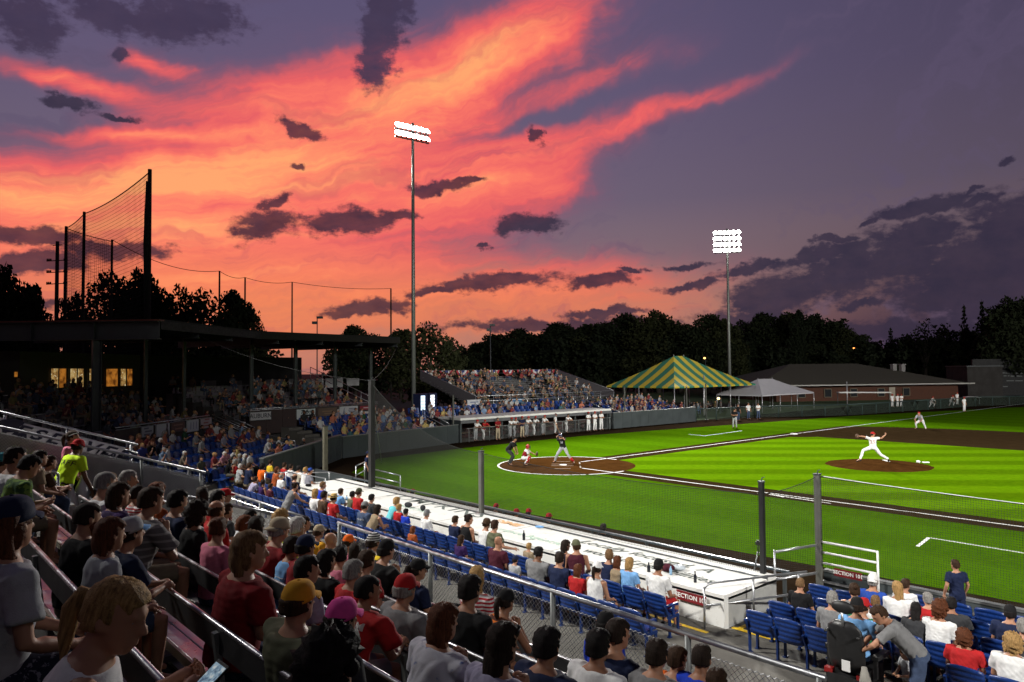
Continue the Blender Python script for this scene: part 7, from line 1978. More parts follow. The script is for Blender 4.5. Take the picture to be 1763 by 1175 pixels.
sc_ = ph.scale[2]; pl_ = np.array(ph.location) + np.array(P.Rs @ np.array([.0, 0, 0])) + np.array([.17, .50, .46]) * sc_
root = empty('phone', 'lit smartphone held by the blond woman in white', 'phone', pl_); root.rotation_euler = (R(38), R(8), R(10))
mb = MB(); mb.box((0, 0, 0), (.072, .145, .009)); build(mb, 'body', BLACK, root); mb = MB(); mb.box((0, .002, .0052), (.064, .118, .0012)); build(mb, 'screen', mat('phone_screen', (1, 1, 1), .2, fn=phone_fn), root)
fr_ = find('broad man in red tee lettered'); WI = mat('print_pale', (.55, .52, .50), .8, 0, .15, 40)
print_on(fr_, 'shirt', 'FREEDOM', .078, .405, WI, bold=.003, scale_x=.92, space=1.05)
def rect_mesh(rects):
    m_ = MB(); 
    for x0, y0, x1, y1 in rects: m_.poly([(x0, y0, 0), (x1, y0, 0), (x1, y1, 0), (x0, y1, 0)])
    me = m_.mesh('print'); bm = bmesh.new(); bm.from_mesh(me); bmesh.ops.subdivide_edges(bm, edges=bm.edges, cuts=3, use_grid_fill=True); bm.to_mesh(me); bm.free(); return me
print_on(fr_, 'shirt', rect_mesh([(-.12, -.06, -.015, .075), (.0, -.06, .022, .075), (.042, -.06, .064, .075), (.084, -.06, .106, .075)]), 1, .26, WI)
print_on(fr_, 'shirt', rect_mesh([(-.09, -.02, -.078, .03), (-.058, -.02, -.046, .03), (-.08, .0, -.056, .010)]), 1, .26, cl('red'))
mb = MB(); mb.tube([(0, 0, 0), (0, 0, .10)], .037, 14); p_ = np.array(fr_.location) + np.array([.28, .42, -.02]); 
root = empty('drink_can', 'red topped drink can in a lime green sleeve on the bench', 'drink can', on_y(641, 1172, bench_y(3) + .12)); root.location[2] = bench_z(3) + .003
build(mb, 'sleeve', mat('lime_foam', (.30, .60, .03), .8), root, True); mb = MB(); mb.tube([(0, 0, .10), (0, 0, .128), (0, 0, .135)], [.033, .033, .026], 14); build(mb, 'can', mat('red_can', (.35, .02, .02), .3, .5), root, True)

# ------------------------------------------------------------------ standing figures and players
def legs_stand(l, r):      # (knee, ankle, toe) triples
    return {-1: l, 1: r}
def st_leg(k, x=.10, y=0., bend=.0, toe=.16, ty=None):
    return ((k * x, y + .02 + bend, .50), (k * (x + .01), y - .02, .085), (k * (x + .05), y + toe, .035))
def St(lean, head, arms, legs, hip=(0, 0, .93), **kw): return Pose(False, lean, kw.get('side', 0), kw.get('twist', 0), hip, head, arms, legs)
DOWN = sym((.27, -.02, 1.14), (.26, .10, .90), (0, .15, -1), (-1, 0, 0), .4)
FOLD = {1: A_((.26, .06, 1.14), (-.04, .24, 1.17), (-1, .1, .05), (0, -1, .1), .5), -1: A_((-.26, .06, 1.14), (.05, .26, 1.13), (1, .1, .05), (0, -1, .1), .5)}
RAIL = sym((.30, .34, 1.10), (.10, .50, 1.12), (-.8, .3, 0), (0, -.2, -1), .4)
POSES.update({
    'stand': St(.03, (.1, .02, 0), DOWN, legs_stand(st_leg(-1), st_leg(1))),
    'folded': St(.0, (-.2, .02, 0), FOLD, legs_stand(st_leg(-1, .13), st_leg(1, .13))),
    'rail': St(.42, (.15, -.05, 0), RAIL, legs_stand(st_leg(-1, .12, -.12), st_leg(1, .12, -.05)), (0, -.10, .90)),
    'rail2': St(.50, (-.25, -.05, 0), RAIL, legs_stand(st_leg(-1, .10, -.30), st_leg(1, .10, .02, .06)), (0, -.16, .88), side=.05),
    'stoop': St(.42, (.35, .25, 0), {1: A_((.30, .22, 1.06), (.28, .36, .80), (0, .3, -1), (-1, 0, 0), .8), -1: A_((-.28, .30, 1.08), (-.14, .48, .90), (.3, .6, -.4), (0, 0, -1), .5)}, legs_stand(st_leg(-1, .12, .02, .03), st_leg(1, .12, -.08))),
    'lean': St(.50, (.25, .05, 0), {1: A_((.28, .40, 1.12), (.22, .62, 1.0), (0, .8, -.3), (0, 0, -1), .4), -1: A_((-.26, .40, 1.14), (-.16, .62, 1.02), (0, .8, -.3), (0, 0, -1), .4)}, legs_stand(st_leg(-1, .09, -.05), st_leg(1, .09, -.18))),
    'bend': St(.78, (.55, .55, 0), sym((.24, .52, 1.05), (.08, .66, .90), (-.4, .5, -.5), (-.6, 0, -.6), .8), legs_stand(st_leg(-1, .14, -.02), st_leg(1, .14, -.05)), (0, -.05, .93)),
    # players
    'pitch': Pose(False, .05, -.04, -.35, (0, 0, .80), (-1.15, .04, 0), {-1: A_((-.40, .10, 1.36), (-.66, .20, 1.38), (-1, .1, .0), (0, -.3, -1), .9), 1: A_((.42, -.10, 1.30), (.60, -.16, 1.48), (.3, 0, 1), (-1, 0, 0), .9)},
                  {-1: ((-.46, .14, .62), (-.66, .10, .12), (-.82, .16, .05)), 1: ((.38, -.02, .40), (.74, -.10, .17), (.80, .02, .06))}),
    'bat': Pose(False, .18, .16, .25, (0, 0, .86), (-1.0, .06, 0), {1: A_((.36, .02, 1.46), (.18, -.10, 1.58), (-.3, 0, 1), (0, 1, 0), 1.2), -1: A_((-.20, .24, 1.32), (.10, .06, 1.50), (.6, -.3, .6), (0, 1, 0), 1.2)},
                {1: ((.32, .10, .46), (.50, -.02, .085), (.56, .14, .035)), -1: ((-.34, .12, .47), (-.62, .0, .085), (-.70, .15, .035))}),
    'catch': Pose(False, .42, 0, 0, (0, -.05, .40), (0, -.10, 0), {1: A_((.28, .30, .56), (.26, .26, .32), (0, .3, -1), (-1, 0, 0), 1.0), -1: A_((-.26, .38, .68), (-.16, .62, .58), (0, 1, .1), (0, 1, 0), .6)},
                  {1: ((.34, .30, .44), (.26, .02, .085), (.32, .18, .035)), -1: ((-.34, .32, .44), (-.26, .04, .085), (-.32, .20, .035))}),
    'ump': Pose(False, .62, 0, 0, (0, -.12, .84), (.1, -.12, 0), sym((.26, .26, .92), (.20, .34, .70), (-.1, .3, -1), (-.6, 0, -.6), .5), {1: ((.20, .22, .50), (.20, .0, .085), (.26, .16, .035)), -1: ((-.20, .10, .50), (-.20, -.14, .085), (-.26, .02, .035))}),
    'ready': Pose(False, .72, 0, 0, (0, -.12, .76), (.05, -.30, 0), sym((.30, .34, .80), (.16, .46, .62), (-.2, .6, -.7), (0, 0, -1), .5), {1: ((.34, .16, .46), (.38, -.06, .085), (.46, .10, .035)), -1: ((-.34, .16, .46), (-.38, -.06, .085), (-.46, .10, .035))}),
    'child': St(.1, (.2, .35, 0), sym((.24, .10, 1.14), (.10, .28, 1.08), (-.5, .8, .2), (0, 0, -1), .6), legs_stand(st_leg(-1), st_leg(1))),
})
def stand_at(pose, label, pos, rz, **kw):
    return dress(pose, 'person', label, pos, rz, kw.pop('skin', 1), kw.pop('top', ('tee', 'white')), kw.pop('bottom', ('pants', 'denim')), kw.pop('hair', ('short', 'brown')), kw.pop('cap', None), kw.pop('s', 1.0), kw.pop('w', 1.0), kw.pop('group', None), kw.pop('sh', 'black'), kw.pop('belly', 0.))
def by_head(pose, px, py, k, rz, s=1.0):
    """place a standing figure by the sight line to its head at distance k; returns origin"""
    h = POSES[pose].headc; c, n = math.cos(rz), math.sin(rz)
    return at_depth(px, py, k) - np.array([h[0] * c - h[1] * n, h[0] * n + h[1] * c, h[2]]) * s
def by_floor(pose, px, py, floor, rz, s=1.0):
    h = POSES[pose].headc; c, n = math.cos(rz), math.sin(rz); p = on_z(px, py, floor + h[2] * s)
    return np.array([p[0] - (h[0] * c - h[1] * n) * s, p[1] - (h[0] * n + h[1] * c) * s, floor])
# the staff member and the woman he passes
p = by_head('stoop', 133, 776, 13.2, .35); print('STAFF', p); p[2] = max(p[2], 2.2)
stf = stand_at('stoop', 'staff member in neon yellow tee and red cap carrying white bags in the aisle', p, .35, top=('tee', 'neon'), bottom=('pants', 'brown'), hair=('short', 'dark'), cap=('back', 'red'), skin=3, w=1.05, s=1.04)
print_on(stf, 'shirt', 'STAFF', .125, .37, mat('print_black', CLOTH['black'], .8, 0, 0), shear=.12, space=1.12)
p = by_head('stand', 125, 757, 14.2, -.5); print('STAFF2', p)
stand_at('stand', 'woman in pink top with white headband passing behind the staff member', p, -.5, top=('tee', 'pink'), bottom=('pants', 'navy'), hair=('pony', 'brown'), cap=('band', 'white'), s=1.02)
def bag(p, h, label):
    mb = MB(); rs = np.random.default_rng(int(h * 100)); rings = []
    for f, r in ((0, .10), (.12, .15), (.35, .17), (.6, .14), (.82, .07), (.93, .035), (1, .05)):
        rings.append([np.array([r * math.cos(2 * PI * k / 16) * (1 + .14 * math.sin(3 * k + 9 * f)), .7 * r * math.sin(2 * PI * k / 16) * (1 + .14 * math.cos(5 * k)), h * f]) for k in range(16)])
    mb.rings(rings); tag(build(mb, 'plastic_bag', mat('white_plastic_bag', (.55, .55, .56), .35, 0, .08), None, True, tuple(p)), label, 'bag', 'white bags carried by the staff member')
ps = np.array(stf.location)
q_ = at_depth(122, 905, 12.8); bag(q_, .72, 'large white plastic bag hanging low in front of the staff member')
q_ = at_depth(141, 868, 13.0); bag(q_, .50, 'small white plastic bag at the far side of the staff member')
# woman in the walkway, leaning on the blue seats
p = by_floor('lean', 508, 838, .3, -.1, .98); print('LEAN', p)
stand_at('lean', 'woman in grey tank top and shorts leaning over the blue seats', p, -.1, top=('tank', 'grey'), bottom=('shorts', 'grey'), hair=('bun', 'dark'), s=.98, sh='white')
# section 101: standing boy, man with child, power wheelchair
p = on_y(1647, 995, -13.75); stand_at('stand', 'boy in navy tee standing at the section 101 wall', (p[0], p[1], .3), .9, top=('tee', 'navy'), bottom=('shorts', 'navy'), hair=('short', 'brown'), s=.82)
p = by_floor('bend', 1514, 1059, .3, 2.0, 1.08); print('BEND', p)
stand_at('bend', 'man in grey tee bending over a small child beside the wheelchair', p, 2.0, top=('tee', 'grey'), bottom=('shorts', 'denim'), hair=('short', 'brown'), s=1.08)
p = by_floor('child', 1557, 1126, .3, 2.5, .60); print('CHILD', p)
stand_at('child', 'small blond child in grey tee held by the bending man', p, 2.5, top=('tee', 'lightgrey'), bottom=('shorts', 'khaki'), hair=('short', 'sandy'), s=.60, skin=0)
def wheelchair(c, rz):
    root = empty('power_wheelchair', 'black power wheelchair with red panels seen from behind', 'wheelchair', c, rz)
    RP = mat('wheelchair_red', (.22, .012, .012), .3, .1, .05)
    mb = MB(); mb.box((0, -.02, .30), (.46, .62, .26)); mb.box((0, -.30, .34), (.40, .10, .20)); build(mb, 'base', BLACK, root)
    mb = MB(); mb.box((0, -.345, .24), (.30, .03, .16)); mb.box((-.20, -.30, .46), (.10, .08, .06)); mb.box((.20, -.30, .46), (.10, .08, .06)); build(mb, 'red_panel', RP, root)
    for sx in (-1, 1):
        mb = MB(); mb.tube([(sx * .25, .02, .18), (sx * .33, .02, .18)], [.18, .18], 20); w_ = build(mb, 'wheel', mat('tyre_rubber', (.012, .012, .012), .8, 0, .1), root, True)
        mb = MB(); mb.tube([(sx * .335, .02, .18), (sx * .342, .02, .18)], [.10, .09], 16); build(mb, 'rim', GREYSTEEL, w_, True)
        for y in (-.32, .36):
            mb = MB(); mb.tube([(sx * .20, y, .07), (sx * .26, y, .07)], [.07, .07], 14); build(mb, 'caster', BLACK, root, True)
        mb = MB(); mb.box((sx * .29, .05, .68), (.08, .36, .05)); mb.box((sx * .29, -.10, .55), (.04, .05, .24)); build(mb, 'armrest', BLACK, root)
    mb = MB(); mb.box((0, .04, .47), (.46, .46, .09)); build(mb, 'seat', BLACK, root)
    mb = MB(); rings = []
    for z, w, d in ((.50, .20, .05), (.62, .235, .06), (.85, .24, .06), (1.02, .21, .055), (1.10, .12, .04)):
        rings.append([np.array([w * math.cos(a) * (1 - .15 * abs(math.sin(2 * a))), -.24 - .10 * (z - .5) + d * math.sin(a), z]) for a in [2 * PI * i / 20 for i in range(20)]])
    mb.rings(rings); build(mb, 'backrest', mat('black_vinyl', (.014, .014, .015), .4, 0, .1, 8, .1, 30), root, True)
    mb = MB(); mb.tube([(0, -.34, 1.05), (0, -.36, 1.22)], .016, 6); build(mb, 'headrest_stem', STEEL, root, True)
    mb = MB(); mb.ell((0, -.33, 1.28), (.15, .05, .08), 14, 8); build(mb, 'headrest', BLACK, root, True)
    for sx in (-1, 1):
        mb = MB(); mb.tube([(sx * .2, -.28, .95), (sx * .2, -.40, .96)], .018, 8); build(mb, 'push_handle', BLACK, root, True)
    mb = MB(); mb.box((.04, -.37, .585), (.10, .012, .13), .0); build(mb, 'tag', mat('white_tag', (.6, .6, .6), .6, 0, 0), root)
    mb = MB(); mb.tube([(.24, -.32, .62), (.26, -.34, .45), (.25, -.33, .36)], [.03, .07, .06], 10); build(mb, 'pouch', mat('grey_pouch', (.22, .21, .19), .8), root, True)
    mb = MB(); mb.box((0, .40, .12), (.34, .18, .025)); build(mb, 'footrest', GREYSTEEL, root)
    root.scale = (1.25, 1.2, 1.25)
    return root
wp = on_z(1474, 1036, 1.88); hl_ = POSES['lap'].headc; wp = np.array([wp[0] - hl_[0], wp[1] - hl_[1], .3])
print('WP', wp); wheelchair(wp, 0.0)
dress('lap', 'person', 'wheelchair user in light blue shirt and black cap', (wp[0], wp[1] + .02, .3 + .65), 0, 1, ('tee', 'lightblue'), ('pants', 'navy'), ('short', 'dark'), ('cap', 'black'), 1.08, 1.08, None)

# on the field
def along(v): return math.atan2(v[1], v[0])
pp = (on_z(1481, 797, .25) + on_z(1526, 793, .25)) / 2; pp[2] = .22
home_dir = math.atan2(-pp[1], -pp[0])            # towards home plate
ptc = stand_at('pitch', 'pitcher in white uniform with number 25 striding off the mound', pp, home_dir - PI, top=('tee', 'white'), bottom=('pants', 'white'), hair=('short', 'dark'), cap=('cap', 'red'), s=1.04)
print_on(ptc, 'shirt', '25', .25, .28, mat('print_red', CLOTH['red'], .8, 0, 0), space=1.1)
hb = MB(); hb.ell((0, 0, 0), (.11, .06, .13), 12, 8); 
def child_at(pose, who, nm, mb, m, local): o = build(mb, nm, m, who, True); o.location = local; return o
child_at('pitch', ptc, 'glove', hb, mat('glove_leather', (.06, .028, .012), .6), (-.74, .22, 1.38))
hm = math.atan2(pp[1], pp[0])                    # from home towards the mound
bp_ = np.array([-.52, .86, .014]); bat_face = -PI / 4 - PI / 2 + 0.0
btr = stand_at('bat', 'batter in dark jersey and grey trousers swinging at home plate', bp_, PI / 4 + PI + PI / 2 - PI / 2 - .35, top=('tee', 'black'), bottom=('pants', 'lightgrey'), hair=('short', 'dark'), cap=('helmet', 'navy'), skin=2, s=1.05)
print_on(btr, 'shirt', '31', .15, .33, mat('print_lightgrey', CLOTH['lightgrey'], .8, 0, 0), face=1, bold=.006)
bt = MB(); bt.tube([(.17, -.06, 1.60), (.24, -.10, 1.72), (.42, -.22, 2.0), (.55, -.32, 2.22)], [.014, .015, .026, .034], 10)
bo = build(bt, 'bat', mat('bat_wood', (.18, .09, .035), .4), btr, True)
for k in (-1, 1):
    K_, A2, T_ = POSES['bat'].legs[k]
sk = MB(); K_, A2, T_ = [np.asarray(v) for v in POSES['bat'].legs[-1]]; sk.tube([K_ + (A2 - K_) * .45, K_ + (A2 - K_) * .7, A2 + [0, 0, .02]], [.078, .074, .062], 12); build(sk, 'sock', cl('red'), btr, True)
ct = stand_at('catch', 'catcher crouching in white with red helmet and shin guards', (-1.5, -1.35, .014), PI / 4 - PI / 2, top=('tee', 'white'), bottom=('pants', 'white'), hair=('short', 'dark'), cap=('mask', 'red'), s=1.0)
mt = MB(); mt.ell((0, 0, 0), (.15, .07, .15), 12, 8); child_at('catch', ct, 'mitt', mt, MATS['glove_leather'], (-.14, .72, .60))
for k in (-1, 1):
    K_, A2, T_ = [np.asarray(v) for v in POSES['catch'].legs[k]]; g = MB(); g.tube([K_ + [0, .02, .05], K_ + (A2 - K_) * .5 + [0, .03, 0], A2 + [0, .03, .02]], [.085, .078, .066], 12); build(g, 'shin_guard', cl('red'), ct, True)
cp = MB(); PC_ = POSES['catch']; cp.rings([[PC_.P(((rx) * math.cos(a), ry * math.sin(a), z)) for a in [2 * PI * i / 18 for i in range(18)]] for z, rx, ry in ((.04, .15, .15), (.2, .19, .155), (.40, .19, .15), (.47, .13, .12))]); build(cp, 'chest_guard', cl('darkred'), ct, True)
stand_at('ump', 'umpire in black with cap crouching behind the catcher', (-2.05, -1.95, 0.005), PI / 4 - PI / 2 - .15, top=('tee', 'black'), bottom=('pants', 'charcoal'), hair=('short', 'dark'), cap=('cap', 'black'), s=1.05, w=1.12)
t3 = (on_z(1577, 739) + on_z(1594, 739)) / 2; stand_at('ready', 'third baseman in grey white uniform crouched on the infield dirt', t3, math.atan2(-t3[1], -t3[0]) - PI / 2, top=('tee', 'lightgrey'), bottom=('pants', 'white'), hair=('short', 'dark'), cap=('cap', 'red'), s=1.05)
co = on_z(1265, 737); stand_at('folded', 'third base coach in dark top with folded arms by the coach box', co, math.atan2(-co[1], 9 - co[0]) - PI / 2, top=('tee', 'black'), bottom=('pants', 'lightgrey'), hair=('short', 'dark'), cap=('cap', 'black'), s=1.02)
cmn = on_z(641, 838); cmn = np.array([-.9, -12.1, 0]); stand_at('stand', 'photographer in dark clothes standing by the tall net post', cmn, -PI / 2 + .8, top=('tee', 'navy'), bottom=('pants', 'black'), hair=('short', 'dark'), cap=('back', 'navy'), s=.98)
# far dugout line-up: (pixel x, feet y, pose, top, bottom, cap, label)
DP = [(820, 757, 'rail', 'white', 'lightgrey', 'red', 'leftmost player leaning on the far dugout rail'), (834, 757, 'rail2', 'red', 'white', 'red', 'player in red jersey leaning on the rail beside the leftmost one'), (857, 755, 'folded', 'darkred', 'sand', None, 'coach in dark red shirt and cream trousers standing in front of the rail'),
      (879, 754, 'rail', 'white', 'lightgrey', 'red', 'white shirted player just right of the dark red coach'), (887, 753, 'rail2', 'white', 'lightgrey', 'red', 'white shirted player overlapping his neighbour at the far rail'), (899, 751, 'folded', 'navy', 'sand', 'red', 'coach in navy shirt and cream trousers among the white players'), (908, 748, 'rail', 'white', 'lightgrey', 'red', 'white shirted player right of the navy coach'),
      (921, 748, 'rail2', 'white', 'white', 'red', 'player bent low over the rail near the middle of the dugout'), (936, 747, 'rail', 'white', 'lightgrey', 'red', 'player with pale trousers in the middle of the dugout rail'), (956, 745, 'stand', 'white', 'white', 'maroon', 'player in profile beside the dark gap of the dugout'), (977, 742, 'rail2', 'white', 'white', 'brown', 'player with one foot up near the orange coolers'),
      (1013, 738, 'folded', 'white', 'white', 'red', 'left one of three players with folded arms at the dugout end'), (1024, 737.5, 'folded', 'white', 'white', 'red', 'middle one of three players with folded arms at the dugout end'), (1035, 737, 'folded', 'white', 'white', 'red', 'right one of three players with folded arms at the dugout end')]
for i, (px, py, pose, tp, bt_, cp_, lb) in enumerate(DP):
    p = on_x(px, py, -14.12 if pose == 'folded' else -14.62); p[2] = 0.0
    stand_at(pose, lb, p, -PI / 2 + (.0 if pose != 'stand' else .6), top=('tee', tp), bottom=('pants', bt_), hair=('short', 'dark'), cap=('cap', cp_) if cp_ else None, s=1.0, group='players at the far dugout', skin=(1, 2, 1, 3)[i % 4])
# heads along the near dugout
ND = [(697, 845, 'black', 'black', 'dark capped player at the left end of the near dugout rail'), (711, 847, 'black', 'red', 'red capped player beside the dark capped one at the near rail'), (855, 873, 'black', 'red', 'red capped player right of the grey net post'), (889, 882, 'black', 'red', 'second red capped player right of the grey net post'), (911, 882, 'navy', 'red', 'third red capped player right of the grey net post'), (945, 890, 'black', 'red', 'fourth red capped player with his elbow out on the near rail'), (1040, 909, 'black', None, 'bare headed player alone at the near dugout rail')]
for i, (px, py, tp, cp_, lb) in enumerate(ND):
    h = POSES['rail'].headc; p = on_y(px, py + 1, -14.02); sc_ = 1.0
    stand_at('rail', lb, (p[0] - h[0], -14.02 - h[1] * sc_, p[2] - h[2]), .0 if i % 2 else .15, top=('tee', tp), bottom=('pants', 'lightgrey'), hair=('short', 'dark'), cap=('cap', cp_) if cp_ else None, s=sc_, group='players along the near dugout rail')
# bullpen by the outfield fence
for i, (px, py, dp, pose, lb) in enumerate(((1604, 694, 97, 'ready', 'bullpen player crouching by the brick building'), (1536, 690, 99, 'stand', 'left one of three pale figures by the bullpen bench'), (1545, 690, 99, 'stand', 'middle one of three pale figures by the bullpen bench'), (1552, 690, 99, 'folded', 'right one of three pale figures by the bullpen bench'), (1638, 692, 100, 'ready', 'bullpen player bent forward near the white awning'), (1648, 690, 103, 'stand', 'bullpen player behind the fence near the white awning'), (1660, 701, 88, 'stand', 'player in white standing at the fence by the white awning'), (1288, 695, 78, 'stand', 'left pale figure beneath the white tent'), (1305, 694, 78, 'folded', 'right pale figure beneath the white tent'), (1270, 688, 76, 'stand', 'dark figure behind the fence by the coach'))):
    p = at_depth(px, py, dp); stand_at(pose, lb, (p[0], p[1], 0), -PI / 2 - .4, top=('tee', 'white' if i != 9 else 'black'), bottom=('pants', 'white' if i < 7 else 'denim'), hair=('short', 'dark'), cap=('cap', 'red') if i < 7 else None, group='figures along the far fence')
# things on the dugout roof table
def bottle(px, py, m, label, h=.20, r=.032):
    p = on_z(px, py, DZ); mb = MB(); mb.tube([(0, 0, 0), (0, 0, h * .62), (0, 0, h * .80), (0, 0, h * .88), (0, 0, h)], [r, r, r * .55, r * .4, r * .4], 12)
    root = empty('bottle', label, 'bottle', p); build(mb, 'body', m, root, True); mb = MB(); mb.tube([(0, 0, h), (0, 0, h + .018)], r * .48, 10); build(mb, 'lid', BLACK, root, True)
BLK = mat('dark_bottle', (.012, .014, .02), .2); BLUEB = mat('blue_label_bottle', (.25, .42, .62), .15)
bottle(902, 930, BLK, 'dark bottle standing alone in the middle of the white roof', .24, .04); bottle(1155, 990, BLUEB, 'clear bottle with blue label beside the man in the last seat'); bottle(1117, 985, BLK, 'black bottle between the blond woman and the last seat', .2, .04); bottle(1197, 1003, BLK, 'dark green bottle near the section 102 end of the roof', .22, .034); bottle(586, 858, BLUEB, 'blue can by the straw hat on the roof table', .14, .04); bottle(597, 861, BLUEB, 'second blue can right of the straw hat', .14, .04)
def blob(name, label, cat, px, py, dims, m, rz=.4):
    p = on_z(px, py, DZ); mb = MB(); mb.ell((0, 0, dims[2]), dims, 12, 8); 
    for v in range(len(mb.v)):
        x, y, z = mb.v[v]; mb.v[v] = (x * (1 + .15 * math.sin(9 * z + 5 * y)), y * (1 + .15 * math.cos(7 * x)), max(0.001, z * .9))
    return tag(build(mb, name, m, None, True, tuple(p), rz), label, cat)
blob('backpack', 'red and black bag on the roof in front of the last seat', 'bag', 1148, 984, (.17, .12, .10), cl('maroon')); blob('cap', 'dark cap lying at the left end of the white roof', 'cap', 531, 838, (.13, .10, .06), cl('black')); blob('plastic_bag', 'crumpled clear plastic bag on the white roof', 'bag', 1168, 982, (.16, .12, .07), mat('clear_wrap', (.45, .5, .55), .2, 0, .1)); blob('bag', 'black bag on the white roof near the small boy', 'bag', 703, 874, (.13, .10, .10), cl('charcoal')); blob('bag', 'black camera bag beside the grey capped man', 'bag', 728, 880, (.08, .08, .11), cl('charcoal')); blob('towel', 'small light blue cloth at the front edge of the white roof', 'cloth', 929, 909, (.14, .08, .035), cl('lightblue'))

# ------------------------------------------------------------------ small figures in the far seats: one mesh each, coloured by part
def small_person(name, P, hairstyle='short', vox=.030, ratio=.5, cap=False):
    mb = MB(); torso_into(mb, P); head_into(mb, P.headc, P.Rh); mb.tube([P.neck - P.up * .04, P.headc + P.Rh @ np.array([0, -.012, -.04])], [.075, .062], 8); limbs_into(mb, P)
    HM = np.array(P.Rh)
    mb.ell(P.headc + HM @ np.array([0, -.018, .028]), (.085, .100, .108), 12, 8, HM.T)
    if cap: mb.tube([P.headc + HM @ np.array([x, .13 - abs(x), .055]) for x in (-.07, 0, .07)], .02, 6)
    if hairstyle == 'long': mb.tube([P.headc + HM @ np.array([0, -.06, .03]), P.headc + HM @ np.array([0, -.085, -.1]), P.headc + HM @ np.array([0, -.08, -.22])], [.08, .08, .05], 10)
    me = remesh(mb, vox, 1, ratio); n = len(me.polygons); c = np.empty(n * 3); me.polygons.foreach_get('center', c); c = c.reshape(-1, 3)
    idx = np.zeros(n, int)
    def seg(a, b):
        a = np.asarray(a, float); b = np.asarray(b, float); t = np.clip(((c - a) @ (b - a)) / ((b - a) @ (b - a)), 0, 1); return np.linalg.norm(c - a - t[:, None] * (b - a), axis=1)
    hl = (c - P.headc) @ HM
    d = {0: seg(P.headc, P.headc + .01) - .10}
    tor = np.minimum(seg(P.hip + P.up * .10, P.hip + P.up * .5) - .14, 9)
    leg = np.full(n, 9.); arm = np.full(n, 9.); slv = np.full(n, 9.)
    for k in (-1, 1):
        K_, A2, T_ = P.legs[k]; H_ = P.hip + P.rt * k * .09; leg = np.minimum(leg, np.minimum(seg(H_, K_) - .09, seg(K_, A2) - .06)); E_, W_ = P.arms[k][0], P.arms[k][1]
        S_ = P.sh[k]; M_ = S_ + (np.asarray(E_) - S_) * .6; slv = np.minimum(slv, seg(S_, M_) - .06); arm = np.minimum(arm, np.minimum(seg(M_, E_) - .05, seg(E_, W_) - .045))
    head = d[0]
    allv = np.stack([head, np.minimum(tor, slv), leg, arm]); w = allv.argmin(0)
    idx[w == 0] = 0; idx[w == 1] = 1; idx[w == 2] = 2; idx[w == 3] = 0
    hairm = (w == 0) & ((hl[:, 2] > .055) | ((hl[:, 1] < .005) & (hl[:, 2] > (-.06 if hairstyle != 'long' else -.30)))); idx[hairm] = 3
    if hairstyle == 'long': idx[(hl[:, 1] < -.05) & (hl[:, 2] > -.28) & (hl[:, 2] < .1) & (np.abs(hl[:, 0]) < .09) & (w != 2)] = 3
    me.polygons.foreach_set('material_index', idx.astype(np.int32)); set_smooth(me)
    for m in (SKIN[1], cl('red'), cl('denim'), HAIRM['dark']): me.materials.append(m)
    me.name = name; return me
SMALLP = [small_person('person', POSES['lap']), small_person('person', POSES['lapr'], 'long'), small_person('person', POSES['clap'], 'short', cap=True), small_person('person', POSES['fwd']), small_person('person', POSES['slouch'], 'long'), small_person('person', POSES['chin'])]
SMALLS = [small_person('person', POSES['stand']), small_person('person', POSES['folded'], 'short', cap=True)]
TOPC = ['red', 'white', 'navy', 'lightblue', 'grey', 'darkred', 'orange', 'black', 'teal', 'pink', 'lightgrey', 'royal', 'yellow', 'charcoal', 'olive', 'tan', 'maroon', 'green', 'white', 'red', 'rust', 'lavender', 'white', 'lightgrey']
CNAME = {'lightblue': 'light blue', 'darkred': 'dark red', 'lightgrey': 'pale grey', 'royal': 'royal blue'}
HC = ['dark', 'brown', 'black', 'grey', 'sandy', 'blond', 'white', 'auburn']
HN_ = {'dark': 'dark haired', 'brown': 'brown haired', 'black': 'black haired', 'grey': 'grey haired', 'sandy': 'sandy haired', 'blond': 'blond', 'white': 'white haired', 'auburn': 'auburn haired'}
BOTC = ['denim', 'khaki', 'navy', 'grey', 'black', 'sand', 'lightgrey']
rsf = np.random.default_rng(2024)
FARM = {}
def far_cl(c):  # cloth greyed and darkened: weaker light on the far stands put into colour
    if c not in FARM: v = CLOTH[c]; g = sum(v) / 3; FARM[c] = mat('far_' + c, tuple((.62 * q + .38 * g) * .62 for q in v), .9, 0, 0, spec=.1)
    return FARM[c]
def small_at(p, rz, label, group, mesh=None, top=None, hairc=None, scale=None):
    me = mesh if mesh is not None else SMALLP[rsf.integers(len(SMALLP))]
    o = bpy.data.objects.new('person', me); COL.objects.link(o); o.location = tuple(p); o.rotation_euler = (0, 0, rz + rsf.uniform(-.35, .35)); s = scale or rsf.uniform(.88, 1.06); o.scale = (s * rsf.uniform(1, 1.15), s, s)
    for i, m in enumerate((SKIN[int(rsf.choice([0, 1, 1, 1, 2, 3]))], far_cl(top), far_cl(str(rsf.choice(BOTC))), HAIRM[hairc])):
        o.material_slots[i].link = 'OBJECT'; o.material_slots[i].material = m
    tag(o, label, 'person', group); return o
SECN = {'slant': 'slanting blue seats', 'plate': 'blue seats behind home plate', 'third': 'seats above the far dugout', 'tent': 'seats below the striped tent'}
ROWF = ['front row', 'second row', 'third row', 'fourth row', 'fifth row', 'sixth row']
NPEOPLE = [len([o for o in COL.objects if o.get('category') == 'person'])]
nseat = N_SEAT[0]
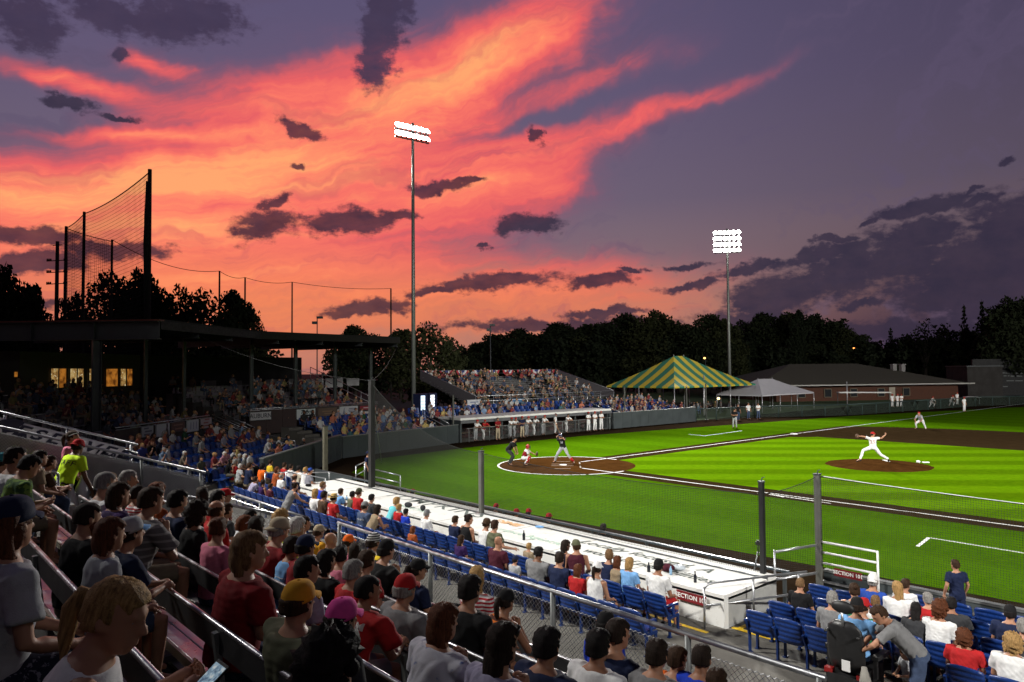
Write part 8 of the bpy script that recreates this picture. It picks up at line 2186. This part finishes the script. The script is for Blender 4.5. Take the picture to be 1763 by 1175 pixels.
for sec, k, i, p, rz in FAR_SPOTS:
    occ = {'slant': .46, 'plate': .62, 'third': .50, 'tent': .62}[sec]
    px, py, dz = pix(p + np.array([0, 0, .8]))
    if not (-10 < px < 1775): continue
    if sec == 'slant' and k in (1, 2, 3) and 6 < i < 12: occ = .12
    taken = rsf.uniform() < occ
    if taken and NPEOPLE[0] < 299:
        tc_ = str(rsf.choice(TOPC)); hc_ = str(rsf.choice(HC))
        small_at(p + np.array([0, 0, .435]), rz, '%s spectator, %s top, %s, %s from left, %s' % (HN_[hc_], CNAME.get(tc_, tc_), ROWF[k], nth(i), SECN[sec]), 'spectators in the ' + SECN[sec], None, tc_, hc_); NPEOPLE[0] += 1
    if nseat < 299 and sec in ('slant', 'plate') and (not taken or k < 2):
        far_seat(tuple(p), rz, 'blue seat in the %s, %s from the left, %s' % (ROWF[k], nth(i), SECN[sec]), SECN[sec]); nseat += 1
    elif sec in ('third', 'tent', 'slant', 'plate'): SMALL_LEFT = globals().setdefault('SMALL_LEFT', []); SMALL_LEFT.append((p, rz))
    if taken and NPEOPLE[0] >= 299: globals().setdefault('CROWD', []).append((p + np.array([0, 0, .435]), rz))
# the rest of the far seats as one object, and the distant crowd as one object
def merged(name, me, items, mats_fn=None, label=''):
    nv = len(me.vertices); co = np.empty(nv * 3); me.vertices.foreach_get('co', co); co = co.reshape(-1, 3); fs = [tuple(p.vertices) for p in me.polygons]
    V = []; F = []; o = 0
    for p, rz in items:
        c, s = math.cos(rz), math.sin(rz); w = co @ np.array([[c, s, 0], [-s, c, 0], [0, 0, 1]]) + np.asarray(p); V.append(w); F += [tuple(i + o for i in f) for f in fs]; o += nv
    out = bpy.data.meshes.new(name); out.from_pydata(np.concatenate(V).tolist(), [], F); out.update(); return out
if 'SMALL_LEFT' in globals():
    me = merged('far_seats', SMALL, SMALL_LEFT); ob = link('far_seats', me, BLUEP); tag(ob, 'remaining rows of small blue seats in the far stands', kind='stuff')
CROWD = globals().setdefault('CROWD', [])
for k in range(12):           # third-base bleachers
    for i in range(int(18.0 / .52)):
        if rsf.uniform() < (.36 if not (3 < k < 10 and 13 < i < 21) else .04): CROWD.append((np.array([-22.2 - .62 * k, 10.7 + .52 * i, 2.67 + .195 * k]), -PI / 2 + rsf.uniform(-.5, .5)))
for k in range(9):            # under the grandstand roof
    t = 7.0 + k * .95; z = 2.06 + k * .30
    for s in np.arange(-12, -.22 * t, .55):
        if rsf.uniform() < .5: CROWD.append((PB(s, t - .1, z), FB + rsf.uniform(-.4, .4)))
    for s in np.arange(-.22 * t, 9.2, .55):
        if rsf.uniform() < .5: CROWD.append((PC(s, t - .1, z), FC + rsf.uniform(-.4, .4)))
for i in range(22): CROWD.append((np.array([rsf.uniform(-24, -20), rsf.uniform(38, 52), 0.45]), rsf.uniform(0, 6)))
def crowd():
    V = []; F = []; MI = []; o = 0
    DULL = [mat('far_cloth_%d' % i, c, .9, 0, 0) for i, c in enumerate([(.20, .20, .21), (.05, .05, .06), (.03, .035, .06), (.14, .03, .03), (.26, .25, .25), (.02, .02, .022), (.09, .08, .075), (.06, .09, .12), (.12, .10, .08), (.30, .30, .30), (.16, .02, .02), (.10, .10, .11), (.04, .05, .05), (.18, .10, .07), (.08, .03, .035), (.24, .22, .2), (.05, .07, .13), (.16, .13, .05)])]
    slots = [SKIN[1], SKIN[2]] + [HAIRM[h] for h in ('dark', 'brown', 'grey', 'blond')] + [cl(c) for c in ('denim', 'khaki', 'black')] + DULL
    datas = []
    for me in SMALLP:
        nv = len(me.vertices); co = np.empty(nv * 3); me.vertices.foreach_get('co', co); mi = np.empty(len(me.polygons), np.int32); me.polygons.foreach_get('material_index', mi)
        datas.append((co.reshape(-1, 3), [tuple(p.vertices) for p in me.polygons], mi))
    for p, rz in CROWD:
        co, fs, mi = datas[rsf.integers(len(datas))]; c, s = math.cos(rz), math.sin(rz); sc = rsf.uniform(.85, 1.08)
        V.append(sc * co @ np.array([[c, s, 0], [-s, c, 0], [0, 0, 1]]) + np.asarray(p)); F += [tuple(i + o for i in f) for f in fs]; o += len(co)
        lut = np.array([rsf.integers(0, 2), 9 + rsf.integers(0, 18), 6 + rsf.integers(0, 3), 2 + rsf.integers(0, 4)]); MI.append(lut[mi])
    me = bpy.data.meshes.new('crowd'); me.from_pydata(np.concatenate(V).tolist(), [], F); me.update()
    for m in slots: me.materials.append(m)
    me.polygons.foreach_set('material_index', np.concatenate(MI).astype(np.int32)); set_smooth(me)
    ob = bpy.data.objects.new('crowd', me); COL.objects.link(ob); tag(ob, 'distant crowd in the far bleachers and under the grandstand roof', kind='stuff')
crowd()
print('PEOPLE', NPEOPLE, 'SEATS', nseat, 'CROWD', len(CROWD), len(SMALLP[0].polygons))
